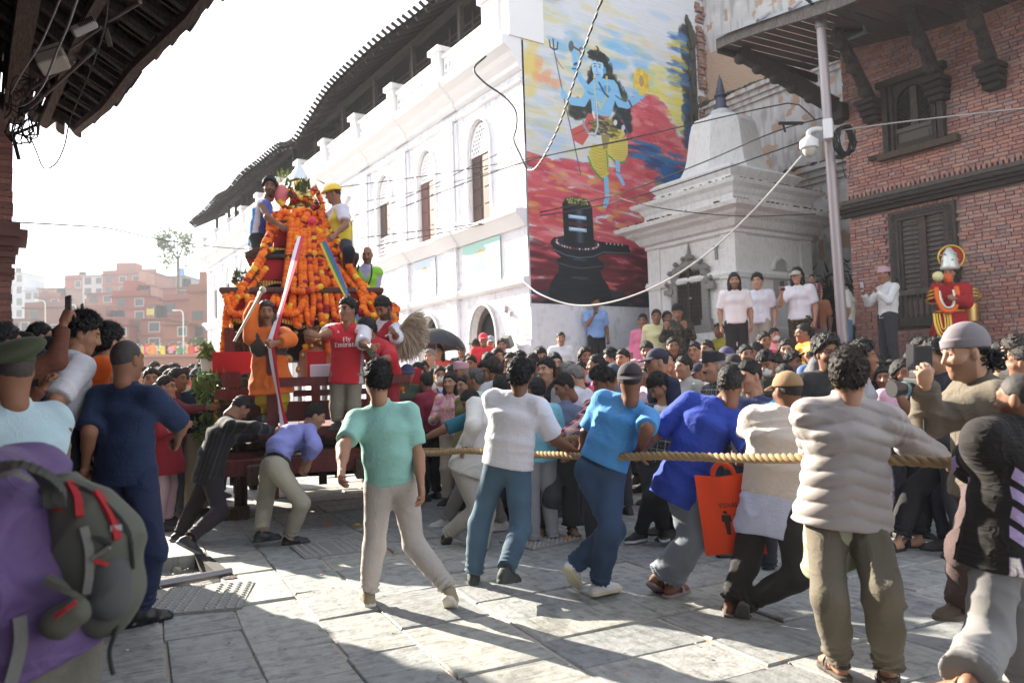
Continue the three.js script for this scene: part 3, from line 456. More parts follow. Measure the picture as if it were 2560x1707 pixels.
// ---------- brick house on the right ----------
{
const X=11.97,Z0=-7.5,H=thing('brick_house','old red brick house with carved dark timber windows and deep eaves on the right','building');
const Z1=-1.5,Wd=thing=>thing;
obj('wall',box(X+0.03,X+3,0,7.9,Z0+0.02,Z1),mat(0.33,0.25,0.22,0.95,{bumpMap:grain,bumpScale:0.015}),H);
const tones=[[0.37,0.19,0.155],[0.42,0.215,0.17],[0.32,0.165,0.145],[0.39,0.24,0.205],[0.29,0.19,0.175],[0.45,0.245,0.19]],bm=tones.map(c=>mat(...c,0.92,{bumpMap:grain,bumpScale:0.012}));
const openings=[[-6.83,-5.73,2.18,4.07],[-6.76,-5.82,4.98,6.22],[-20,0,4.12,4.5]];
const bricks=[];let row=0;
for(let y=1.4;y<7.2;y+=0.0585,row++){
for(let z=Z0+(row%2?0:-0.09);z<-4.2;){
const l=(row%3===2?0.105:0.2)*rr(0.94,1.05),za=Math.max(z,Z0),zb=z+l-0.011;z+=l;
if(zb-za<0.04)continue;
const zm=(za+zb)/2;if(openings.some(o=>zm>o[0]-0.02&&zm<o[1]+0.02&&y>o[2]-0.05&&y<o[3]))continue;
const pr=rr(0,0.012),g=box(X-pr,X+0.06,y,y+0.049,za,zb);
const p=proj(V(X,y,zm));bricks.push({g,d:p,v:p});
}
}
function proj(v){return v.distanceTo(CP);}
bricks.sort((a,b)=>a.d-b.d);
const rest=tones.map(()=>[]);
let n=0;for(const b of bricks){const s=b.g.boundingBox||(b.g.computeBoundingBox(),b.g.boundingBox),c=s.getCenter(V()),q=c.clone().sub(CP),z=q.dot(CF),px=1280+1908*q.dot(CR)/z;const k=Math.min(5,Math.floor(Math.pow(noise(c.y*3.1,c.z*3.7,5)*0.6+rnd()*0.55,1)*5.2));if(px<2570&&n<290){obj('brick',b.g,bm[k],H);n++;}else rest[k].push(b.g);}
const all=[];rest.forEach((l,k)=>l.forEach(g=>all.push(paint(g,tones[k]))));
const st=obj('brick_courses',all,mat(1,1,1,0.92,{vertexColors:true,bumpMap:grain,bumpScale:0.012}),H);st.userData.kind='stuff';
for(let k=0;k<15;k++)obj('brick',box(X-0.006,X+0.06,4.075,4.118,-6.83+k*0.074,-6.765+k*0.074),bm[k%4],H);
for(let k=0;k<46;k++)obj('dentil',box(X-0.06,X+0.02,4.42,4.49,Z0+k*0.075,Z0+0.042+k*0.075),bm[(k*7)%5],H);
obj('belt_ledge',[box(X-0.13,X+0.02,4.34,4.41,Z0-0.1,Z1),box(X-0.1,X+0.02,4.3,4.34,Z0-0.08,Z1)],M.greyWood,H);
obj('belt_moulding',[box(X-0.2,X+0.02,4.25,4.3,Z0-0.2,Z1),box(X-0.15,X+0.02,4.2,4.25,Z0-0.15,Z1),box(X-0.09,X+0.02,4.13,4.2,Z0-0.09,Z1)],M.darkWood,H);
const gw=mat(0.105,0.088,0.076,0.85,{map:woodMap,bumpMap:woodMap,bumpScale:0.01});
const W=new THREE.Group();W.name='louvred_window';H.add(W);
const z0=-6.8,z1=-5.76,y0=2.2,y1=4.06,fw=0.15;
obj('frame',[box(X-0.05,X+0.1,y0,y1,z0,z0+fw),box(X-0.05,X+0.1,y0,y1,z1-fw,z1),box(X-0.055,X+0.1,y1-fw,y1,z0+fw,z1-fw),box(X-0.055,X+0.1,y0,y0+fw,z0+fw,z1-fw),box(X-0.02,X+0.12,y0+fw,y1-fw,z0+fw,z0+fw+0.04),box(X-0.02,X+0.12,y0+fw,y1-fw,z1-fw-0.04,z1-fw)],gw,W);
const carv=[];for(let k=0;k<14;k++){carv.push(new THREE.TorusGeometry(0.03,0.01,5,8).rotateY(Math.PI/2).translate(X-0.055,y1-0.075,z0+0.1+k*0.065));}for(let k=0;k<24;k++)for(const z of[z0+0.075,z1-0.075])carv.push(new THREE.TorusGeometry(0.03,0.01,5,8).rotateY(Math.PI/2).translate(X-0.05,y0+0.1+k*0.072,z));obj('carving',carv,gw,W);
obj('backing',box(X+0.05,X+0.099,y0+fw,y1-fw,z0+fw,z1-fw),M.dark,W);
obj('mullion',box(X-0.03,X+0.05,2.78,y1-fw,-6.34,-6.22),mat(0.12,0.085,0.07,0.85,{map:woodMap}),W);
for(const[a,b]of[[z0+fw+0.05,-6.345],[-6.215,z1-fw-0.05]])for(let k=0;k<14;k++)obj('louvre',box(-0.006,0.006,-0.045,0.045,a,b).rotateZ(-0.5).translate(X+0.02,2.86+k*0.076,0),M.greyWood,W);
obj('balustrade_rail',[box(X-0.07,X+0.04,2.7,2.78,z0+fw-0.02,z1-fw+0.02)],M.greyWood,W);
for(let k=0;k<8;k++){const o=obj('baluster',lathe([[0.022,0],[0.03,0.02],[0.016,0.05],[0.024,0.16],[0.016,0.28],[0.028,0.33],[0.022,0.36]],8),M.greyWood,W);o.position.set(X-0.02,2.35,z0+fw+0.06+k*0.09);}
const U=new THREE.Group();U.name='arched_window';H.add(U);
const ua=-6.73,ub=-5.85,u0=5.04,u1=6.2,uc=(ua+ub)/2;
const fs=new THREE.Shape();fs.moveTo(ua,u0);fs.lineTo(ub,u0);fs.lineTo(ub,u1);fs.lineTo(ua,u1);const fh=new THREE.Path();fh.moveTo(uc-0.27,u0+0.1);fh.lineTo(uc+0.27,u0+0.1);fh.lineTo(uc+0.27,5.75);fh.absarc(uc,5.75,0.27,0,Math.PI);fh.lineTo(uc-0.27,u0+0.1);fs.holes.push(fh);
const toX=g=>{g.rotateY(-Math.PI/2);return g;};
obj('frame',[toX(extr(fs,0.07)).translate(X+0.02,0,0),box(X-0.12,X,u0,u1-0.1,ua-0.04,ua+0.05),box(X-0.09,X,u0,u1-0.1,ua+0.08,ua+0.13),box(X-0.12,X,u0,u1-0.1,ub-0.05,ub+0.04),box(X-0.09,X,u0,u1-0.1,ub-0.13,ub-0.08),box(X-0.16,X,u1-0.1,u1,ua-0.1,ub+0.1)],mat(0.07,0.055,0.045,0.85,{map:woodMap,bumpMap:woodMap,bumpScale:0.01}),U);
obj('backing',box(X+0.03,X+0.05,u0,u1,ua,ub),M.black,U);
const lat=[];for(let k=-9;k<10;k++)for(const s of[-1,1]){const c=uc+k*0.075;for(let j=0;j<9;j++){const y=5.38+j*0.075,z=c+s*(y-5.6);if(Math.abs(z-uc)<0.25&&(y<5.75||Math.hypot(z-uc,y-5.75)<0.25))lat.push(bar(V(X+(s>0?0:0.008),y,z),V(X+(s>0?0:0.008),y+0.075,z+s*0.075),0.012));}}
obj('lattice',lat,M.darkWood,U);obj('centre_post',box(X-0.03,X+0.02,5.36,6.0,uc-0.05,uc+0.06),gw,U);
obj('lower_panel',[box(X-0.03,X+0.02,u0+0.02,5.3,uc-0.27,uc+0.27),box(X-0.06,X,5.3,5.37,uc-0.28,uc+0.28),box(X-0.04,X,u0+0.06,u0+0.22,uc-0.22,uc+0.22)],mat(0.09,0.08,0.07,0.8),U);
obj('sill',[box(X-0.14,X+0.02,4.93,5.03,-6.88,-5.62)],mat(0.13,0.09,0.065,0.9,{map:woodMap}),U);obj('sill_end',box(X-0.1,X+0.02,4.99,5.05,-7.05,-6.88),M.dark,U);
const E=new THREE.Group();E.name='roof';H.add(E);
const tip=V(9.9,6.98,-8.4),eN=V(9.9,6.68,-6.0),eF=V(9.8,6.62,-1),wN=V(X+0.03,7.75,-9.0),wF=V(X+0.03,7.75,-1.5);
const quad=(a,b,c,d)=>{const g=new THREE.BufferGeometry();g.setAttribute('position',new THREE.Float32BufferAttribute([...a.toArray(),...b.toArray(),...c.toArray(),...a.toArray(),...c.toArray(),...d.toArray()],3));g.computeVertexNormals();return g;};
for(let k=0;k<34;k++){const t0=k/34,t1=(k+0.93)/34,e=t=>V(9.9-0.1*t,t<0.36?lerp(6.98,6.68,sm(t/0.36)):lerp(6.68,6.62,(t-0.36)/0.64),lerp(-8.4,-0.8,t)),w=t=>V(12.4,lerp(7.12,6.72,sm(clamp(t*2.2))),lerp(-8.4,-0.8,t));obj('soffit_board',[quad(e(t0),e(t1),w(t1),w(t0))].map(g=>g),mat(0.07+0.015*(k%3),0.06,0.056,0.9),E);obj('fascia_board',bar(e(t0).add(V(-0.02,0.06,0)),e(k/34+1/34).add(V(-0.02,0.06,0)),0.04,0.17),mat(0.2,0.175,0.16,0.85,{map:woodMap}),E);}
obj('roof_sheet',[quad(tip.clone().add(V(-0.12,0.16,-0.1)),eN.clone().add(V(-0.12,0.16,0)),V(14,9.0,-6.0),V(14,9.0,-8.5)),quad(eN.clone().add(V(-0.12,0.16,0)),eF.clone().add(V(-0.12,0.16,0)),V(14,9.0,-1),V(14,9.0,-6.0))],M.tin,E);
obj('end_board',[bar(tip,V(12.6,7.0,-8.4),0.05,0.14),bar(V(11.9,6.9,-8.38),V(11.95,6.2,-7.6),0.1,0.1)],M.darkWood,E);
for(const[y,z,x]of[[7.1,-7.5,9.9],[7.02,-6.9,9.88]])obj('roof_pole',rod(V(x-0.1,y-0.05,z),V(x+0.6,y+0.38,z-0.3),0.03),M.steel,E);
const strut=(a,b,n)=>{
const g=[bar(a,b,0.14,0.12)];const d=b.clone().sub(a);for(let k=0;k<n;k++){const t=(k+0.5)/n,p=a.clone().addScaledVector(d,t);const r=0.075+0.03*Math.sin(k*2.1);g.push(new THREE.IcosahedronGeometry(r,1).scale(1,1.2,1.15).translate(p.x-0.06,p.y,p.z),new THREE.TorusGeometry(r*0.9,0.02,5,9).rotateY(0.6+k).translate(p.x-0.08,p.y,p.z));}
for(let k=0;k<4;k++)g.push(new RoundedBoxGeometry(0.22+0.07*(3-k)*0.6,0.075,0.34-0.03*k,1,0.015).translate(b.x-0.02-0.03*(3-k),b.y-0.02-k*0.09,b.z));
return g;
};
for(const[z,y]of[[-6.95,5.98],[-5.88,5.98],[-5.1,5.9]]){const s=obj('carved_strut',strut(V(10.7,6.8,z+0.2),V(X-0.08,y-0.05,z+0.02),9),mat(0.055,0.046,0.04,0.85,{bumpMap:grain,bumpScale:0.02}),H);}
obj('corner_strut',[bar(V(10.2,6.9,-8.2),V(X-0.02,5.98,Z0-0.02),0.16,0.2),new RoundedBoxGeometry(0.3,0.3,0.3,1,0.03).translate(X-0.05,5.95,Z0-0.05),...[0,1,2,3,4,5].map(k=>new THREE.IcosahedronGeometry(0.1,1).translate(lerp(10.2,X,k/6),lerp(6.85,5.95,k/6)-0.06,lerp(-8.2,Z0,k/6)))],M.darkWood,H);
const fl=thing('flood_lamp','grey green box flood lamp under the eaves of the brick house','lamp',at(2130,62,11.9));
const fb=new THREE.Shape();fb.moveTo(-0.2,-0.22);fb.lineTo(0.2,-0.22);fb.lineTo(0.2,0.22);fb.lineTo(-0.2,0.22);
obj('housing',[box(-0.2,0.16,-0.2,-0.18,-0.2,0.2),box(-0.2,0.16,0.18,0.2,-0.2,0.2),box(-0.2,0.16,-0.2,0.2,-0.2,-0.18),box(-0.2,0.16,-0.2,0.2,0.18,0.2),box(0.14,0.16,-0.2,0.2,-0.2,0.2)].map(g=>g.rotateY(0.3).rotateZ(0.35)),mat(0.2,0.26,0.24,0.6),fl);
obj('reflector',[box(0.05,0.06,-0.17,0.17,-0.17,0.17),box(-0.1,0.02,-0.04,0.04,-0.03,0.03)].map(g=>g.rotateY(0.3).rotateZ(0.35)),mat(0.3,0.28,0.24,0.5),fl);
}
// ---------- old house on the left with deep eaves ----------
{
const H=thing('eaves_house','dark old house on the left with deep tiled eaves, brick pier and tangled cables','building');
const bt=[[0.17,0.095,0.085],[0.14,0.08,0.075],[0.2,0.11,0.095]];
obj('wall',box(-4,-0.1,0,6.5,-9.6,3),mat(0.13,0.085,0.078,0.95,{bumpMap:grain,bumpScale:0.02}),H);
for(let k=0;k<62;k++){const w=rr(0,0.02);obj('brick',box(-0.42,0.045+w,0.3+k*0.068,0.358+k*0.068,-10.6,-10.1),mat(...bt[k%3],0.95,{bumpMap:grain,bumpScale:0.015}),H);}
obj('pier_core',box(-0.42,0.03,0,4.9,-10.59,-10.11),mat(0.12,0.08,0.075,0.95),H);
obj('capital',[box(-0.5,0.12,3.2,3.3,-10.7,-10.02),box(-0.54,0.2,3.3,3.38,-10.78,-9.96),box(-0.48,0.09,3.08,3.14,-10.66,-10.06),box(-0.5,0.13,3.38,3.46,-10.7,-10.02),box(-0.48,0.08,2.9,2.96,-10.66,-10.06)],mat(0.12,0.07,0.065,0.95),H);
const eave=t=>{const z=lerp(-9.75,2.5,t);return V(0.70+0.136*(z+9.55)+0.03*Math.sin(t*25),4.5+0.14*Math.exp(-t*14)+0.02*Math.sin(t*31),z);};
const wallT=t=>{const z=lerp(-9.75,2.5,t);return V(-0.35,5.35-0.65*Math.exp(-t*30),z);};
const Rf=new THREE.Group();Rf.name='roof';H.add(Rf);
const quadS=(a,b,c,d,th)=>{const g=new THREE.BufferGeometry(),P=[];const q=(w,x,y,z)=>P.push(...w.toArray(),...x.toArray(),...y.toArray(),...w.toArray(),...y.toArray(),...z.toArray());const u=V(0,th,0),A=a.clone().add(u),B=b.clone().add(u),C=c.clone().add(u),D=d.clone().add(u);q(a,b,c,d);q(A,D,C,B);q(a,A,B,b);q(b,B,C,c);q(c,C,D,d);q(d,D,A,a);g.setAttribute('position',new THREE.Float32BufferAttribute(P,3));g.computeVertexNormals();return boxUV(g);};
const NP=11;for(let k=0;k<NP;k++){const a0=k/NP,a1=(k+0.9)/NP,sub=[];for(let s=0;s<16;s++){const t0=s/16,t1=(s+1)/16,P=(t,a)=>eave(t).lerp(wallT(t),a);sub.push(quadS(P(t0,a0),P(t1,a0),P(t1,a1),P(t0,a1),0.02));}obj('soffit_plank',sub,mat(0.19+0.02*(k%3),0.15,0.14,0.9,{map:woodMap}),Rf);}
for(let i=0;i<34;i++){const t=(i+0.3)/34;obj('rafter',bar(eave(t).add(V(-0.06,-0.05,0)),wallT(t).add(V(0,-0.06,0)),0.07,0.09),mat(0.14,0.11,0.1,0.9,{map:woodMap}),Rf);}
for(const a of[0.02,0.33,0.62]){const p=[];for(let s=0;s<10;s++)p.push(bar(eave(s/10).lerp(wallT(s/10),a).add(V(0,-0.12,0)),eave((s+1)/10).lerp(wallT((s+1)/10),a).add(V(0,-0.12,0)),a>0.5?0.16:0.08,a>0.5?0.16:0.07));obj('purlin',p,M.soffit,Rf);}
const tg=new THREE.CylinderGeometry(0.1,0.1,0.36,8,1,false,0,Math.PI).rotateX(Math.PI/2).rotateY(Math.PI/2);
for(let i=0;i<70;i++){const t=(i+0.5)/70,e=eave(t),o=obj('eave_tile',tg,mat(0.11,0.085,0.075,0.95),Rf);o.position.copy(e).add(V(-0.1+rr(-0.03,0.05),0.05,0));o.rotation.z=-0.5;o.rotation.y=rr(-0.1,0.1);}
for(let i=0;i<9;i++){const f=i/8,o=obj('end_tile',tg,mat(0.1,0.08,0.075,0.95),Rf);o.position.copy(eave(0).lerp(wallT(0),f)).add(V(0,rr(-0.06,0.04),-0.05));o.rotation.y=Math.PI/2+rr(-0.3,0.3);}
obj('roof_deck',quadS(eave(0).add(V(0,0.08,0)),eave(1).add(V(0,0.08,0)),V(-3,7,2.5),V(-3,7,-9.75),0.05),mat(0.1,0.08,0.07,0.95),Rf);
const bx=(nm,lb,x,y,d,w,h,dp,rz,m)=>{const b=thing(nm,lb,'box',at(x,y,d));const g=obj('case',[new RoundedBoxGeometry(w,h,dp,2,0.02)],m,b);b.quaternion.copy(camera.quaternion);b.rotateZ(rz);b.rotateX(-0.5);b.rotateY(0.3);return b;};
const b1=bx('junction_cabinet','cream square cabinet hanging under the dark eaves on the left',128,148,5.6,0.2,0.2,0.12,0.6,mat(0.42,0.38,0.33,0.7));obj('lid_edge',new THREE.BoxGeometry(0.205,0.012,0.125).translate(0,0.03,0),M.greyWood,b1);
const b2=bx('vented_box','small vented white box under the left eaves above the cream cabinet',209,68,5.1,0.17,0.075,0.06,0.75,mat(0.45,0.42,0.42,0.6));const vt=[];for(let k=0;k<9;k++)vt.push(new THREE.BoxGeometry(0.007,0.06,0.062).translate(-0.02+k*0.012,0,0.002));obj('vents',vt,M.dark,b2);
for(const[pts,r]of[[[[175,123,5.3],[252,68,5.2]],0.009],[[[78,222,6],[185,155,5.6]],0.009],[[[35,305,7],[235,125,5.7]],0.014],[[[270,52,5],[350,5,4.6]],0.012]])obj('batten',rod(at(...pts[0]),at(...pts[1]),r),mat(0.18,0.16,0.15),H);
obj('hanging_bracket',[bar(at(262,70,5.2),at(275,115,5.3),0.03,0.02)],M.greyWood,H);
obj('lamp_arm',[rod(at(32,345,8),at(46,398,8),0.02),rod(at(20,342,8),at(95,310,8),0.015)],M.dark,H);
const cab=(nm,lb,pts,r,m=M.cable)=>tag(obj(nm,tube(pts.map(p=>at(...p)),r,5),m),lb,'cable');
cab('hanging_cable','thin black cable looping down below the left eaves into the bright sky',[[270,-5,4.6],[262,60,4.9],[235,150,5.4],[190,260,6],[172,305,6.3],[158,370,6.5],[135,412,6.6],[110,422,6.6],[90,380,6.6],[68,325,6.6]],0.006);
cab('hanging_cable','pair of dark cables crossing in front of the cream cabinet under the left eaves',[[192,-5,4.2],[168,65,4.6],[140,130,5],[110,205,5.4],[78,250,5.8],[40,268,6.4]],0.008,mat(0.1,0.1,0.1,0.4));
cab('hanging_cable','pale grey cable running down from the upper left corner to the pier',[[150,-5,4.2],[125,55,4.5],[100,110,4.9],[55,180,5.6],[25,235,6.4]],0.006,mat(0.3,0.3,0.32,0.4));
const tangle=[];for(let k=0;k<22;k++){const c=[rr(20,75),rr(210,330)],d=rr(6.3,7.2),p=[];for(let q=0;q<5;q++)p.push(at(c[0]+rr(-22,30),c[1]+rr(-40,40),d));tangle.push(tube(p,rr(0.004,0.008),4));}
const tg2=tag(obj('cable_tangle',tangle,M.cable),'black tangle of cables bunched at the top of the left brick pier','cable');tg2.userData.kind='stuff';
}
// ---------- lamp post on the right with camera and cable coil ----------
{
const b=at(2113,900,11.6),t=at(2050,20,11.4),P=thing('street_pole','grey steel pole in front of the brick house carrying a white camera','pole',V(b.x,1.45,b.z));
const L=p=>p.clone().sub(P.position);
obj('shaft',rod(V(0,0.02,0),L(t),0.082,0.066,14),mat(0.38,0.34,0.35,0.45,{metalness:0.4}),P);obj('collar',rod(L(at(2053,70,11.4)),L(at(2055,20,11.4)),0.085,0.085,12),M.steel,P);
obj('lamp_arm',[tube([L(at(2048,30,11.4)),L(at(2030,8,11.3)),L(at(2005,-12,11.2))],0.025)],M.dark,P);obj('base_plate',box(-0.15,0.15,0.03,0.05,-0.15,0.15),M.steel,P);
const C=thing('dome_camera','white dome security camera on a bracket on the grey pole','camera',at(2024,362,11.3)),Lc=p=>p.clone().sub(C.position),wm=mat(0.72,0.72,0.72,0.35);
C.rotation.y=0;
obj('housing',lathe([[0,0.12],[0.06,0.12],[0.08,0.1],[0.13,0.06],[0.135,-0.04],[0.12,-0.06],[0,-0.06]],18),wm,C);obj('dome',lathe([[0.105,-0.06],[0.1,-0.1],[0.075,-0.15],[0.04,-0.175],[0,-0.18]],16),mat(0.5,0.47,0.42,0.2),C);
obj('arm',[tube([V(0,0.1,0),V(0.01,0.2,0),Lc(at(2045,322,11.35)),Lc(at(2065,328,11.4))],0.035,8)],wm,C);const mb=obj('mount_box',new RoundedBoxGeometry(0.2,0.3,0.14,2,0.02),wm,C);mb.position.copy(Lc(at(2072,325,11.35)));mb.rotation.y=0.5;
const coil=[];for(let k=0;k<15;k++){const p=[];for(let a=0;a<=18;a++){const t2=a/18*2*Math.PI;p.push(V(Math.cos(t2)*(0.16+rr(-0.02,0.025)),Math.sin(t2)*(0.2+rr(-0.02,0.03)),(k-7)*0.009));}coil.push(tube(p,0.008,5,40));}coil.push(tube([V(-0.1,-0.2,0.05),V(-0.02,-0.5,0.02),V(0.05,-0.56,0.02),V(0.08,-0.3,0.03),V(0.02,-0.15,0.04)],0.006,5,24));
const k=tag(obj('cable_coil',coil,M.cable),'black coil of cable hung on the grey pole beside the white camera','cable');k.position.copy(at(2112,352,11.3));k.quaternion.copy(camera.quaternion);k.rotateY(0.4);
const bc=thing('bullet_camera','small black bullet camera hanging on the overhead wires left of the pole','camera',at(1978,308,12));bc.quaternion.copy(camera.quaternion);obj('barrel',new RoundedBoxGeometry(0.4,0.05,0.06,2,0.02),M.black,bc);obj('bracket',[bar(V(-0.12,-0.02,0),V(-0.09,-0.14,0),0.025)],M.black,bc);
}
// ---------- overhead wires ----------
{
const w=(lb,pts,r,m=M.cable)=>tag(obj('overhead_wire',tube(pts.map(p=>at(...p)),r,5,50),m),lb,'wire');
w('black overhead wire crossing the mural below the feet of the painted figure from the pole',[[1000,520,16],[1310,405,14.5],[1580,345,13],[1950,262,11.6],[1990,258,11.5],[2040,300,11.5]],0.011);
w('black wire from the white wall rising past the painted foot to the pole camera',[[940,615,17],[1330,535,15.4],[1560,480,13.5],[1760,405,12.5],[1950,325,11.6],[2075,290,11.5]],0.011);
w('lower black wire running beside its twin from the white wall to the pole',[[900,595,17.2],[1330,542,15.4],[1560,500,13.5],[1800,425,12.4],[2030,345,11.5]],0.011);
w('thin black wire sagging across the shrine cornice from the mural',[[1290,400,15.5],[1510,482,13.5],[1650,520,12.4],[1850,540,12],[2040,535,11.8]],0.008);
w('dark wire over the chariot from the eaves to the first arched window',[[830,470,14],[1060,440,14.5],[1330,395,15],[1580,348,14]],0.008);
w('thin wire passing over the white facade above the middle windows',[[820,560,15],[1000,500,15.5],[1180,415,15.5],[1330,345,15.5]],0.008);
w('thin wire passing low over the white facade beside the third window',[[905,505,16],[1080,470,15.8],[1260,420,15.4],[1345,400,15]],0.006);
w('pale grey wire from the pole across the upper brick wall to the right',[[2075,330,11.4],[2230,308,11],[2400,288,10.4],[2580,268,9.8]],0.011,mat(0.4,0.39,0.38));
w('black wire strung from the far white corner over the sky to the left pier',[[30,555,9.5],[170,563,11],[265,570,12.5],[400,598,15],[620,622,20],[700,612,22]],0.011);
w('pale sagging rope tied from the white wall corner across the shrine to the camera',[[1310,705,14.6],[1350,735,14],[1430,762,13.4],[1520,757,12.8],[1640,715,12.2],[1760,640,11.8],[1880,530,11.5],[2005,390,11.3]],0.015,M.whiteCable);
w('black cable hanging in front of the white wall from the balustrade down to a knot',[[1215,140,15.2],[1185,172,15.1],[1210,205,15],[1265,245,14.9],[1290,280,14.8],[1290,322,14.8],[1284,345,14.8],[1300,385,14.7],[1318,424,14.6]],0.02);
const pts=[[1510,-15,7],[1470,95,7.4],[1430,220,8],[1395,320,8.6],[1360,390,9.2],[1335,422,9.8],[1320,424,10.2]].map(p=>at(...p));
const c=new THREE.CatmullRomCurve3(pts),st=[[],[]],N=220;for(let i=0;i<=N;i++){const t=i/N,p=c.getPointAt(t),tn2=c.getTangentAt(t),a=t*150,u=V(0,1,0).cross(tn2).normalize(),v=tn2.clone().cross(u),r=0.006;for(let s=0;s<2;s++)st[s].push(p.clone().addScaledVector(u,Math.cos(a+s*Math.PI)*r).addScaledVector(v,Math.sin(a+s*Math.PI)*r));}
const tw=thing('twisted_cable','thick twisted black and white cable hanging down across the painted end wall','cable',pts[6]);
obj('black_strand',tube(st[0].map(p=>p.sub(pts[6])),0.009,6,500),M.cable,tw);obj('white_strand',tube(st[1].map(p=>p.sub(pts[6])),0.006,6,500),M.whiteCable,tw);
}
// ---------- far square, terrace wall, town on the hill ----------
{
const hill=struct('hill',(()=>{const g=new THREE.PlaneGeometry(420,240,60,30).rotateX(-Math.PI/2).translate(10,0,-205),p=g.attributes.position;for(let i=0;i<p.count;i++){const x=p.getX(i),z=p.getZ(i),t=clamp((-88-z)/100);p.setY(i,-0.2+15*t*t*(0.9+0.2*noise(x*0.05,z*0.05))+(t>0?noise(x*0.1,z*0.1,3):0));}g.computeVertexNormals();return g;})(),mat(0.1,0.12,0.06,1));
const lawn=struct('terrace_lawn',box(-30,30,4.0,4.15,-84,-60.6),mat(0.13,0.2,0.04,1));
const tw=thing('terrace_wall','low brick terrace wall with a red railing far down the square','wall',V(5,0,-60));
obj('wall',box(-36,25,0,4.1,-0.4,0.3),mat(0.34,0.17,0.12,0.95,{bumpMap:grain,bumpScale:0.02}),tw);
obj('coping',box(-36,25,4.1,4.28,-0.5,0.5),mat(0.4,0.2,0.14,0.95),tw);
for(let k=0;k<18;k++)obj('rail_post',box(-10+k*1.2,-9.85+k*1.2,0,1.9,1.4,1.5),mat(0.5,0.14,0.09,0.7),tw);
obj('rail',[box(-10.2,11,1.75,1.85,1.36,1.46),box(-10.2,11,0.9,0.98,1.36,1.46)],mat(0.5,0.14,0.09,0.7),tw);
const brickC=[0.30,0.075,0.05],tanC=[0.3,0.17,0.12],greyC=[0.3,0.3,0.32],whiteC=[0.5,0.46,0.46];
const Hs=[
[-30,58,684,830,190,[0.5,0.5,0.53],5,'tall pale grey concrete block at the far left of the town'],
[60,98,728,830,170,[0.42,0.42,0.46],4,'narrow bluish house beside the pale concrete block on the left'],
[95,165,722,840,150,tanC,4,'tan house with a small orange awning on the left of the town'],
[160,205,698,840,158,brickC,5,'narrow brick house with a water tank left of the widest brick block'],
[205,260,690,770,150,whiteC,3,'white rendered house left of the wide brick block on the hilltop'],
[255,390,686,790,142,[0.32,0.12,0.09],4,'wide brick block crowning the town on the hill'],
[385,465,692,800,150,greyC,4,'grey house with a blue water tank right of the crowning brick block'],
[60,160,770,880,112,[0.24,0.11,0.08],3,'low brown brick house above the raised phone on the left'],
[155,285,768,870,108,[0.27,0.1,0.07],3,'brick house with a white balcony strip in the middle row of the town'],
[280,370,742,870,104,brickC,4,'red brick house with a pale green shop front in the middle row'],
[366,420,762,870,100,tanC,3,'tan house with a yellow band in the middle row of the town'],
[405,480,752,870,96,[0.28,0.1,0.075],3,'red brick house with a dark gallery right of the yellow band'],
[310,410,800,880,86,[0.32,0.13,0.09],2,'low terracotta house with three tall windows by the terrace'],
[470,560,730,890,82,[0.3,0.13,0.09],4,'brick house with a dark tiled roof beside the end of the white palace'],
[20,75,800,880,98,[0.3,0.2,0.17],2,'low tan house at the far left edge of the town'],
[95,150,745,800,128,[0.3,0.11,0.08],3,'small brick house below the house with the orange awning'],
[215,285,735,790,122,[0.33,0.12,0.085],2,'brick house with a flat terrace below the white rendered house'],
[330,375,715,760,118,[0.4,0.2,0.15],2,'pale terracotta house in front of the crowning brick block'],
[405,470,722,770,116,[0.3,0.1,0.07],2,'brick house with a roof terrace left of the tree'],
[255,320,815,885,84,[0.28,0.09,0.065],2,'dark brick house by the terrace left of the terracotta house'],
[408,470,812,888,80,[0.33,0.13,0.09],2,'brick house behind the round bush on the terrace'],
[180,310,812,885,88,[0.26,0.11,0.085],2,'low brick house behind the young men on the left'],
];
const wm=mat(0.06,0.06,0.065,0.4),fm=mat(0.5,0.48,0.46,0.8);
Hs.forEach(([x0,x1,yt,yb,d,c,st,lb],hi)=>{
const a=at(x0,yt,d),b=at(x1,yt,d),base=at((x0+x1)/2,yb,d).y,w=Math.max(2,Math.hypot(b.x-a.x,b.z-a.z)),h=(a.y+b.y)/2-base;
const g=thing('town_house',lb,'house',V((a.x+b.x)/2,base-2,(a.z+b.z)/2),-Math.atan2(b.z-a.z,b.x-a.x));const H=h+2,dp=Math.min(w,9);
obj('wall',box(-w/2,w/2,-8,H,-dp,0),mat(...c,0.95,{bumpMap:grain,bumpScale:0.03}),g);
obj('roof_slab',box(-w/2-0.25,w/2+0.25,H,H+0.18,-dp-0.2,0.35),mat(c[0]*0.7,c[1]*0.7,c[2]*0.7,0.95),g);
const nw=Math.max(2,Math.round(w/2.4)),sh=h/st;
for(let s=0;s<st;s++){if(hi%3!==1)obj('floor_band',box(-w/2-0.06,w/2+0.06,2+s*sh,2.16+s*sh,-0.1,0.12),mat(c[0]*0.8,c[1]*0.75,c[2]*0.75,0.95),g);for(let k=0;k<nw;k++){if(rnd()<0.12)continue;const cx=-w/2+(k+0.5)*w/nw,cy=2+s*sh+sh*0.55,ww=Math.min(0.55,w/nw*0.3),wh=sh*0.27;const f=obj('window',[box(cx-ww-0.1,cx+ww+0.1,cy-wh-0.1,cy+wh+0.1,0,0.07)],k%3?fm:mat(0.2,0.12,0.1),g);obj('pane',box(cx-ww,cx+ww,cy-wh,cy+wh,0.07,0.09),wm,f);}}
if(hi%3===0||hi===6)obj('water_tank',new THREE.CylinderGeometry(0.7,0.75,1.5,12).translate(w*0.2,H+1.0,-2),hi===6?mat(0.08,0.25,0.55,0.5):M.dark,g);
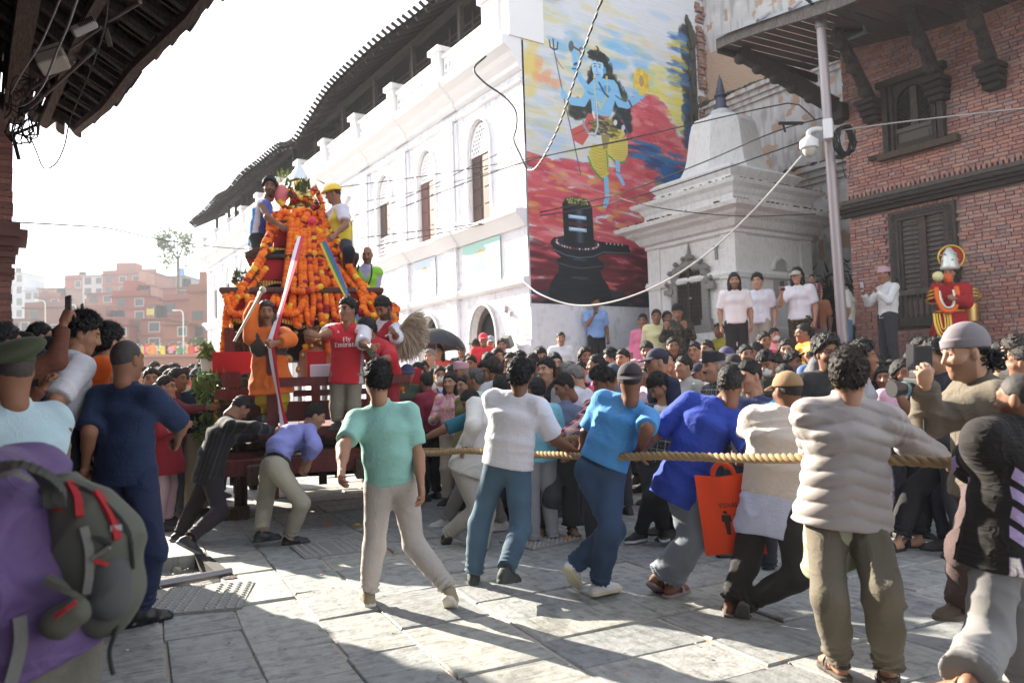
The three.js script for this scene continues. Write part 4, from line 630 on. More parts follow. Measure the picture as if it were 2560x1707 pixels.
if(hi%2)obj('parapet',[box(-w/2,w/2,H+0.18,H+0.9,-0.15,0)],mat(c[0]*0.9,c[1]*0.9,c[2]*0.9,0.95),g);
if(hi%4===1)obj('roof_room',box(-w*0.3,w*0.05,H+0.18,H+2.4,-4,-1),mat(c[0],c[1]*1.1,c[2]*1.1,0.95),g);
if(hi===8)obj('balcony',box(-w*0.42,w*0.42,2+sh*2,2+sh*2+0.5,0.1,0.7),mat(0.8,0.76,0.72),g);
if(hi===10)obj('painted_band',box(-w/2,w/2,2+sh*2.3,2+sh*2.75,0,0.1),mat(0.6,0.5,0.1),g);
if(hi===9)obj('shop_front',box(-w*0.45,w*0.2,2,2+sh*0.5,0,0.1),mat(0.4,0.55,0.5),g);
if(hi===2)obj('awning',box(-w*0.3,w*0.3,2+sh*3.2,2+sh*3.45,0,1.0),mat(0.8,0.3,0.08),g);
if(hi===11)obj('dark_gallery',[box(-w*0.3,w*0.45,2+sh,2+sh*1.7,0,0.1)],wm,g);
});
const tp=at(440,628,99),T=thing('broadleaf_tree','sunlit green tree rising beside the far end of the white palace','tree',V(tp.x,0,tp.z));
obj('trunk',[rod(V(0,0,0),V(0.2,tp.y-1,0),0.3,0.16),rod(V(0.2,tp.y-1.2,0),V(-1.4,tp.y+1.4,0.2),0.12,0.04),rod(V(0.2,tp.y-1.2,0),V(1.2,tp.y+1.8,-0.2),0.12,0.04),rod(V(0.2,tp.y-1.4,0),V(0,tp.y+2.2,0.4),0.1,0.03)],mat(0.12,0.09,0.07),T);
const lf=[],leaf=new THREE.PlaneGeometry(0.3,0.2);for(let k=0;k<34;k++){const c=V(rr(-2.6,2.2),tp.y+rr(-1.8,2.6),rr(-1.2,1.2));for(let q=0;q<55;q++){const p=V(rr(-1,1),rr(-1,1),rr(-1,1));if(p.length()>1)continue;p.multiplyScalar(0.8).add(c);lf.push(leaf.clone().rotateX(rr(-1.4,1.4)).rotateY(rr(0,6)).translate(p.x,p.y,p.z));}}
obj('crown',lf,new THREE.MeshPhysicalMaterial({color:new THREE.Color(0.075,0.13,0.03),roughness:0.9,transmission:0.35,thickness:0,side:THREE.DoubleSide}),T);
const bp=at(492,820,66),bush=thing('round_bush','small round green bush on the terrace by the end of the palace','bush',V(bp.x,4.15,bp.z));const bl=[];for(let q=0;q<500;q++){const p=V(rr(-1,1),rr(-1,1),rr(-1,1));if(p.length()>1)continue;bl.push(leaf.clone().rotateX(rr(-1.4,1.4)).rotateY(rr(0,6)).translate(p.x*1.1,p.y*1.0+1.1,p.z*1.1));}obj('leaves',bl,mat(0.07,0.11,0.03,0.9),bush);obj('stem',rod(V(0,0,0),V(0,1,0),0.06),M.darkWood,bush);
for(const[x,y,d,lb]of[[457,785,62,'slender white street lamp with curved head in front of the town'],[112,760,70,'tall thin pale lamp post on the left in front of the town'],[189,770,70,'tall thin pale lamp post behind the young men']]){const p=at(x,y,d),l=thing('street_lamp',lb,'street lamp',V(p.x,0,p.z));obj('post',rod(V(0,0,0),V(0,p.y,0),0.07,0.05),mat(0.6,0.6,0.6,0.5),l);obj('head',[tube([V(0,p.y-0.1,0),V(-0.1,p.y+0.25,0),V(-0.5,p.y+0.3,0)],0.05),new THREE.SphereGeometry(0.12,8,6).scale(2,0.6,1).translate(-0.6,p.y+0.28,0)],mat(0.65,0.65,0.65,0.5),l);}
}
// ---------- people: signed-distance bodies meshed with surface nets ----------
function nets(f,b,h){
const nx=Math.ceil((b[3]-b[0])/h)+2,ny=Math.ceil((b[4]-b[1])/h)+2,nz=Math.ceil((b[5]-b[2])/h)+2,X0=b[0]-h,Y0=b[1]-h,Z0=b[2]-h;
const D=new Float32Array(nx*ny*nz).fill(1),B=6,rad=B*h*0.87*1.5;
for(let k=0;k<nz;k+=B)for(let j=0;j<ny;j+=B)for(let i=0;i<nx;i+=B){
const c=f(X0+(i+B/2)*h,Y0+(j+B/2)*h,Z0+(k+B/2)*h),far=Math.abs(c)>rad;
for(let z=k;z<Math.min(k+B,nz);z++)for(let y=j;y<Math.min(j+B,ny);y++)for(let x=i;x<Math.min(i+B,nx);x++)
D[(z*ny+y)*nx+x]=far?c:f(X0+x*h,Y0+y*h,Z0+z*h);
}
const id=new Int32Array(nx*ny*nz).fill(-1),P=[],I=[],sy=nx,sz=nx*ny;
const off=[0,1,sy,sy+1,sz,sz+1,sz+sy,sz+sy+1],E=[[0,1],[2,3],[4,5],[6,7],[0,2],[1,3],[4,6],[5,7],[0,4],[1,5],[2,6],[3,7]];
for(let z=0;z<nz-1;z++)for(let y=0;y<ny-1;y++)for(let x=0;x<nx-1;x++){
const o=z*sz+y*sy+x;let m=0;for(let q=0;q<8;q++)if(D[o+off[q]]<0)m|=1<<q;
if(m===0||m===255)continue;
let px=0,py=0,pz=0,n=0;
for(const[a,c]of E)if(((m>>a)&1)!==((m>>c)&1)){const da=D[o+off[a]],dc=D[o+off[c]],t=da/(da-dc);px+=(a&1)+t*((c&1)-(a&1));py+=((a>>1)&1)+t*(((c>>1)&1)-((a>>1)&1));pz+=(a>>2)+t*((c>>2)-(a>>2));n++;}
id[o]=P.length/3;P.push(X0+(x+px/n)*h,Y0+(y+py/n)*h,Z0+(z+pz/n)*h);
if(x&&y&&z){
const q=(a,b2,c,d,fl)=>{if(a<0||b2<0||c<0||d<0)return;fl?I.push(a,b2,c,a,c,d):I.push(a,c,b2,a,d,c);};
if((m&1)!==((m>>1)&1))q(id[o-sy-sz],id[o-sz],id[o],id[o-sy],m&1);
if((m&1)!==((m>>2)&1))q(id[o-1-sz],id[o-1],id[o],id[o-sz],m&1);
if((m&1)!==((m>>4)&1))q(id[o-1-sy],id[o-sy],id[o],id[o-1],m&1);
}
}
const g=new THREE.BufferGeometry();g.setAttribute('position',new THREE.Float32BufferAttribute(P,3));g.setIndex(I);g.computeVertexNormals();return g;
}
const smin=(a,b,k)=>{const h=Math.max(k-Math.abs(a-b),0)/k;return Math.min(a,b)-h*h*k*0.25;};
const smax=(a,b,k)=>-smin(-a,-b,k);
const cap=(a,b,ra,rb=ra)=>{const dx=b.x-a.x,dy=b.y-a.y,dz=b.z-a.z,L=dx*dx+dy*dy+dz*dz+1e-9,ax=a.x,ay=a.y,az=a.z;return(x,y,z)=>{x-=ax;y-=ay;z-=az;let t=(x*dx+y*dy+z*dz)/L;t=t<0?0:t>1?1:t;x-=dx*t;y-=dy*t;z-=dz*t;return Math.sqrt(x*x+y*y+z*z)-ra-(rb-ra)*t;};};
const oval=(a,b,r,wa,da,wb,db)=>{const d=b.clone().sub(a),L=d.lengthSq(),u=d.clone().normalize(),rt=r.clone().addScaledVector(u,-r.dot(u)).normalize(),fw=rt.clone().cross(u);const e=0.07;return(X,Y,Z)=>{
const x=X-a.x,y=Y-a.y,z=Z-a.z;let t=(x*d.x+y*d.y+z*d.z)/L;const al=x*u.x+y*u.y+z*u.z;t=t<0?0:t>1?1:t;const s=al-t*Math.sqrt(L),p=x*rt.x+y*rt.y+z*rt.z,q=x*fw.x+y*fw.y+z*fw.z,w=wa+(wb-wa)*t,dd=da+(db-da)*t;
const k0=Math.sqrt(p*p/(w*w)+q*q/(dd*dd)+s*s/(e*e)),k1=Math.sqrt(p*p/(w*w*w*w)+q*q/(dd*dd*dd*dd)+s*s/(e*e*e*e));return k1<1e-9?-dd:k0*(k0-1)/k1;};};
const ell3=(cx,cy,cz,a,b,c)=>(x,y,z)=>{x-=cx;y-=cy;z-=cz;const k0=Math.sqrt(x*x/(a*a)+y*y/(b*b)+z*z/(c*c)),k1=Math.sqrt(x*x/(a**4)+y*y/(b**4)+z*z/(c**4));return k1<1e-9?-Math.min(a,b,c):k0*(k0-1)/k1;};
const uni=(l,k=0.04)=>(x,y,z)=>{let d=9;for(let i=0;i<l.length;i++){const e=l[i](x,y,z);d=d>5?e:smin(d,e,k);}return d;};
function bounds(pts,m){const b=[9e9,9e9,9e9,-9e9,-9e9,-9e9];for(const p of pts){b[0]=Math.min(b[0],p.x-m);b[1]=Math.min(b[1],p.y-m);b[2]=Math.min(b[2],p.z-m);b[3]=Math.max(b[3],p.x+m);b[4]=Math.max(b[4],p.y+m);b[5]=Math.max(b[5],p.z+m);}return b;}
const frame=(o,x,y,z)=>new THREE.Matrix4().makeBasis(x,y,z).setPosition(o);
const fold=(x,y,z,s,f)=>{const w=noise(x*1.7+s,y*1.7,z*1.7)-0.5,an=(s%3-1)*0.5+w*2.4,c=Math.cos(an),n=Math.sin(an),h=x*0.8+z*0.6,u=h*c-y*n,v=h*n+y*c;const a=noise(u*f*0.22+s,v*f*1.0+w*1.5,(z-x)*f*0.25),b=noise(u*f*0.5-s,v*f*0.16+7,(x+z)*f*0.45),m=sstep(0.3,0.65,noise(x*3.1,y*3.1+s,z*3.1));return((1-Math.abs(2*a-1))**4*0.85+(1-Math.abs(2*b-1))**4*0.35)*(0.35+0.65*m)-0.22;};
const headCache=new Map();
function headGeo(cell,o={}){
const key=cell+JSON.stringify(o);if(headCache.has(key))return headCache.get(key);
const open=o.shout?0.02:0,L=[ell3(0,0.022,-0.012,0.074,0.096,0.093),ell3(0,-0.045,0.022,0.057,0.076,0.066),cap(V(0,-0.103-open,0.05),V(0,-0.105-open,0.06),0.022),cap(V(0,-0.05,-0.025),V(0,-0.14,-0.035),0.056,0.056)];
const S=[cap(V(-0.04,0.026,0.067),V(0.04,0.026,0.067),0.014),cap(V(0.033,-0.022,0.062),V(0.045,-0.03,0.045),0.018),cap(V(-0.033,-0.022,0.062),V(-0.045,-0.03,0.045),0.018)];
const nose=uni([cap(V(0,0.012,0.084),V(0,-0.03,0.104),0.009,0.013),cap(V(-0.013,-0.034,0.09),V(0.013,-0.034,0.09),0.009)],0.012);
const lips=uni([cap(V(-0.019,-0.06,0.079),V(0.019,-0.06,0.079),0.0075),cap(V(-0.015,-0.07-open,0.078),V(0.015,-0.07-open,0.078),0.008)],0.004);
const ears=s=>uni([ell3(s*0.077,-0.006,-0.012,0.011,0.033,0.02),ell3(s*0.073,-0.02,-0.002,0.01,0.018,0.012)],0.008),e1=ears(1),e2=ears(-1);
const base=uni(L,0.045),soft=uni(S,0.02);
const f=(x,y,z)=>{
let d=smin(base(x,y,z),soft(x,y,z),0.03);
const ax=Math.abs(x);d=smax(d,-(Math.hypot(ax-0.033,(y-0.004)*1.3,z-0.1)-0.021),0.016);
d=smin(d,nose(x,y,z),0.014);d=smin(d,lips(x,y,z),0.01);
if(o.shout)d=smax(d,-(Math.hypot(x*0.9,(y+0.073)*1.0,z-0.088)-0.016),0.006);
d=Math.min(d,Math.hypot(ax-0.032,y-0.004,z-0.0725)-0.0125);
return smin(smin(d,e1(x,y,z),0.008),e2(x,y,z),0.008);
};
const g=nets(f,[-0.1,-0.2,-0.12,0.1,0.125,0.13],cell),p=g.attributes.position,c=new Float32Array(p.count*3);
for(let i=0;i<p.count;i++){
const x=p.getX(i),y=p.getY(i),z=p.getZ(i),ax=Math.abs(x);let k=[1,1,1];
const er=Math.hypot(ax-0.032,y-0.004,z-0.0725);if(er<0.0142&&z>0.074){const ir=Math.hypot(ax-0.032,y-0.004);k=ir<0.0075?[0.06,0.07,0.09]:[1.1,1.25,1.45];if(y>0.011)k=[0.25,0.25,0.25];}
else if(z>0.055&&Math.abs(y-0.026-0.006*Math.cos((ax-0.034)*60))<0.006&&ax>0.012&&ax<0.055)k=[0.13,0.12,0.13];
else if(z>0.07&&lips(x,y,z)<0.0035)k=o.shout&&Math.abs(y+0.072)<0.012&&z<0.086?[0.1,0.04,0.04]:[0.92,0.66,0.64];
if(o.beard&&z>-0.01&&y<-0.045-(z<0.05?(z-0.05)*0.9:0)&&y>-0.15&&!(lips(x,y,z)<0.003)){const n=o.beard;k=k.map(q=>q*n);}
if(o.stache&&z>0.075&&y<-0.04&&y>-0.056&&ax<0.03)k=[0.14,0.14,0.15];
if(z<0.02&&y>-0.01&&y<0.02&&ax>0.07)k=k.map(q=>q*1);
c.set(k,i*3);
}
g.setAttribute('color',new THREE.BufferAttribute(c,3));headCache.set(key,g);return g;
}
function hairGeo(style,cell){
const key='h'+style+cell;if(headCache.has(key))return headCache.get(key);
const st={short:[0.012,0.009,85],thick:[0.02,0.013,75],curly:[0.026,0.03,52],buzz:[0.004,0.002,80],bald:[0.003,0.001,80],long:[0.016,0.009,60],bun:[0.011,0.005,70],spiky:[0.026,0.028,60],fringe:[0.018,0.011,75]}[style];
const[t,amp,fr]=st,long=style==='long',bun=style==='bun';
const sk=ell3(0,0.022+t*0.45,-0.014,0.075+t,0.098+t*1.3,0.094+t),fade=style==='spiky'||style==='curly';
const lk=long?uni([cap(V(-0.062,0.0,-0.02),V(-0.085,-0.26,-0.02),0.045,0.035),cap(V(0.062,0.0,-0.02),V(0.085,-0.26,-0.02),0.045,0.035),cap(V(0,0,-0.07),V(0,-0.3,-0.085),0.055,0.05)],0.05):null;
const bn=bun?ell3(0,0.0,-0.125,0.046,0.05,0.04):null;
const f=(x,y,z)=>{
let d=sk(x,y,z),n=noise(x*fr+9,y*fr*(long?0.35:0.8),z*fr)-0.45+0.5*(noise(x*fr*2.2,y*fr*1.4,z*fr*2.2)-0.5);
const low=fade?sstep(0.03,-0.06,y):0;d-=amp*n;d+=low*t*0.85;
if(lk)d=smin(d,lk(x,y,z)-amp*n,0.04);
const face=style==='fringe'?z*0.9-Math.max(0,y-0.045)*3-0.015:style==='bald'?z*0.8+y*0.5-0.005:z*0.8-y*0.78-0.002+0.022*n-(long?0.004:0);
d=smax(d,long&&y<-0.02?z-0.03:face,0.008);
if(style==='bald')d=smax(d,y-0.035,0.01);
d=smax(d,-(Math.hypot(Math.abs(x)-0.082,(y+0.008)*0.8,z+0.006)-(long?0.0:0.026)),0.01);
if(bn)d=smin(d,bn(x,y,z)-0.004*n,0.015);
if(!long)d=smax(d,-0.105-y,0.01);
return d;
};
const g=hairUV([-0.14,long?-0.36:-0.12,-0.19,0.14,0.2,0.14]);headCache.set(key,g);return g;
function hairUV(b){
let g=nets(f,b,cell);const p=g.attributes.position,nn=g.attributes.normal,uv=[];for(let i=0;i<p.count;i++){const x=p.getX(i),y=p.getY(i),z=p.getZ(i),r=Math.hypot(x,z);uv.push(r>0.03?Math.atan2(x,-z)*0.09:x,y*0.8-r);}g.setAttribute('uv',new THREE.Float32BufferAttribute(uv,2));
if(style==='buzz'||style==='bald')return g;
const P=[],N=[],I=[],fine=cell<0.0056,cnt=fine?2600:420,len=(style==='short'||style==='bun'?0.02:0.032)*(fine?1:1.2),wd=fine?0.0011:0.0026;const o=V(),n=V(),d=V(),sd=V();
for(let k=0;k<cnt;k++){const i=Math.floor(rnd()*p.count);o.fromBufferAttribute(p,i);n.fromBufferAttribute(nn,i);if(o.z>0.05&&n.z>0.6&&o.y<0.06)continue;d.set(rr(-0.5,0.5),o.y>0.09?rr(-0.4,0.3):-1,(style==='fringe'?1:-0.5)*rr(0.2,1));d.addScaledVector(n,-d.dot(n)+rr(0.12,0.5)).normalize().multiplyScalar(len*rr(0.6,1.2));sd.copy(d).cross(n).setLength(wd);o.addScaledVector(n,-0.003);
const q=P.length/3;for(const v of[o.clone().add(sd),o.clone().sub(sd),o.clone().addScaledVector(n,wd*1.6),o.clone().add(d)]){P.push(v.x,v.y,v.z);N.push(n.x,n.y,n.z);}I.push(q,q+2,q+3,q+2,q+1,q+3,q+1,q,q+3);}
const h=new THREE.BufferGeometry();h.setAttribute('position',new THREE.Float32BufferAttribute(P,3));h.setAttribute('normal',new THREE.Float32BufferAttribute(N,3));h.setAttribute('uv',new THREE.Float32BufferAttribute(new Float32Array(P.length/3*2),2));h.setIndex(I);return mergeGeometries([g,h]);
}
}
const HAT={
cap:(back,c=0.006)=>nets((x,y,z)=>{const zz=back?-z:z;let d=smax(ell3(0,0.032,-0.012,0.09,0.1,0.107)(x,y,z),0.028-0.04*(zz>0?0:zz)-y-(back?z*0.12:0),0.006);const br=smax(smax(Math.hypot(x/0.9,zz-0.075)-0.1,0.05-zz,0.004),Math.abs(y-0.04+(zz-0.07)*0.35+x*x*2.2)-0.005,0.003);d=Math.min(smin(d,br,0.01),Math.hypot(x,y-0.128,z+0.012)-0.009);const sm2=Math.abs(Math.atan2(x,z+0.012)*3/Math.PI%1);return d+(sm2<0.06&&y>0.06?0.0015:0);},[-0.12,-0.02,-0.21,0.12,0.15,0.2],c),
topi:(_,c=0.006)=>nets((x,y,z)=>{const top=0.135+0.03*sstep(0.05,-0.05,Math.abs(z))-x*0.12+z*0.1;return smax(smax(ell3(0,0.05,-0.008,0.086,0.3,0.106)(x,y,z),0.045-y-z*0.1,0.006),y-top,0.012);},[-0.11,0,-0.14,0.11,0.2,0.13],c),
beanie:(_,c=0.005)=>nets((x,y,z)=>{const d=ell3(0,0.045,-0.02,0.092,0.108,0.112)(x,y,z)-0.003*fold(x,y,z,3,22),b=smax(ell3(0,0.04,-0.015,0.094,0.2,0.113)(x,y,z),Math.abs(y-0.045-z*0.12)-0.022,0.006);return smin(smax(d,0.03+z*0.12-y,0.006),b,0.005);},[-0.12,-0.03,-0.17,0.12,0.18,0.14],c),
beret:(_,c=0.005)=>nets((x,y,z)=>smin(smax(ell3(0.02,0.075,-0.02,0.125,0.055,0.135)(x*1+(y-0.07)*0.35,y+x*0.32,z),0.03-y-x*0.1,0.008)-0.002*fold(x,y,z,5,20),smax(ell3(0,0.045,-0.012,0.084,0.2,0.103)(x,y,z),Math.abs(y-0.045)-0.014,0.004),0.01),[-0.18,-0.03,-0.19,0.18,0.17,0.15],c),
helmet:(_,c=0.006)=>nets((x,y,z)=>{const d=smax(ell3(0,0.045,-0.005,0.105,0.108,0.122)(x,y,z),0.04-y,0.006),b=smax(Math.hypot(x,z-0.02)-0.135,Math.abs(y-0.045)-0.006,0.004);return smin(d,b,0.01)-(Math.abs(x)<0.016?0.006:0);},[-0.16,0,-0.16,0.16,0.18,0.18],c),
scarf:(_,c=0.007)=>nets((x,y,z)=>smax(uni([ell3(0,0.02,-0.015,0.093,0.118,0.112),cap(V(0,-0.08,-0.02),V(0,-0.19,-0.03),0.085,0.12)],0.05)(x,y,z)-0.007*fold(x,y,z,8,16),z-0.055-y*0.2,0.01),[-0.18,-0.33,-0.2,0.18,0.17,0.15],c),
brimhat:(_,c=0.007)=>nets((x,y,z)=>smin(smax(ell3(0,0.05,-0.01,0.088,0.095,0.104)(x,y,z),0.04-y,0.006),smax(Math.hypot(x,z+0.01)-0.17,Math.abs(y-0.042)-0.005,0.004),0.012),[-0.19,0,-0.2,0.19,0.17,0.19],c),
};
const hatCache=new Map();const hatGeo=(n,back,c)=>{const k=n+back+c;if(!hatCache.has(k))hatCache.set(k,HAT[n](back,c));return hatCache.get(k);};
function handGeo(curl,cell,spread=0.1){
const key='hand'+[curl,cell,spread];if(headCache.has(key))return headCache.get(key);
const palm=uni([cap(V(-0.024,0.03,0),V(-0.026,0.078,0),0.015),cap(V(0,0.02,0),V(-0.006,0.086,0),0.0155),cap(V(0.02,0.03,0),V(0.016,0.086,0),0.0155),cap(V(0,-0.01,0),V(0,0.04,0),0.025,0.02)],0.02);
const F=[];[[-0.031,0.078,0.055,0.0075],[-0.0105,0.088,0.072,0.0085],[0.0105,0.09,0.076,0.0088],[0.03,0.084,0.068,0.0085]].forEach(([x,y,l,r],i)=>{
let a=curl*(0.55+0.08*(3-i)),p=V(x*0.88,y-0.014,0),s=(i-1.5)*spread*0.5;for(let k=0;k<3;k++){const L=l*[0.45,0.31,0.26][k],q=p.clone().add(V(Math.sin(s)*L,Math.cos(a)*L,-Math.sin(a)*L));F.push(cap(p,q,r*(1.05-0.08*k),r*(0.98-0.1*k)));p=q;a+=curl*1.05;}});
const t0=V(0.022,0.024,-0.004),t1=V(0.047,0.05,-0.014-curl*0.008),t2=V(0.052-curl*0.012,0.078,-0.022-curl*0.016),t3=V(0.048-curl*0.02,0.1-curl*0.01,-0.026-curl*0.02);
const th=uni([cap(t0,t1,0.015,0.012),cap(t1,t2,0.011,0.01),cap(t2,t3,0.0095,0.008)],0.008);
const f=(x,y,z)=>{let d=palm(x,y,z),e=9;for(const q of F)e=Math.min(e,q(x,y,z));return smin(smin(d,e,0.008),th(x,y,z),0.012);};
const g=nets(f,[-0.07,-0.045,-0.11,0.085,0.19,0.04],cell);headCache.set(key,g);return g;
}
const tint=(g,s,a)=>{const p=g.attributes.position,c=new Float32Array(p.count*3);for(let i=0;i<p.count;i++){const x=p.getX(i),y=p.getY(i),z=p.getZ(i),k=1+a*(1.1*noise(x*4+s,y*3,z*4)+0.5*noise(x*17,y*13+s,z*17)-0.75);c.set([k,k,k*(1-0.02*a)],i*3);}g.setAttribute('color',new THREE.BufferAttribute(c,3));};
const place=(g,m)=>{const q=g.clone();q.applyMatrix4(m);return q;};
const tri=g=>g.index?g.toNonIndexed():g;
function joinSkin(list){
return mergeGeometries(list.map(g=>{g=g.clone();if(!g.attributes.color)paint(g,[1,1,1]);g.deleteAttribute('uv');return g;}));
}
const skins={a:[0.38,0.20,0.125],b:[0.28,0.135,0.082],c:[0.46,0.26,0.17],d:[0.18,0.085,0.052],e:[0.5,0.3,0.2]};
const skinMats={};const skinMat=k=>skinMats[k]||=new THREE.MeshPhysicalMaterial({color:new THREE.Color(...skins[k]),roughness:0.55,vertexColors:true,specularIntensity:0.6});
const strand=dataTex(256,(u,v)=>{const n=0.6*tn(u,v*0.125%1,128,2)+0.4*tn(u,v*0.25%1,256,5);return[n,n,n];},false,6),hb={bumpMap:strand,bumpScale:0.004},hairM=mat(0.011,0.0095,0.0095,0.62,hb),hairBrown=mat(0.03,0.018,0.012,0.62,hb),hairGrey=mat(0.22,0.21,0.2,0.7,hb),hairDust=mat(0.04,0.03,0.025,0.7,hb);
const weave=dataTex(128,(u,v)=>{const a=0.5+0.25*Math.sin(u*128*Math.PI)*Math.sin(v*128*Math.PI)+0.25*(tn(u,v,64)-0.5);return[a,a,a];},false,14);
const wrinkle=dataTex(512,(u,v)=>{const w=tn(u,v,32,3)*0.05,a=tn(u+w,v*0.5%1,32,1),b=tn((u*0.5+w)%1,v,64,8),c=tn(u,v,128,6),r=x=>(1-Math.abs(2*x-1))**3,g=0.5*r(a)+0.35*r(b)+0.12*r(c)+0.05*tn(u,v,256,2);return[g,g,g];},false,0.9);
const CMC=new Map();
function cloth(c,o={}){const k=c+JSON.stringify(Object.keys(o).map(q=>[q,o[q]?.isTexture?o[q].uuid:o[q]]));if(!CMC.has(k)){const m=new THREE.MeshPhysicalMaterial({color:typeof c==='string'?new THREE.Color(c):new THREE.Color(...c),roughness:0.88,sheen:0.25,sheenRoughness:0.6,sheenColor:new THREE.Color(0.5,0.5,0.5),bumpMap:wrinkle,bumpScale:0.0032,vertexColors:true,...o});CMC.set(k,m);}return CMC.get(k);}
function figure(name,label,J,o){
const s=J.s,base=J.base,G=o.local?new THREE.Group():thing(name,label,'person',base,0,o.group);
if(o.local)G.name=name;
const c=o.cell||0.013,hc=o.hcell||0.0055,L=p=>p.clone().sub(base),j={};for(const k in J)j[k]=J[k].isVector3&&!/^(rs|rh|hf|hr|hu|hd.|hz.|base)$/.test(k)?L(J[k]):J[k];
const up=j.neck.clone().sub(j.pel).normalize(),rs=j.rs,rh=j.rh,fw=rs.clone().cross(up).normalize().negate();
const W=j.pel.clone().lerp(j.neck,0.36),Cc=j.pel.clone().lerp(j.neck,0.7),T=j.neck,P=j.pel,fat=o.fat||1,sd=o.seed||(label.length*7%31);
const bend=o.bend||0;W.addScaledVector(fw,-0.02*s-bend);Cc.addScaledVector(fw,-0.012*s-bend*0.7);
const torso=(e,low=0)=>[oval(P.clone().addScaledVector(up,-low),W,rh,(0.158+e)*s*fat,(0.112+e)*s*fat,(0.142+e*1.2)*s*fat,(0.104+e)*s*fat),oval(W,Cc,rs.clone().add(rh),(0.142+e*1.2)*s*fat,(0.104+e)*s*fat,(0.165+e)*s,(0.118+e)*s),oval(Cc,T.clone().addScaledVector(up,-0.035*s),rs,(0.165+e)*s,(0.118+e)*s,(0.115+e)*s,(0.07+e)*s)];
const sh=(S,e)=>cap(T.clone().lerp(S,0.2).addScaledVector(up,-0.03*s),S.clone().lerp(T,0.06),(0.05+e)*s,(0.052+e)*s);
const limb=(S,E2,W2,e)=>[cap(S,E2,(0.053+e)*s,(0.041+e)*s),cap(E2,W2,(0.042+e)*s,(0.027+e)*s),cap(E2,E2.clone().lerp(W2,0.45),(0.041+e)*s,(0.038+e)*s)];
const leg=(H,K,A,e,flare=0)=>[cap(H,K,(0.088+e)*s,(0.058+e)*s),cap(K,A,(0.056+e)*s,(0.036+e+flare)*s),cap(K.clone().lerp(A,0.12),K.clone().lerp(A,0.5),(0.054+e)*s,(0.05+e)*s)];
const bare=o.barelegs,parts=[...torso(-0.02),sh(j.shR,-0.016),sh(j.shL,-0.016),...limb(j.shR,j.elR,j.wrR,-0.002),...limb(j.shL,j.elL,j.wrL,-0.002),cap(T.clone().addScaledVector(up,-0.03*s),j.head.clone().addScaledVector(j.hu,-0.06*s),0.056*s,0.053*s),...leg(j.hipR,j.knR,j.anR,-0.012),...leg(j.hipL,j.knL,j.anL,-0.012)];
if(o.shoe==='slip'||o.shoe==='sandal'||!o.shoe)for(const[A,F]of[[j.anR,j.ftR],[j.anL,j.ftL]]){const m=F.clone(),p=q=>V(...q).multiplyScalar(s).applyMatrix4(frame(A,m.x,m.y,m.z));parts.push(cap(p([0,-0.045,-0.035]),p([0,-0.045,0.1]),0.03*s,0.026*s),cap(p([0,-0.02,0]),p([0,-0.05,0.15]),0.034*s,0.02*s),cap(p([-0.03,-0.055,0.13]),p([-0.025,-0.062,0.16]),0.014*s,0.01*s),cap(p([0.028,-0.055,0.135]),p([0.024,-0.062,0.185]),0.015*s,0.011*s),cap(p([0,-0.055,0.14]),p([0,-0.062,0.18]),0.013*s,0.01*s));}
const all=[j.pel,j.neck,j.head,j.elR,j.elL,j.wrR,j.wrL,j.knR,j.knL,j.anR,j.anL,j.shR,j.shL];
const body=nets(uni(parts,0.03),bounds(all,0.2),c);
const hm=frame(j.head,j.hr.clone().negate(),j.hu,j.hf).scale(V(s,s,s).multiplyScalar(o.headScale||1));
const sk=[body,place(headGeo(hc,o.face||{}),hm)];
for(const[Wr,El,side,cu]of[[j.wrR,j.elR,1,o.curlR??o.curl??0.5],[j.wrL,j.elL,-1,o.curlL??o.curl??0.5]]){
const hd=side>0?j.hdR:j.hdL,y=(hd?hd.clone():Wr.clone().sub(El)).normalize();let z=side>0?j.hzR:j.hzL;z=(z?z.clone():rs.clone().multiplyScalar(side));z.addScaledVector(y,-z.dot(y)).normalize();const x=y.clone().cross(z);
const g=place(handGeo(cu,o.handCell||0.0055),frame(Wr,x.clone().multiplyScalar(side>0?1:1),y,z).multiply(new THREE.Matrix4().makeScale(side>0?-s:s,s,s)));
if(side>0){const ix=g.index.array;for(let i=0;i<ix.length;i+=3){const t=ix[i];ix[i]=ix[i+1];ix[i+1]=t;}g.computeVertexNormals();}
sk.push(g);
}
obj('body',joinSkin(sk),skinMat(o.skin||'a'),G);
if(o.hair)obj('hair',place(hairGeo(o.hat&&/short|thick|curly|fringe|spiky/.test(o.hair)?'buzz':o.hair,o.hairCell||Math.min(hc,0.0048)),hm),o.hairMat||hairM,G);
if(o.hat){obj(o.hatName||'hat',place(hatGeo(o.hat,o.hatBack,o.hatCell||0.006),hm),o.hatMat,G);}
if(o.glasses){const t=[];for(const q of[-1,1])t.push(new THREE.TorusGeometry(0.022,0.0022,5,14).translate(q*0.032,0.003,0.094),bar(V(q*0.054,0.006,0.09),V(q*0.076,0.004,0),0.003));t.push(bar(V(-0.01,0.005,0.096),V(0.01,0.005,0.096),0.003));obj('glasses',place(merge(t),hm),M.black,G);}
if(o.mask)obj('face_mask',place(nets((x,y,z)=>smax(Math.abs(uni([ell3(0,-0.048,0.03,0.063,0.072,0.072),cap(V(0,-0.03,0.085),V(0,-0.06,0.095),0.014)],0.03)(x,y,z))-0.003,smax(Math.abs(y+0.055)-0.045,0.02-z,0.004),0.004),[-0.09,-0.13,0,0.09,0.02,0.14],0.005),hm),mat(...(o.mask),0.8),G);
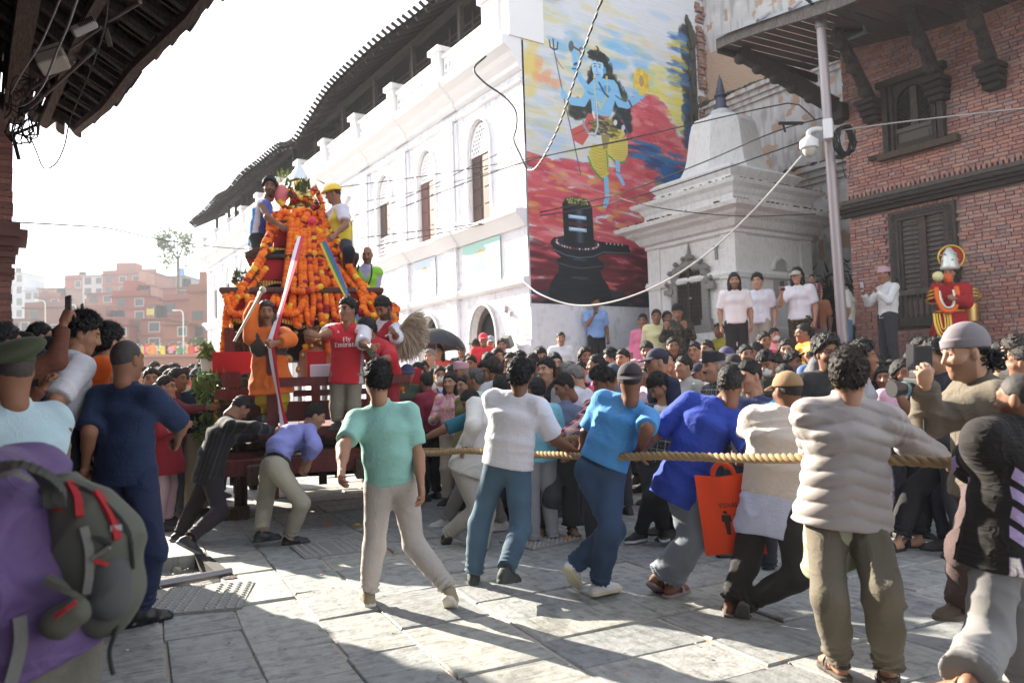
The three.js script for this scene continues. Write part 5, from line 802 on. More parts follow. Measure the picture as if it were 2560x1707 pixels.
const uvOf=(g,seam)=>{const p=g.attributes.position,uv=new Float32Array(p.count*2),q=V();const lat=rs.clone().negate();for(let i=0;i<p.count;i++){q.fromBufferAttribute(p,i).sub(P);const x=q.dot(lat),z=q.dot(fw),y=q.dot(up);uv[2*i]=seam==='front'?-x:Math.atan2(x,-z)*0.16*s;uv[2*i+1]=y;}g.setAttribute('uv',new THREE.BufferAttribute(uv,2));return g;};
const top=(t)=>{
const e=t.loose??0.012,hem=t.hem??J.hem??-0.02,amp=(t.wr??0.011)*0.9,f0=t.freq??14;
const A=[...torso(e,Math.max(0,-hem+0.03)),sh(j.shR,e),sh(j.shL,e)];const core=uni(A,0.05);
const sleeve=[];const SL=t.sleeve??0.62;
for(const[S,E2,W2]of[[j.shR,j.elR,j.wrR],[j.shL,j.elL,j.wrL]]){
if(SL<=0)continue;const eS=t.sleeveLoose??(SL<1?0.016:0.012),upA=cap(S,E2,(0.055+eS)*s,(0.048+eS)*s),loA=cap(E2,W2,(0.047+eS)*s,(0.03+eS)*s);
const cutP=SL<=1?S.clone().lerp(E2,SL):E2.clone().lerp(W2,SL-1),cd=(SL<=1?E2.clone().sub(S):W2.clone().sub(E2)).normalize(),wide=(SL<=1?0.075:0.06)*s+eS;
sleeve.push((x,y,z)=>{const al=(x-cutP.x)*cd.x+(y-cutP.y)*cd.y+(z-cutP.z)*cd.z;return SL<=1?smax(upA(x,y,z),al,0.008):smin(upA(x,y,z),smax(loA(x,y,z),al,0.008),0.03);});
}
const col=t.collar?cap(T.clone().addScaledVector(up,-0.03*s),T.clone().lerp(j.head,0.5),(t.collarR??0.073)*s,(t.collarR??0.073)*s-0.008):null;
const hp=P.clone().addScaledVector(up,hem*s),ux=up.x,uy=up.y,uz=up.z,hT=t.hemTilt||0,nT=T.clone().addScaledVector(up,0.012*s),nd=j.head.clone().sub(T).normalize();
const quilt=t.quilt;
const f=(x,y,z)=>{
let d=core(x,y,z);const rx=x-P.x,ry=y-P.y,rz=z-P.z,v=rx*ux+ry*uy+rz*uz,lx=rx*rs.x+ry*rs.y+rz*rs.z,lz=rx*fw.x+ry*fw.y+rz*fw.z;
if(t.flare)d-=t.flare*s*clamp((0.25*s-v)/(0.25*s+0.2))*1;
for(const q of sleeve)d=smin(d,q(x,y,z),0.035);
if(d<0.06){d-=amp*fold(x,y,z,sd,f0)*(1+0.6*clamp((0.12-v)*4));if(quilt){const qv=v+Math.abs(lx)*0.28*(lx>0?1:0.8)+0.012*noise(lx*9,v*9,lz*9);d-=quilt*(Math.sqrt(Math.abs(Math.sin(qv*Math.PI/0.075)))-0.6);}}
if(col)d=smin(d,smax(col(x,y,z),(x-nT.x)*nd.x+(y-nT.y)*nd.y+(z-nT.z)*nd.z-(t.collar)*s,0.006),0.012);
const hem2=-((x-hp.x)*ux+(y-hp.y)*uy+(z-hp.z)*uz)+hT*lx+0.008*noise(x*9,1,z*9)+(t.hemCurve?t.hemCurve*(1-(lx/(0.17*s))**2)*-1:0);
d=smax(d,hem2,0.01);
if(t.vneck){const q=V(x,y,z).sub(T).addScaledVector(fw,-0.1*s).addScaledVector(up,0.03*s);d=smax(d,-(Math.abs(q.dot(rs))*1.2-q.dot(up)*0.6+Math.max(0,-q.dot(fw)-0.06)*4-t.vneck),0.01);}
if(t.open)d=smax(d,-(Math.hypot(lx,0)-t.open-0.001<0&&lz>0?0.03:-1),0.01);
return d;
};
const pts=[P.clone().addScaledVector(up,hem*s-0.05),...all.slice(0,7),j.shR,j.shL];
const g=uvOf(nets(f,bounds(pts,0.26),t.cell||c),t.seam);
if(t.paintFn){const p=g.attributes.position,cc=new Float32Array(p.count*3),q=V();for(let i=0;i<p.count;i++){q.fromBufferAttribute(p,i).sub(P);cc.set(t.paintFn(q.dot(rs)/s,q.dot(up)/s,q.dot(fw)/s,q),i*3);}g.setAttribute('color',new THREE.BufferAttribute(cc,3));}
else tint(g,sd,0.16);
const mesh=obj(t.name||'shirt',g,t.m,G);if(t.label)mesh.userData.label=t.label;return mesh;
};
const bottom=(t)=>{
const e=t.loose??0.012,cutK=t.len??0.96,amp=t.wr??0.011;const A=[oval(P.clone().addScaledVector(up,0.07*s),P.clone().addScaledVector(up,-0.02*s),rh,(0.136+e*0.3)*s*fat,(0.098+e*0.3)*s*fat,(0.15+e*0.7)*s*fat,(0.112+e*0.7)*s*fat)];const core=uni(A);
const legs=[[j.hipR,j.knR,j.anR],[j.hipL,j.knL,j.anL]].map(([H,K,An])=>{const l=uni([cap(H,K,(0.09+e)*s,(0.063+e)*s),cap(K,An,(0.06+e)*s,(t.cuff??0.05)*s+e),cap(K.clone().lerp(An,0.1),K.clone().lerp(An,0.5),(0.056+e)*s,(0.052+e)*s)],0.04),ct=K.clone().lerp(An,cutK),cd=An.clone().sub(K).normalize();return(x,y,z)=>{const al=(x-ct.x)*cd.x+(y-ct.y)*cd.y+(z-ct.z)*cd.z;let d=l(x,y,z);if(al>-0.3&&d<0.08){const bunch=clamp(1+al/0.16);d-=(0.008+(t.bunch??0.006)*bunch)*Math.sin(al*150+4*noise(x*14,y*6,z*14))*bunch*0.7;}return smax(d,al,0.008);};});
const skirt=t.skirt?uni([oval(P.clone(),j.anR.clone().lerp(j.anL,0.5).lerp(P,t.skirt),rh,0.17*s,0.13*s,(t.skirtW||0.22)*s,(t.skirtW||0.22)*0.8*s)]):null;
const f=(x,y,z)=>{let d=core(x,y,z);for(const q of legs)d=smin(d,q(x,y,z),0.05);if(skirt)d=smin(d,skirt(x,y,z),0.03);if(d<0.06){const fo=fold(x,y*0.8,z,sd+9,13);const nk=Math.exp(-Math.min(V(x,y,z).distanceToSquared(j.knR),V(x,y,z).distanceToSquared(j.knL))/0.02);d-=amp*fo*(0.8+0.7*nk);}return d;};
const g=uvOf(nets(f,bounds([P,j.knR,j.knL,j.anR,j.anL,j.hipR,j.hipL],0.2),t.cell||c),'front');
if(t.paintFn){const p=g.attributes.position,cc=new Float32Array(p.count*3),q=V();for(let i=0;i<p.count;i++){q.fromBufferAttribute(p,i);cc.set(t.paintFn(q,j),i*3);}g.setAttribute('color',new THREE.BufferAttribute(cc,3));}
else tint(g,sd+3,t.fade||0.2);
obj(t.name||'trousers',g,t.m,G);
};
if(o.pants)bottom(o.pants);
if(o.belt){const bo=oval(P.clone().addScaledVector(up,0.09*s),P.clone().addScaledVector(up,0.01*s),rh,0.17*s*fat,0.13*s*fat,0.174*s*fat,0.134*s*fat);obj("belt",nets((x,y,z)=>smax(bo(x,y,z),Math.abs((x-P.x)*up.x+(y-P.y)*up.y+(z-P.z)*up.z-(o.beltY??0.05)*s)-0.018,0.004),bounds([P],0.26),0.01),o.belt,G);}
for(const t of o.tops||[])top(t);
if(o.shoe)for(const[A,F]of[[j.anR,j.ftR],[j.anL,j.ftL]]){
const m=frame(A,F.x,F.y,F.z).scale(V(s,s,s)),slip=o.shoe==='slip',sand=o.shoe==='sandal',boot=o.shoe==='boot';
const key='shoe'+o.shoe+(o.shoeCell||0.008)+(o.soleC||'');let g=headCache.get(key);
if(!g){
const soleP=uni([cap(V(-0.005,-0.072,-0.045),V(0.012,-0.072,0.115),0.04,0.048),cap(V(0.012,-0.072,0.115),V(0.002,-0.072,0.165),0.048,0.036)],0.02),sole=(x,y,z)=>smax(soleP(x,-0.072,z),Math.abs(y+0.074)-(slip||sand?0.011:0.014),0.004);
const up2=uni([cap(V(0,-0.045,-0.035),V(0,-0.05,0.05),0.042,0.042),cap(V(0,-0.01,-0.005),V(0,-0.045,0.06),0.044,0.038),cap(V(0,-0.05,0.05),V(0.004,-0.062,0.155),0.044,0.032),...(boot?[cap(V(0,0.06,-0.005),V(0,-0.03,-0.01),0.05,0.045)]:[])],0.025);
const f=slip||sand?(x,y,z)=>{const u=up2(x,y,z),band=(a,b,th)=>smax(smax(Math.abs(u+0.002)-0.004,Math.abs(z-a)-b,0.004),-0.072-y,0.004);let d=sole(x,y,z);d=Math.min(d,band(0.1,slip?0.035:0.014));if(sand)d=Math.min(d,band(0.045,0.012),smax(smax(Math.abs(u)-0.004,Math.abs(y+0.02)-0.011,0.003),z-0.03,0.004));return d;}
:(x,y,z)=>{let u=smax(up2(x,y,z),-0.07-y,0.008);u=smax(u,y-(boot?0.085:0.005+(z<0?0.012:0)),0.008);if(z>0.02&&z<0.11&&y>-0.05)u-=0.003*Math.max(0,Math.sin(z*240))*(Math.abs(x)<0.024?1:0);return smin(u,sole(x,y,z),0.004);};
g=nets(f,[-0.07,-0.1,-0.1,0.08,boot?0.1:0.05,0.22],o.shoeCell||0.008);const p=g.attributes.position,sc=o.soleC||[1,1,1],cc=new Float32Array(p.count*3);for(let i=0;i<p.count;i++)cc.set(p.getY(i)<-0.061?sc:[1,1,1],i*3);g.setAttribute('color',new THREE.BufferAttribute(cc,3));headCache.set(key,g);
}
obj(slip?'slipper':sand?'sandal':boot?'boot':'shoe',place(g,m),o.shoeMat,G);
}
G.userData.hm=hm.elements.slice();
delete G.userData.hm;
return{G,j,hm,up,fw,rs,s};
}
const CROP={A:[400,900,2.24],B:[1000,780,2.1775],C:[1700,900,1.943],D:[1400,640,3.36],E:[2000,600,3.1357],F:[0,640,4.2],G:[1000,740,4.356],L:[0,700,1.557],K:[560,380,3.5625],M:[520,640,3.1365],Z:[0,0,0.91875],S:[0,0,1],T:[1560,400,3.266],Q:[2200,1000,2.217]};
function solve(sp){
const[ox,oy,sc]=CROP[sp.c],px=(x,y)=>[ox+x/sc,oy+y/sc],Hh=sp.H||1.68,s=Hh/1.7;
const bone=(p,xy,Ln,sg)=>{const r=ray(...xy),rd=r.clone().normalize(),q=p.clone().sub(CP),b=q.dot(rd),disc=b*b-(q.lengthSq()-Ln*Ln);if(sg===0)return r.multiplyScalar(depthOf(p)).add(CP);if(disc<=0){const cl=rd.multiplyScalar(b).add(CP),dl=cl.distanceTo(p);return dl<Ln*1.2?cl:p.clone().add(cl.sub(p).setLength(Ln*1.2));}return rd.multiplyScalar(b+sg*Math.sqrt(disc)).add(CP);};
const camR=V(CR.x,0,CR.z).normalize(),camF=V(CF.x,0,CF.z).normalize();
const dirOf=a=>camF.clone().multiplyScalar(Math.cos(a*R)).addScaledVector(camR,Math.sin(a*R));
const right=a=>dirOf(a+90);
const build=d=>{
const J={s};J.pel=at(...px(...sp.pel),d);const lenT=0.5*s,hem0=J.pel.clone();
const nx=sp.neck[0],ny=sp.neck[1],qx=sp.pel[0]-nx,qy=sp.pel[1]-ny,ql=Math.hypot(qx,qy),sh=0.045*s*sc*1908/d/ql;J.neck=bone(J.pel,px(nx+qx*sh,ny+qy*sh),lenT,sp.neck[2]??0);if(!sp.neck[2]){J.pel=J.neck.clone().add(J.pel.clone().sub(J.neck).setLength(lenT));J.hem=clamp(-(hem0.distanceTo(J.neck)-lenT)/s,-0.35,0.1);}J.head=bone(J.neck,px(...sp.head),0.195*s,sp.head[2]??0);if(J.head.distanceTo(J.neck)<0.15*s)J.head.copy(J.neck.clone().add(J.head.clone().sub(J.neck).setLength(0.18*s)));if(J.head.distanceTo(J.neck)>0.21*s)J.head.copy(J.neck.clone().add(J.head.clone().sub(J.neck).setLength(0.2*s)));
const yaw=sp.yaw,yh=sp.yawHip??yaw,up=J.neck.clone().sub(J.pel).normalize();
J.rs=right(yaw);J.rs.addScaledVector(up,-J.rs.dot(up)).normalize();if(sp.tilt)J.rs.addScaledVector(up,sp.tilt).normalize();J.rh=right(yh);
J.shR=J.neck.clone().addScaledVector(J.rs,0.18*s).addScaledVector(up,-0.06*s);J.shL=J.neck.clone().addScaledVector(J.rs,-0.18*s).addScaledVector(up,-0.06*s);
J.hipR=J.pel.clone().addScaledVector(J.rh,0.085*s).addScaledVector(up,-0.03*s);J.hipL=J.pel.clone().addScaledVector(J.rh,-0.085*s).addScaledVector(up,-0.03*s);
for(const[q,k]of[['R','aR'],['L','aL']]){const a=sp[k];if(!a){const dn=V(0,-1,0);J['el'+q]=J['sh'+q].clone().addScaledVector(dn,0.29*s).addScaledVector(J.rs,q==='R'?0.05:-0.05);J['wr'+q]=J['el'+q].clone().addScaledVector(dn,0.24*s).add(dirOf(yaw).multiplyScalar(0.08));continue;}J['el'+q]=bone(J['sh'+q],px(a[0],a[1]),0.29*s,a[2]);J['wr'+q]=bone(J['el'+q],px(a[3],a[4]),0.255*s,a[5]);}
for(const[q,k]of[['R','lR'],['L','lL']]){const a=sp[k];if(!a){J['kn'+q]=J['hip'+q].clone().add(V(0,-0.41*s,0));J['an'+q]=J['kn'+q].clone().add(V(0,-0.41*s,0));continue;}J['kn'+q]=bone(J['hip'+q],px(a[0],a[1]),0.42*s,a[2]);J['an'+q]=bone(J['kn'+q],px(a[3],a[4]),0.415*s,a[5]);}
return J;
};
let d=sp.d;
if(!d){const l=sp['l'+sp.plant];d=depthOf(onY(...px(l[3],l[4]),(sp.floor||0)+0.085*s))+(sp.dd||0);}
let J=build(d);if(sp.plant&&!sp.d&&Math.abs(J['an'+sp.plant].y-(sp.floor||0)-0.085*s)>0.025){const l=sp['l'+sp.plant];l[2]=0;l[5]=0;J=build(d);}const hy=(sp.hyaw??sp.yaw),hp=(sp.hpitch||0)*R;J.hf=dirOf(hy).multiplyScalar(Math.cos(hp)).add(V(0,Math.sin(hp),0)).normalize();J.hr=right(hy);if(sp.hroll)J.hr.addScaledVector(V(0,1,0),sp.hroll).normalize();J.hu=J.hr.clone().cross(J.hf).normalize();J.hf=J.hu.clone().cross(J.hr).normalize();
const foot=(a,q)=>{const y=(a?.[7]??sp.yawFoot??sp.yawHip??sp.yaw),pt=(a?.[6]??0)*R,z=dirOf(y).multiplyScalar(Math.cos(pt)).add(V(0,-Math.sin(pt),0)),x=dirOf(y+90),u=x.clone().cross(z).negate();return{x:x.multiplyScalar(-1),y:z.clone().cross(x),z,clone(){return this;}};};
J.ftR=foot(sp.lR);J.ftL=foot(sp.lL);
for(const f of[J.ftR,J.ftL]){if(f.y.y<0){f.y.negate();}f.x=f.y.clone().cross(f.z);}
for(const q of['hdR','hdL','hzR','hzL'])if(sp[q]){const[x,y,z]=sp[q];J[q]=camR.clone().multiplyScalar(x).add(V(0,y,0)).addScaledVector(camF,z);}
const g=sp.plant?J['an'+sp.plant]:J.anR.y<J.anL.y?J.anR:J.anL;J.base=V((J.anR.x+J.anL.x)/2,sp.floor??Math.min(J.anR.y,J.anL.y)-0.08,(J.anR.z+J.anL.z)/2);
J.depth=d;if(globalThis.DBG)console.log(sp.id,'d',d.toFixed(2),'ankles',J.anR.y.toFixed(2),J.anL.y.toFixed(2),'torso',J.pel.distanceTo(J.neck).toFixed(2),'pelY',J.pel.y.toFixed(2),'armR',J.elR.distanceTo(J.shR).toFixed(2),J.wrR.distanceTo(J.elR).toFixed(2),'head',J.head.y.toFixed(2),J.head.distanceTo(J.neck).toFixed(2));
return J;
}
function person(sp,o){const J=solve(sp);return figure('person',sp.label,J,{seed:sp.label.length%29+1,...o});}
// ---------- the processional chariot ----------
const CART=new THREE.Matrix4().makeRotationY(-18.6*R).setPosition(3.64,0,-10.78);
const cartP=(x,y,z)=>V(x,y,z).applyMatrix4(CART);
{
const C=thing('festival_chariot','red wooden festival chariot hung with orange marigold garlands under a tiered shrine','chariot',V(3.64,0,-10.78),-18.6*R);
const red=mat(0.2,0.026,0.024,0.65,{map:woodMap,bumpMap:woodMap,bumpScale:0.006}),old=mat(0.11,0.065,0.045,0.85,{map:woodMap,bumpMap:woodMap,bumpScale:0.012}),dk=mat(0.05,0.03,0.025,0.85,{map:woodMap});
const redCloth=cloth([0.42,0.012,0.022]),gold=mat(0.7,0.45,0.12,0.4,{metalness:0.7});
for(const[x,z]of[[-0.85,1.15],[0.85,1.15],[-0.85,-1.15],[0.85,-1.15]]){
const w=new THREE.Group();w.name='wheel';w.position.set(x,0.44,z);C.add(w);w.rotation.y=z>0?0.12:0;
obj('disc',new THREE.CylinderGeometry(0.44,0.44,0.12,32).rotateZ(Math.PI/2),old,w);obj('rim',new THREE.TorusGeometry(0.42,0.03,8,36).rotateY(Math.PI/2),dk,w);obj('hub',new THREE.CylinderGeometry(0.1,0.12,0.26,14).rotateZ(Math.PI/2),dk,w);
obj('spoke_boards',[0,1,2].map(k=>box(x<0?-0.08:0.06,x<0?-0.06:0.08,-0.4,0.4,-0.05,0.05).rotateX(k*Math.PI/3)),old,w);
}
obj('wheel_chock',[box(-1.05,-0.72,0,0.13,1.52,1.76)],old,C);
obj('axle',[rod(V(-0.95,0.44,1.15),V(0.95,0.44,1.15),0.05),rod(V(-0.95,0.44,-1.15),V(0.95,0.44,-1.15),0.05)],dk,C);
for(const x of[-0.55,0.55])obj('long_beam',box(x-0.08,x+0.08,0.55,0.74,-1.6,3.1),old,C);
for(const z of[-1.2,0,1.1,1.7,2.75])obj('cross_beam',box(-1.05,1.05,0.62,0.78,z-0.08,z+0.08),z>1.5?red:old,C);
obj('dangling_wood',[0,1,2,3,4,5].map(k=>box(-0.5+k*0.2,-0.4+k*0.2,0.3+0.07*(k%3),0.62,1.2,1.3)),dk,C);
for(let k=0;k<12;k++)obj('deck_plank',box(-0.98+k*0.165,-0.98+k*0.165+0.155,0.92,1.0,-1.5,1.98),k%2?red:dk,C);
for(const[x,z,y0,y1]of[[-0.39,2.72,0.35,2.03],[0.68,2.82,0.4,2.0],[-0.95,1.3,0.95,2.3],[0.95,1.0,0.95,2.5],[-0.9,-0.6,0.95,2.5],[0.9,-0.6,0.95,2.5],[0.08,1.2,0.7,1.7]])obj('post',box(x-0.055,x+0.055,y0,y1,z-0.055,z+0.055),red,C);
for(const[y,x0,x1]of[[1.6,-0.36,1.1],[1.06,-0.3,1.1],[0.8,-0.1,1.1]])obj('front_rail',box(x0,x1,y-0.055,y+0.045,2.72,2.8),red,C);
obj('foot_board',box(-0.5,1.0,0.74,0.79,2.2,2.7),dk,C);obj('side_beam',[box(-1.05,-0.3,1.42,1.54,1.85,2.0)],red,C);obj('side_beam',[box(-1.0,-0.3,1.22,1.36,1.8,1.94)],dk,C);obj('side_beam',box(0.6,1.35,1.2,1.35,1.1,1.25),red,C);
obj('red_block',[box(-0.98,-0.78,1.56,1.74,1.8,1.95)],red,C);obj('front_board',[box(-0.4,0.9,1.1,1.36,1.0,1.08),box(-0.2,0.9,1.42,1.5,0.98,1.06)],mat(0.1,0.02,0.02,0.8),C);
const hang=(x0,x1,y0,y1,z,n,sw=0.03)=>{const g=new THREE.BoxGeometry(x1-x0,y1-y0,0.012,40,6,1),p=g.attributes.position;for(let i=0;i<p.count;i++){const X=p.getX(i),t=0.5-p.getY(i)/(y1-y0);p.setXYZ(i,(x0+x1)/2+X,(y0+y1)/2+p.getY(i)+(t>0.9?0.03*Math.sin(X*n*1.3):0),z+p.getZ(i)+sw*t*Math.sin(X*n+1));}g.computeVertexNormals();return g;};
const fringe=(x0,x1,y,z,n)=>{const l=[];const k=Math.round((x1-x0)/0.035);for(let i=0;i<k;i++){const x=lerp(x0,x1,(i+0.5)/k);l.push(box(x-0.013,x+0.013,y-0.05+0.03*Math.sin(x*n*1.3),y+0.01,z-0.006+0.03*Math.sin(x*n+1),z+0.006+0.03*Math.sin(x*n+1)));}return l;};
const tier=(y0,y1,h,cx,cz,n)=>{for(let k=0;k<4;k++){const T=new THREE.Group();const o=obj('red_drape',hang(-h,h,y0,y1,h,n),redCloth,C);o.position.set(cx,0,cz);o.rotation.y=k*Math.PI/2;const f=obj('gilt_fringe',fringe(-h,h,y0,h,n),gold,C);f.position.copy(o.position);f.rotation.y=o.rotation.y;}};
const cx=-0.05,cz=0.3;
obj('core',[box(cx-0.55,cx+0.55,1.9,3.2,cz-0.5,cz+0.4)],M.dark,C);
tier(2.42,2.74,0.94,cx,cz,9);obj('tier_ledge',new RoundedBoxGeometry(2.04,0.07,2.04,1,0.02).translate(cx,2.78,cz),mat(0.16,0.07,0.06,0.8,{map:woodMap}),C);
tier(2.93,3.22,0.66,cx,cz,11);obj('tier_ledge',[new RoundedBoxGeometry(1.46,0.06,1.46,1,0.02).translate(cx,3.26,cz),...[-1,1].map(s=>bar(V(cx+s*0.72,3.28,cz+0.7),V(cx+s*0.4,3.42,cz+0.72),0.05,0.05))],old,C);
tier(3.42,3.74,0.38,cx,cz,13);obj('tier_ledge',new RoundedBoxGeometry(0.94,0.06,0.94,1,0.02).translate(cx,3.36,cz),M.dark,C);
obj('tier_ledge',new RoundedBoxGeometry(0.9,0.06,0.9,1,0.02).translate(cx,3.77,cz),old,C);
obj('gilt_image',[lathe([[0.3,3.8],[0.28,3.95],[0.2,4.05],[0.2,4.2],[0.12,4.3],[0.1,4.34],[0,4.34]],14),new THREE.SphereGeometry(0.11,14,10).translate(0,4.42,0),new THREE.SphereGeometry(0.06,8,6).translate(0.1,4.2,0.18),new THREE.SphereGeometry(0.05,8,6).translate(-0.1,4.02,0.2)].map(g=>g.translate(cx-0.02,0,cz)),mat(0.8,0.55,0.18,0.3,{metalness:0.85}),C);
obj('silver_crown',lathe([[0.12,4.46],[0.13,4.5],[0.04,4.66],[0.03,4.68],[0.035,4.71],[0,4.73]],14).translate(cx-0.04,0,cz),mat(0.7,0.72,0.7,0.3,{metalness:0.8}),C);
const leafM=mat(0.06,0.10,0.03,0.7),leafG=(n,f)=>Array.from({length:n},()=>{const g=new THREE.ConeGeometry(0.035,0.14,4).scale(1,1,0.25).rotateX(rr(-1.6,1.6)).rotateY(rr(0,6));return g.translate(...f());});
obj('green_sprigs',leafG(90,()=>[cx+rr(-0.22,0.24),rr(3.95,4.42),cz+rr(0,0.28)]),leafM,C);
obj('green_sprigs',leafG(220,()=>[-1.15+rr(-0.16,0.18),rr(1.0,1.78),1.7+rr(-0.15,0.2)]),mat(0.12,0.2,0.05,0.7),C);
obj('green_sprigs',leafG(70,()=>[-0.85+rr(-0.2,0.2),rr(1.45,1.8),1.45+rr(-0.1,0.1)]),leafM,C);
obj('green_sprigs',leafG(60,()=>[cx-0.72+rr(-0.15,0.15),rr(2.82,3.05),cz+0.85+rr(-0.1,0.1)]),mat(0.07,0.09,0.04,0.7),C);
const orange=[[0.88,0.17,0.008],[0.92,0.23,0.01],[0.8,0.13,0.008]],yel=[0.85,0.55,0.03],deep=[0.35,0.01,0.02],grn=[0.06,0.1,0.02],gm=mat(1,1,1,0.8,{vertexColors:true});
const garland=(pts,r=0.036,mix=0.04,name='garland')=>{
const c=new THREE.CatmullRomCurve3(pts.map(p=>V(...p))),L=c.getLength(),n=Math.max(8,Math.round(L/(r*0.32))),g=new THREE.TubeGeometry(c,n,r,11),p=g.attributes.position,col=new Float32Array(p.count*3),sd=rnd()*30;let q=V();
for(let i=0;i<=n;i++){const ct=c.getPointAt(i/n),bl=Math.floor(i/5),t=(i%5)/5,h=noise(bl*3.7+sd,sd),cc=h<0.2+mix?(h<0.12+mix*0.6?yel:deep):orange[bl%3],ed=0.8+0.3*Math.sin(Math.PI*(t+0.1));for(let k=0;k<=11;k++){const v=i*12+k;q.fromBufferAttribute(p,v).sub(ct).multiplyScalar(ed*(0.82+0.5*noise(k%11*1.9+sd,i*1.7,bl))*(0.92+0.16*h)).add(ct);p.setXYZ(v,q.x,q.y,q.z);const f=0.75+0.5*noise(k*2.3,i*2.1,sd);col.set([cc[0]*f,cc[1]*f,cc[2]*f],v*3);}}
g.setAttribute('color',new THREE.BufferAttribute(col,3));g.computeVertexNormals();return obj(name,g,gm,C);};
const zf=y=>cz+lerp(1.06,0.42,clamp((y-2.5)/1.3));
const P=(x,y,o=0)=>[cx+x,y,zf(y)+o];
for(const[xa,xb,yb,w]of[[-0.14,-0.2,2.5,0.09],[-0.06,-0.08,2.3,0.1],[0.03,0.07,2.32,0.1],[0.14,0.24,2.3,0.09],[0.22,0.4,2.36,0.09],[0.3,0.52,2.52,0.09]])garland([P(xa,3.82,0.02),P(lerp(xa,xb,0.5)-w*0.4,3.1),P(xb-w*0.5,2.6),P(xb,yb),P(xb+w*0.5,2.6),P(lerp(xa,xb,0.5)+w*0.4,3.1),P(xa+0.05,3.8,0.02)],0.037,0.03);
for(const[a,b,y]of[[-0.7,-0.35,2.5],[-0.35,0.02,2.48],[0.5,0.78,2.5],[0.72,0.98,2.45],[-0.95,-0.62,2.48]])garland([P(a,2.72,0.05),P(lerp(a,b,0.3),y,0.05),P(lerp(a,b,0.7),y,0.05),P(b,2.7,0.05)],0.037,0.05);
for(const s of[-1,1]){garland([P(s*0.42,3.86),P(s*0.46,3.4),P(s*0.62,3.0),P(s*0.88,2.72,0.02),[cx+s*0.96,2.3,cz+0.95],[cx+s*1.0,1.9,cz+0.95]],0.04,0.12);garland([P(s*0.36,3.8),P(s*0.5,3.3,0.1),P(s*0.72,2.85,0.1),[cx+s*0.9,2.5,cz+1.02]],0.04,0.14);garland([P(s*0.3,3.75),P(s*0.46,3.5,0.1),P(s*0.5,3.3,0.1),P(s*0.38,3.36,0.06)],0.034,0.3);garland([P(s*0.46,3.1,0.02),P(s*0.7,2.75,0.06),P(s*0.9,2.6,0),[cx+s*0.98,2.1,cz+0.7]],0.036,0.1);}
garland([P(-0.2,2.78,0.12),P(0.05,2.76,0.14),P(0.3,2.86,0.12)],0.036,0.05);garland([[0.95,2.5,1.2],[1.02,2.3,1.25],[1.1,2.55,1.1],[1.14,2.28,1.0],[1.18,2.6,0.9]],0.034,0.08);garland([[1.0,2.6,1.1],[1.1,2.62,0.9],[1.2,2.58,0.7]],0.05,0.05);
for(let k=0;k<15;k++){const a=k/15*Math.PI*2,r0=0.3,r1=0.5;garland([[cx+Math.cos(a)*r0,3.95,cz+Math.sin(a)*r0],[cx+Math.cos(a+0.15)*r1*0.92,3.9,cz+Math.sin(a+0.15)*r1*0.92],[cx+Math.cos(a+0.3)*r1,3.76-0.12*(k%3),cz+Math.sin(a+0.3)*r1]],0.042,0.06);}
for(let k=0;k<4;k++){const p=[];for(let i=0;i<=16;i++){const a=i/16*Math.PI*2;p.push([cx+Math.cos(a)*(0.48-k*0.06),3.72+k*0.07+0.03*Math.sin(a*3+k),cz+Math.sin(a)*(0.48-k*0.06)]);}garland(p,0.045,0.06);}
for(const[a,y]of[[0,3.98],[1,4.08],[2,4.18],[3,4.28]]){const p=[];for(let i=0;i<=10;i++){const t=i/10*Math.PI*1.3+a;p.push([cx+Math.cos(t)*(0.27-a*0.035),y+0.08*Math.sin(i),cz+Math.sin(t)*(0.27-a*0.035)]);}garland(p,0.032,0.35);}
garland([[cx-0.2,4.3,cz+0.1],[cx-0.3,4.15,cz+0.15],[cx-0.22,4.0,cz+0.2]],0.04,0.4);garland([[cx+0.2,4.3,cz+0.1],[cx+0.27,4.1,cz+0.1],[cx+0.28,3.9,cz+0.15]],0.034,0.1);
garland([[1.2,1.5,1.1],[1.28,1.1,1.15],[1.36,0.95,1.1],[1.4,1.45,1.0]],0.04,0.03);garland([[-0.05,2.1,1.0],[0.05,1.8,1.05],[0.2,1.9,1.05],[0.25,2.15,1.0]],0.035,0.1);garland([[0.22,2.2,1.1],[0.27,1.98,1.15],[0.33,2.18,1.1]],0.035,0.1);
obj('pink_flower',[new THREE.IcosahedronGeometry(0.06,1).translate(cx+0.12,3.78,cz+0.52)],mat(0.8,0.06,0.12),C);obj('pink_rosette',[new THREE.IcosahedronGeometry(0.11,1).scale(1,1.3,0.6).translate(cx-0.28,4.22,cz+0.15)],mat(0.75,0.2,0.22),C);
obj('red_drape',hang(-0.02,0.2,1.62,1.95,2.1,14),redCloth,C);obj('red_drape',hang(0.95,1.5,1.35,1.75,0.9,12),redCloth,C);obj('red_drape',hang(-1.1,-0.5,1.7,1.98,1.8,8,0.06),cloth([0.5,0.015,0.02]),C);obj('gilt_fringe',fringe(0.95,1.5,1.36,0.9,12),gold,C);
obj('inner_image',[new THREE.SphereGeometry(0.16,12,8).translate(0.1,2.2,0.9),lathe([[0.25,1.6],[0.22,2.0],[0.12,2.1],[0,2.12]],12).translate(0.1,0,0.9)],mat(0.4,0.16,0.08,0.5),C);
const dg=[];for(let k=0;k<26;k++)dg.push(new THREE.IcosahedronGeometry(rr(0.02,0.05),0).translate(rr(-0.3,0.5),rr(1.7,2.36),rr(1.0,1.15)));obj('gilt_trinkets',dg,mat(0.6,0.4,0.15,0.35,{metalness:0.7}),C).userData.kind='stuff';
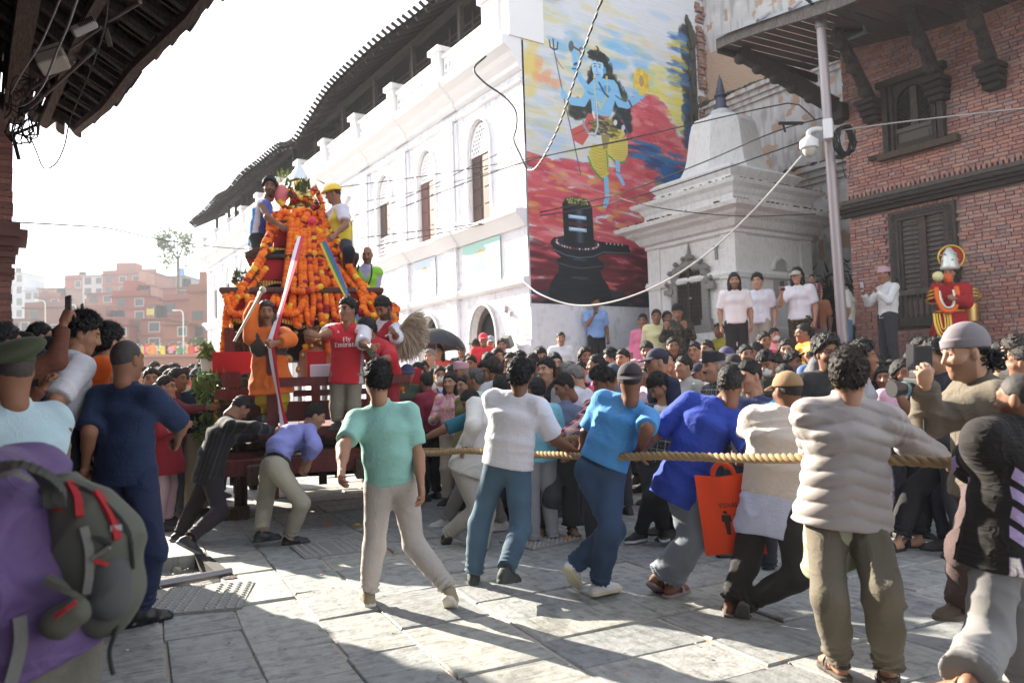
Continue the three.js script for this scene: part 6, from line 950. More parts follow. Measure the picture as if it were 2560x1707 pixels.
obj('silver_bowls',[0,1,2,3].map(k=>lathe([[0.03,0],[0.07,0.03],[0.075,0.05]],10).translate(-0.1+k*0.13,2.28,1.2)),mat(0.7,0.7,0.68,0.25,{metalness:0.9}),C);
const pb=thing('white_carton','white paper carton lying on the chariot platform beside the red football shirt','box',cartP(0.16,1.62,2.3),-18.6*R);obj('carton_body',new RoundedBoxGeometry(0.34,0.17,0.2,1,0.01).translate(0.02,0.085,0),mat(0.72,0.72,0.8,0.7),pb);
const pot=thing('potted_plant','small green plant in a white pot tied to the left side of the chariot','plant',cartP(-1.18,1.76,1.6));obj('pot',lathe([[0.06,0],[0.08,0.14],[0.085,0.15],[0,0.15]],12),mat(0.75,0.75,0.75),pot);obj('leaves',leafG(40,()=>[rr(-0.09,0.09),rr(0.16,0.36),rr(-0.09,0.09)]),mat(0.14,0.18,0.04),pot);
const ribbon=(lb,pts,w,cols,tw=0)=>{const T=thing('cloth_ribbon',lb,'ribbon',at(...pts[0]));const c=new THREE.CatmullRomCurve3(pts.map(p=>at(...p).sub(T.position))),N=50;cols.forEach(([nm,col],k)=>{const pos=[],idx=[];for(let i=0;i<=N;i++){const p=c.getPointAt(i/N),t=c.getTangentAt(i/N),s=CF.clone().cross(t).normalize().applyAxisAngle(t,tw*Math.sin(i/N*3+0.4)),n=s.clone().cross(t),ww=w*(0.8+0.25*Math.sin(i/N*7));for(const[a,b]of[[k/cols.length-0.5,1],[(k+1)/cols.length-0.5,1],[(k+1)/cols.length-0.5,-1],[k/cols.length-0.5,-1]]){const q=p.clone().addScaledVector(s,a*ww).addScaledVector(n,b*0.004);pos.push(q.x,q.y,q.z);}if(i<N)for(let e=0;e<4;e++){const a=i*4+e,b=i*4+(e+1)%4;idx.push(a,b,b+4,a,b+4,a+4);}}const g=new THREE.BufferGeometry();g.setAttribute('position',new THREE.Float32BufferAttribute(pos,3));g.setIndex(idx);obj(nm,toCreasedNormals(g,0.5),cloth(col),T);});};
const wr=[['red_stripe',[0.62,0.03,0.05]],['white_stripe',[0.72,0.72,0.82]]],by=[['blue_stripe',[0.06,0.16,0.5]],['green_stripe',[0.06,0.26,0.12]],['yellow_stripe',[0.72,0.56,0.07]]];
ribbon('red and white ribbon from the top of the chariot to its left front post',[[752,590,9.9],[720,710,9.0],[690,815,8.3],[676,866,8.15]],0.105,wr,0.3);
ribbon('red and white ribbon end hanging down from the left front post of the chariot',[[677,866,8.12],[690,950,8.05],[702,1020,8.05],[710,1062,8.05]],0.085,[wr[0],wr[1]],0.5);
ribbon('yellow, green and blue ribbon from the chariot top to its right front post',[[806,605,9.9],[840,680,9.6],[880,770,8.7],[912,850,8.15]],0.1,by,0.3);
ribbon('blue and green ribbon end below the hand on the right front post of the chariot',[[912,850,8.13],[932,892,8.1],[942,925,8.1]],0.08,[by[0],by[1]],0.2);
}
// ---------- the crowd: one proto of each build, pose and dress, copied with its own clothes ----------
const protoCache=new Map();
const POSE={
down:[[0.06,-0.28,-0.03],[0,-0.24,0.08]],phone:[[0.07,-0.22,0.17],[-0.1,0.18,0.16]],up:[[0.1,0.1,0.24],[-0.06,0.24,0.06]],chest:[[0.07,-0.26,0.08],[-0.15,0.05,0.19]],reach:[[0.02,-0.12,0.26],[0,0.02,0.255]],hip:[[0.17,-0.23,-0.04],[-0.12,-0.18,0.12]],
};
function fk(pr,pl,hy,hp){
const J={s:1,base:V(),pel:V(0,0.93,0),neck:V(0,1.425,-0.02),rs:V(-1,0,0),rh:V(-1,0,0)};
J.hf=V(Math.sin(hy*R)*Math.cos(hp*R),Math.sin(hp*R),Math.cos(hy*R)*Math.cos(hp*R));J.hr=V(-Math.cos(hy*R),0,Math.sin(hy*R));J.hu=J.hr.clone().cross(J.hf).normalize();J.head=V(0,1.585,0.02).addScaledVector(J.hf,0.015);
for(const[q,sd,p]of[['R',-1,pr],['L',1,pl]]){J['sh'+q]=V(sd*0.18,1.365,-0.02);const[e,w]=POSE[p];J['el'+q]=J['sh'+q].clone().add(V(e[0]*sd,e[1],e[2]).setLength(0.29));J['wr'+q]=J['el'+q].clone().add(V(w[0]*sd,w[1],w[2]).setLength(0.25));J['hip'+q]=V(sd*0.085,0.9,0);J['kn'+q]=V(sd*0.1,0.49,0.02);J['an'+q]=V(sd*0.11,0.085,-0.02);const z=V(sd*0.25,0,1).normalize(),y=V(0,1,0);J['ft'+q]={x:y.clone().cross(z),y,z};if(p==='phone'||p==='up'){J['hd'+q]=V(-sd*0.1,0.9,0.3);J['hz'+q]=V(sd*0.5,0.2,-1);}}
return J;
}
const GARB={
tee:{tops:[{sleeve:0.8,sleeveLoose:0.024,hem:-0.06,loose:0.02,flare:0.02}],pants:{}},shirt:{tops:[{sleeve:1.9,hem:-0.06,loose:0.018,collar:0.045}],pants:{}},half:{tops:[{sleeve:0.85,sleeveLoose:0.026,hem:-0.07,loose:0.02,collar:0.05}],pants:{}},
jacket:{tops:[{name:'shirt',sleeve:0,hem:0,loose:0.008},{name:'jacket',sleeve:1.92,hem:-0.08,loose:0.032,collar:0.05,wr:0.014,vneck:0.04}],pants:{}},vest:{tops:[{name:'shirt',sleeve:1.9,hem:-0.04,loose:0.014,collar:0.05},{name:'waistcoat',sleeve:0,hem:-0.05,loose:0.026,vneck:0.05}],pants:{}},
kurta:{tops:[{name:'kurta',sleeve:1.3,hem:-0.32,loose:0.018,flare:0.09}],pants:{loose:0.016}},sari:{tops:[{name:'blouse',sleeve:1.6,hem:-0.3,loose:0.014,flare:0.09},{name:'shawl',sleeve:0,hem:0.02,loose:0.034,wr:0.03,freq:9}],pants:{skirt:0.1}},
};
function proto(k){
const key=JSON.stringify(k);if(protoCache.has(key))return protoCache.get(key);
const g=GARB[k.g],near=k.near;const{G}=figure('person','x',fk(k.pr,k.pl,k.hy,k.hp),{local:true,cell:near?0.015:0.021,hcell:near?0.0065:0.0085,handCell:near?0.006:0.008,curl:k.pr==='phone'||k.pr==='up'?1.0:0.5,hair:k.hair,hairCell:near?0.0065:0.009,hat:k.hat,hatBack:k.hatBack,hatMat:hairM,hatName:{cap:'cap',topi:'topi',beanie:'beanie',helmet:'helmet',scarf:'headscarf',brimhat:'hat',beret:'beret'}[k.hat],face:k.face,glasses:k.gl,mask:k.mask?[0.6,0.68,0.72]:undefined,shoe:'shoe',shoeCell:0.012,shoeMat:mat(0.05,0.045,0.045,0.7,{vertexColors:true}),pants:{m:hairM,...g.pants},tops:g.tops.map(t=>({m:hairM,...t})),seed:key.length%17,fat:k.fat});
protoCache.set(key,G);return G;
}
const pat={
plaid:canvasTex(128,128,(g)=>{g.fillStyle='#a8434a';g.fillRect(0,0,128,128);for(let i=0;i<2;i++){g.fillStyle='rgba(30,35,60,.75)';g.fillRect(i*64,0,20,128);g.fillRect(0,i*64,128,20);g.fillStyle='rgba(235,225,220,.6)';g.fillRect(i*64+36,0,10,128);g.fillRect(0,i*64+36,128,10);}}),
check:canvasTex(128,128,(g)=>{g.fillStyle='#2a2d31';g.fillRect(0,0,128,128);for(let i=0;i<2;i++){g.fillStyle='rgba(220,220,215,.6)';g.fillRect(i*64+30,0,9,128);g.fillRect(0,i*64+30,128,9);g.fillStyle='rgba(90,100,90,.6)';g.fillRect(i*64,0,14,128);g.fillRect(0,i*64,128,14);}}),
floral:canvasTex(256,256,(g)=>{g.fillStyle='#f0dfe4';g.fillRect(0,0,256,256);for(let i=0;i<130;i++){g.fillStyle=pick(['rgba(238,140,180,.8)','rgba(246,180,120,.7)','rgba(232,110,150,.7)','rgba(250,214,150,.6)','rgba(240,170,200,.8)']);g.beginPath();g.ellipse(rr(0,256),rr(0,256),rr(8,26),rr(5,14),rr(0,3),0,7);g.fill();}}),
camo:canvasTex(256,256,(g)=>{g.fillStyle='#3e3a31';g.fillRect(0,0,256,256);for(let i=0;i<160;i++){g.fillStyle=pick(['#24231f','#54493b','#2e332a','#6a5d4a','#1c1b1a']);g.beginPath();g.ellipse(rr(0,256),rr(0,256),rr(6,26),rr(4,12),rr(0,3),0,7);g.fill();}}),
pin:canvasTex(64,64,(g)=>{g.fillStyle='#1d1b1e';g.fillRect(0,0,64,64);g.fillStyle='#47534f';g.fillRect(4,0,3,64);g.fillStyle='#553036';g.fillRect(27,0,2,64);g.fillStyle='#3c4a48';g.fillRect(44,0,3,64);}),
stripe:canvasTex(64,64,(g)=>{g.fillStyle='#e9e9ea';g.fillRect(0,0,64,64);g.fillStyle='#c9ced6';for(let i=0;i<4;i++)g.fillRect(i*16,0,4,64);}),
topi:canvasTex(64,64,(g)=>{g.fillStyle='#c9a0ac';g.fillRect(0,0,64,64);for(let i=0;i<60;i++){g.fillStyle=pick(['#8a5a78','#e6c8cc','#a84a58','#706a9a']);g.fillRect(rr(0,60),rr(0,60),5,5);}}),
};
for(const k in pat){const t=pat[k];t.wrapS=t.wrapT=THREE.RepeatWrapping;t.repeat.setScalar({plaid:7,check:6,floral:2.4,camo:2.2,pin:9,stripe:22,topi:9}[k]);}
const camF0=V(CF.x,0,CF.z).normalize(),camR0=V(CR.x,0,CR.z).normalize();
function crowd(c,x,y,d,label,o={}){
const[ox,oy,sc]=CROP[c];let top=at(ox+x/sc,oy+y/sc,d);
let floor=o.floor??0,tall={cap:0.02,topi:0.06,thick:0.02,curly:0.03,spiky:0.03,helmet:0.03,scarf:0.02}[o.hat||o.hair]||0.01,s=(top.y-floor)/(1.715+tall);
for(let i=0;i<4&&!o.s&&o.floor===undefined&&s>1.06;i++){d*=0.97;top=at(ox+x/sc,oy+y/sc,d);s=(top.y-floor)/(1.715+tall);}
if(!o.s&&s>1.06)o.s=1.04;
if(o.s){floor=top.y-o.s*(1.715+tall);s=o.s;}
const k={g:o.g||'tee',pr:o.pr||'down',pl:o.pl||'down',hy:o.hy||0,hp:o.hp||0,hair:o.hair===null?null:o.hair||'short',hat:o.hat,hatBack:o.hatBack,face:o.face,gl:o.gl,mask:o.mask,near:d<7.6,fat:o.fat};
const G=proto(k).clone();G.name=numbered('person');scene.add(G);G.position.set(top.x,floor,top.z);G.scale.setScalar(s);
const a=(o.yaw??-90)*R,f=camF0.clone().multiplyScalar(Math.cos(a)).addScaledVector(camR0,Math.sin(a));G.rotation.y=Math.atan2(f.x,f.z);
G.position.addScaledVector(f,-0.03*s);
tag(G,label,o.cat||'person',o.group);
const t1=o.t||[0.3,0.3,0.3],t2=o.t2||[0.7,0.7,0.7],cm=q=>q.isMaterial?q:pat[q]?cloth([0.9,0.9,0.9],{map:pat[q]}):cloth(q);
G.children.forEach(m=>{const n=m.name;m.material=n==='body'?skinMat(o.skin||'a'):n==='hair'?(o.hm||hairM):n==='trousers'?cm(o.p||[0.04,0.04,0.05]):['cap','topi','beanie','helmet','headscarf','hat','beret'].includes(n)?cm(o.ht||[0.03,0.03,0.05]):['jacket','waistcoat','shawl'].includes(n)?cm(t2):['shirt','kurta','blouse'].includes(n)?cm(t1):m.material;m.castShadow=m.receiveShadow=true;});
if(o.phone){
const w=q=>{const p=POSE[q],sg=1;return p;};const side=o.pr==='down'?1:-1,e=POSE[side<0?o.pr:o.pl];const L=V(side*0.18,1.365,-0.02).add(V(e[0][0]*side,e[0][1],e[0][2]).setLength(0.29)).add(V(e[1][0]*side,e[1][1],e[1][2]).setLength(0.25)).add(V(-side*0.02,0.1,0.035));
const ph=thing('phone',o.phone,'phone',L.multiplyScalar(s).applyAxisAngle(V(0,1,0),G.rotation.y).add(G.position),G.rotation.y);obj('case',new RoundedBoxGeometry(0.072,0.15,0.012,2,0.005),o.phoneM||mat(0.03,0.03,0.035,0.3),ph);obj('screen',new THREE.PlaneGeometry(0.064,0.138).rotateY(Math.PI).translate(0,0,-0.0065),mat(0.12,0.15,0.2,0.1),ph);
}
if(globalThis.DBG&&(s<0.62||s>1.12))console.log('scale',label,s.toFixed(2));
return G;
}
// ---------- the rope team and the people nearest to the camera ----------
const denim=(c,o)=>cloth(c,{bumpScale:0.001,...o});
person({id:'mint',c:'A',H:1.72,d0:5.2,plant:'L',label:'man in a mint green polo and pale trousers walking away, wearing a face mask',yaw:-12,hyaw:-28,pel:[1300,745],neck:[1235,235,0],head:[1215,112,0],aL:[1025,490,-1,1015,625,-1],aR:[1445,540,1,1462,715,-1],lL:[1200,1035,1,1165,1300,-1,0,-20],lR:[1420,1030,1,1625,1290,-1,35,10]},
{skin:'a',hair:'thick',mask:[0.35,0.55,0.65],curl:0.5,shoe:'shoe',shoeMat:mat(0.30,0.25,0.17,0.85,{vertexColors:true}),soleC:[2.2,2.5,3.2],pants:{m:cloth([0.45,0.41,0.38]),loose:0.012,wr:0.014,bunch:0.012},tops:[{m:cloth([0.27,0.53,0.46]),sleeve:0.75,sleeveLoose:0.024,hem:-0.03,loose:0.018,collar:0.055,wr:0.012,hemTilt:0.05}]});
person({id:'khaki',c:'A',H:1.66,d0:7.1,plant:'R',label:'man in a lilac shirt and khaki trousers bending forward beside the chariot',yaw:55,hyaw:75,hpitch:-25,pel:[645,590],neck:[815,372,1],head:[872,312,1],aL:[830,490,-1,800,590,1],aR:[868,480,-1,830,585,1],lL:[590,775,1,565,965,-1,0,60],lR:[795,800,-1,725,985,1,0,70]},
{skin:'a',hair:'short',curl:0.8,bend:0.06,shoe:'shoe',shoeMat:mat(0.02,0.021,0.026,0.5,{vertexColors:true}),belt:mat(0.02,0.02,0.03,0.5),pants:{m:cloth([0.37,0.34,0.27]),loose:0.016,wr:0.016,bunch:0.012,cuff:0.055},tops:[{m:cloth([0.26,0.28,0.66]),sleeve:1.6,hem:0.05,loose:0.016,collar:0.04,wr:0.018}]});
person({id:'white',c:'B',H:1.7,d0:5.9,plant:'L',label:'rope puller in a plain white tee and blue jeans seen from behind',yaw:22,hyaw:10,pel:[575,905],neck:[640,430,0],head:[650,350,0],aL:[560,600,1,640,730,1],aR:[845,695,1,975,775,1],lL:[430,1165,-1,398,1425,-1,0,0],lR:[655,1180,1,575,1405,-1,10,30]},
{skin:'d',hair:'thick',curl:1.25,shoe:'shoe',shoeMat:mat(0.045,0.05,0.05,0.7,{vertexColors:true}),pants:{m:denim([0.06,0.11,0.165]),fade:0.5,loose:0.012,wr:0.013,bunch:0.006,cuff:0.055},tops:[{m:cloth([0.68,0.66,0.70]),sleeve:0.85,sleeveLoose:0.034,hem:-0.03,loose:0.03,wr:0.018,flare:0.03}]});
person({id:'blue',c:'B',H:1.68,d0:5.6,plant:'R',label:'rope puller in a sky blue tee, dark jeans and a black cap turned backward',yaw:25,hyaw:12,pel:[1095,850],neck:[1258,460,-1],head:[1255,372,-1],aL:[1015,660,1,990,740,1],aR:[1345,640,-1,1305,760,1],lL:[1170,1190,-1,945,1375,1,45,35],lR:[1140,1200,-1,1085,1470,1,0,60]},
{skin:'d',hair:'buzz',hat:'cap',hatBack:true,hatMat:cloth([0.035,0.03,0.038]),curl:1.25,belt:mat(0.03,0.02,0.018,0.6),shoe:'shoe',shoeMat:mat(0.68,0.68,0.7,0.6,{vertexColors:true}),soleC:[0.95,0.88,0.6],pants:{m:denim([0.028,0.06,0.13]),fade:0.7,loose:0.016,wr:0.018,bunch:0.01,cuff:0.06},tops:[{m:cloth([0.07,0.28,0.62]),sleeve:0.85,sleeveLoose:0.024,hem:0.03,loose:0.022,wr:0.013,flare:0.02}]});
person({id:'puffer',c:'C',H:1.7,d0:3.8,plant:'L',label:'man in a quilted grey puffer jacket and olive cargo trousers hauling the rope',yaw:12,hyaw:25,pel:[790,800],neck:[815,185,0],head:[822,78,0],aL:[650,420,1,820,520,1],aR:[1120,395,1,1285,480,1],lL:[725,1150,-1,772,1450,1,0,0],lR:[990,1130,-1,1015,1510,1,0,25]},
{skin:'a',hair:'thick',hairMat:hairDust,mask:[0.55,0.5,0.45],curl:1.3,shoe:'sandal',shoeMat:mat(0.07,0.05,0.04,0.8,{vertexColors:true}),pants:{m:cloth([0.135,0.115,0.082]),loose:0.014,wr:0.02,bunch:0.02,cuff:0.05,len:0.93},tops:[{name:'undershirt',m:cloth([0.36,0.38,0.25]),sleeve:0,hem:-0.3,hemTilt:0.5,loose:0.022,wr:0.012},{name:'jacket',m:cloth([0.36,0.32,0.305],{roughness:0.6,bumpScale:0}),sleeve:1.92,sleeveLoose:0.026,loose:0.036,flare:0.06,collar:0.07,collarR:0.085,wr:0.008,quilt:0.014,cell:0.009}]});
const shiftTex=t=>{t.offset.set(0.5,0.3);return t;};
person({id:'stripe',c:'A',H:1.68,d0:7.6,plant:'L',label:'man in a dark pinstriped jacket leaning hard against the chariot on the left',yaw:58,yawHip:62,hyaw:45,hpitch:-50,pel:[285,640],neck:[395,318,1],head:[450,268,1],aL:[420,440,1,560,420,1],aR:[530,375,-1,640,400,1],lL:[180,835,1,108,975,-1,20,60],lR:[335,850,-1,160,1000,-1,35,60]},
{skin:'b',hair:'short',bend:0.03,shoe:'shoe',shoeMat:mat(0.03,0.03,0.035,0.6,{vertexColors:true}),soleC:[6,6,6],pants:{m:cloth([0.022,0.014,0.02]),loose:0.012,wr:0.01},tops:[{name:'jacket',m:cloth([0.95,0.95,0.95],{map:pat.pin}),sleeve:1.92,hem:-0.12,loose:0.028,flare:0.03,wr:0.013,collar:0.03}]});
person({id:'navy',c:'L',H:1.8,d0:4.9,plant:'R',label:'man in a dark navy uniform with a shaven head standing with hand on hip',yaw:8,hyaw:20,pel:[490,835],neck:[492,395,0],head:[495,312,0],aL:[345,590,-1,330,720,1],aR:[705,560,1,690,625,1],lL:[440,1040,-1,455,1290,1],lR:[588,1050,-1,545,1285,1,0,45]},
{skin:'b',hair:'buzz',hairMat:mat(0.05,0.04,0.036,0.7),curl:0.9,cell:0.011,shoe:'boot',shoeMat:mat(0.012,0.012,0.014,0.3,{vertexColors:true}),pants:{m:cloth([0.012,0.02,0.062]),loose:0.02,wr:0.016,bunch:0.015,cuff:0.055,len:0.9},tops:[{m:cloth([0.012,0.026,0.075]),sleeve:0.95,sleeveLoose:0.026,hem:-0.09,loose:0.024,collar:0.04,wr:0.009,flare:0.02}]});
person({id:'leftwhite',c:'L',H:1.76,d:5.15,floor:0.42,label:'young man in a white tee on the left turning his head towards the chariot',yaw:40,hyaw:68,hpitch:-18,pel:[262,565],neck:[268,275,0],head:[325,212,1],aL:[200,470,-1,230,600,1],aR:[215,470,-1,245,570,1]},
{skin:'a',hair:'spiky',shoe:'shoe',shoeMat:mat(0.05,0.05,0.05,0.7,{vertexColors:true}),pants:{m:denim([0.03,0.035,0.05])},tops:[{m:cloth([0.66,0.66,0.72]),sleeve:0.9,sleeveLoose:0.03,loose:0.026,wr:0.012,flare:0.03}]});
person({id:'leftblack',c:'L',H:1.72,d:5.5,floor:0.42,label:'young man in a black tee with thick hair beside the man in the white tee',yaw:20,hyaw:35,pel:[370,600],neck:[420,320,0],head:[428,245,0],aL:[330,480,-1,340,600,1],aR:[450,480,1,450,600,1]},
{skin:'c',hair:'thick',shoe:'shoe',shoeMat:mat(0.05,0.05,0.05,0.7,{vertexColors:true}),pants:{m:cloth([0.015,0.015,0.017])},tops:[{m:cloth([0.012,0.012,0.014]),sleeve:0.9,loose:0.024}]});
person({id:'orange',c:'L',H:1.5,d:5.2,floor:0.42,label:'woman with a bright orange shawl over her head standing in the left crowd',yaw:70,hyaw:60,pel:[365,700],neck:[385,430,0],head:[400,362,0]},
{skin:'a',hat:'scarf',hatName:'headscarf',hatMat:cloth([0.75,0.12,0.012]),hatCell:0.008,shoe:'shoe',shoeMat:mat(0.05,0.05,0.05,0.7,{vertexColors:true}),pants:{m:cloth([0.02,0.05,0.06]),skirt:0.1,skirtW:0.2},tops:[{name:'blouse',m:cloth([0.015,0.015,0.02]),sleeve:1.3,hem:-0.1,loose:0.02}]});
person({id:'beret',c:'L',H:1.74,d:3.3,label:'man in an olive green beret and pale blue sleeveless vest over a brown shirt',yaw:-60,hyaw:-55,pel:[60,830],neck:[28,480,0],head:[38,352,0],aL:[-120,640,-1,-200,800,-1],aR:[195,680,0,110,850,-1]},
{skin:'b',hair:'buzz',hairMat:mat(0.06,0.045,0.04,0.7),hat:'beret',hatName:'beret',hatMat:cloth([0.05,0.062,0.03]),cell:0.01,hcell:0.0045,shoe:'boot',shoeMat:mat(0.02,0.02,0.02,0.5,{vertexColors:true}),pants:{m:cloth([0.3,0.24,0.16])},tops:[{name:'shirt',m:cloth([0.19,0.13,0.075]),sleeve:1.9,sleeveLoose:0.022,loose:0.014,collar:0.05},{name:'vest',m:cloth([0.46,0.62,0.68]),sleeve:0,hem:-0.12,loose:0.034,collar:0.06,collarR:0.085,wr:0.016,freq:9}]});
person({id:'purple',c:'L',H:1.62,d:2.0,label:'person in a purple jacket at the left edge wearing a large hiking backpack',yaw:-82,hyaw:-90,pel:[100,1340],neck:[-120,690,0],head:[-230,570,-1],aL:[-150,1100,0,-260,1280,0],aR:[30,1110,-1,-140,1270,-1]},
{skin:'c',hair:'short',cell:0.01,shoe:'boot',shoeMat:mat(0.05,0.04,0.03,0.6,{vertexColors:true}),pants:{m:cloth([0.135,0.125,0.1]),loose:0.02,wr:0.016},tops:[{name:'jacket',m:cloth([0.115,0.068,0.185],{roughness:0.7}),sleeve:1.92,sleeveLoose:0.04,hem:-0.06,loose:0.045,wr:0.02,freq:8}]});
{
const B=thing('backpack','large grey green hiking backpack with red zips worn by the person in purple','backpack',at(215,1290,2.02)),L=(x,y,d)=>at(x/1.557,700+y/1.557,d).sub(B.position),gm=cloth([0.105,0.11,0.088],{roughness:0.75}),dm=cloth([0.045,0.047,0.045]),rm=cloth([0.4,0.025,0.03],{bumpScale:0.002}),sm2=cloth([0.2,0.2,0.185],{bumpScale:0.002});
const p=[L(250,835,2.02),L(350,900,2.02),L(420,1000,2.03),L(425,1190,2.04),L(395,1280,2.04),L(310,1030,2.02)];
const sack=uni([cap(p[0],p[1],0.045,0.06),cap(p[1],p[2],0.06,0.075),cap(p[2],p[3],0.075,0.078),cap(p[3],p[4],0.078,0.06),cap(p[5],p[4],0.07,0.065),cap(p[0],p[5],0.045,0.07)],0.05);
const sackF=(x,y,z)=>{const d=sack(x,y,z);return d<0.06?d-0.012*fold(x,y,z,4,13):d;};
obj('sack',nets(sackF,bounds(p,0.2),0.009),gm,B);
const pk=[L(425,1120,1.985),L(420,1240,1.985)];obj('front_pocket',nets((x,y,z)=>cap(pk[0],pk[1],0.05,0.055)(x,y,z)-0.01*fold(x,y,z,7,15),bounds(pk,0.12),0.009),cloth([0.085,0.09,0.088]),B);
const surf=(x,y)=>{const o=CP.clone().sub(B.position),dir=ray(x/1.557,700+y/1.557).normalize();let t=1.5;for(let i=0;i<60;i++){const q=o.clone().addScaledVector(dir,t),d=sackF(q.x,q.y,q.z);if(d<0.002||t>3)break;t+=Math.max(0.003,d*0.6);}return o.addScaledVector(dir,t-0.006);};
const strapOn=(nm,pts,w,m,h=0.01)=>{const c=new THREE.CatmullRomCurve3(pts.map(q=>q.isVector3?q:surf(...q))),l=[],N=14;for(let i=0;i<N;i++)l.push(bar(c.getPointAt(i/N),c.getPointAt(Math.min(1,(i+1.15)/N)),w,h));return obj(nm,l,m,B);};
strapOn('red_zip',[[268,785],[300,850],[308,920]],0.018,rm);strapOn('red_zip',[[372,820],[415,890],[445,960],[455,1010]],0.018,rm);strapOn('red_trim',[[365,1092],[420,1108],[470,1130]],0.012,rm);strapOn('red_trim',[[205,888],[235,892]],0.01,rm);
strapOn('side_strap',[[325,960],[345,1050],[345,1150],[335,1220]],0.02,sm2);strapOn('side_strap',[[355,1085],[395,1060],[425,1040]],0.018,sm2);strapOn('side_strap',[[360,1000],[400,1010],[430,1030]],0.012,dm);strapOn('seam',[[200,790],[300,800],[420,880],[500,980],[520,1120]],0.006,dm);
strapOn('shoulder_strap',[L(-20,740,1.86),L(60,712,1.86),L(130,735,1.88),L(200,800,1.92),L(215,880,1.94)],0.05,cloth([0.075,0.078,0.068]),0.02);strapOn('shoulder_strap',[L(-20,770,1.84),L(50,750,1.84),L(120,780,1.86)],0.02,sm2,0.012);
strapOn('hip_belt',[L(180,1160,1.86),L(250,1200,1.87),L(330,1260,1.9)],0.045,cloth([0.09,0.088,0.07]),0.015);
const hp=[L(230,1330,1.85),L(290,1290,1.86)];obj('hip_pouch',nets((x,y,z)=>cap(hp[0],hp[1],0.04,0.036)(x,y,z)-0.008*fold(x,y,z,3,20),bounds(hp,0.09),0.008),cloth([0.1,0.1,0.075]),B);
strapOn('pouch_zip',[L(215,1310,1.79),L(255,1280,1.79),L(295,1250,1.8)],0.012,rm);obj('buckle',[new RoundedBoxGeometry(0.03,0.018,0.012,1,0.004)].map(g=>{const q=surf(448,965);return g.translate(q.x,q.y,q.z);}),M.steel,B);
obj('loose_strap',tube([L(455,1340,2),L(440,1390,2),L(425,1440,2),L(430,1500,2),L(440,1535,2)],0.006,5),dm,B);strapOn('dangling_strap',[L(75,1310,1.83),L(80,1400,1.82),L(60,1500,1.81),L(40,1570,1.8)],0.028,sm2,0.008);
}
// ---- the rest of the rope team ----
person({id:'teal',c:'B',H:1.66,d0:7.6,plant:'R',label:'moustached rope puller in a teal polo reaching his arm out to the left',yaw:-120,hyaw:-110,hpitch:-30,pel:[470,800],neck:[430,560,-1],head:[370,465,-1],aL:[480,640,1,440,740,1],aR:[240,640,-1,118,690,0],lL:[480,960,-1,555,1140,1,0,-100],lR:[350,940,-1,250,1130,-1,0,-90]},
{skin:'b',hair:'short',face:{stache:1},shoe:'shoe',shoeMat:mat(0.6,0.58,0.56,0.7,{vertexColors:true}),pants:{m:cloth([0.25,0.23,0.21]),loose:0.016},tops:[{m:cloth([0.02,0.17,0.24]),sleeve:0.9,sleeveLoose:0.028,loose:0.022,collar:0.05}]});
person({id:'cream',c:'B',H:1.66,d0:6.6,plant:'L',label:'rope puller in a cream printed jacket and beige trousers half hidden behind the white tee',yaw:-25,hyaw:-20,pel:[385,830],neck:[520,470,-1],head:[560,400,-1],aL:[400,620,-1,350,740,1],aR:[560,640,1,600,740,1],lL:[420,1080,-1,250,1215,1,40,-20],lR:[470,1090,-1,440,1305,-1,0,60]},
{skin:'b',hair:'short',shoe:'sandal',shoeMat:mat(0.05,0.035,0.03,0.8,{vertexColors:true}),pants:{m:cloth([0.40,0.37,0.33]),loose:0.018},tops:[{name:'jacket',m:cloth([0.62,0.6,0.57]),sleeve:1.8,sleeveLoose:0.03,hem:-0.1,loose:0.034,collar:0.05,collarR:0.08,flare:0.04,wr:0.018}]});
person({id:'greyblue',c:'B',H:1.66,d0:7.7,plant:'L',label:'rope puller in a grey blue shirt and dark trousers looking down to the left',yaw:-150,hyaw:-100,hpitch:-25,pel:[885,790],neck:[905,490,0],head:[890,395,-1],aL:[985,640,-1,930,760,-1],aR:[820,620,-1,860,690,-1],lL:[925,990,-1,935,1165,1,0,170],lR:[830,1000,-1,800,1170,1,0,-150]},
{skin:'b',hair:'short',shoe:'sandal',shoeMat:mat(0.04,0.035,0.04,0.8,{vertexColors:true}),pants:{m:cloth([0.05,0.052,0.056]),loose:0.02,cuff:0.07},tops:[{m:cloth([0.15,0.18,0.29]),sleeve:1.3,loose:0.02,collar:0.05,hem:-0.02}]});
person({id:'plaid',c:'B',H:1.66,d:7.0,label:'rope puller in a red plaid shirt with curly hair behind the blue tee',yaw:-140,hyaw:-110,hpitch:-25,pel:[1080,800],neck:[1130,470,-1],head:[1105,385,-1],aL:[1150,640,-1,1060,720,-1],aR:[985,600,-1,880,670,-1]},
{skin:'d',hair:'curly',shoe:'shoe',shoeMat:mat(0.06,0.05,0.05,0.7,{vertexColors:true}),pants:{m:cloth([0.03,0.03,0.035])},tops:[{m:cloth([0.9,0.9,0.9],{map:pat.plaid}),sleeve:1.9,loose:0.02,collar:0.045}]});
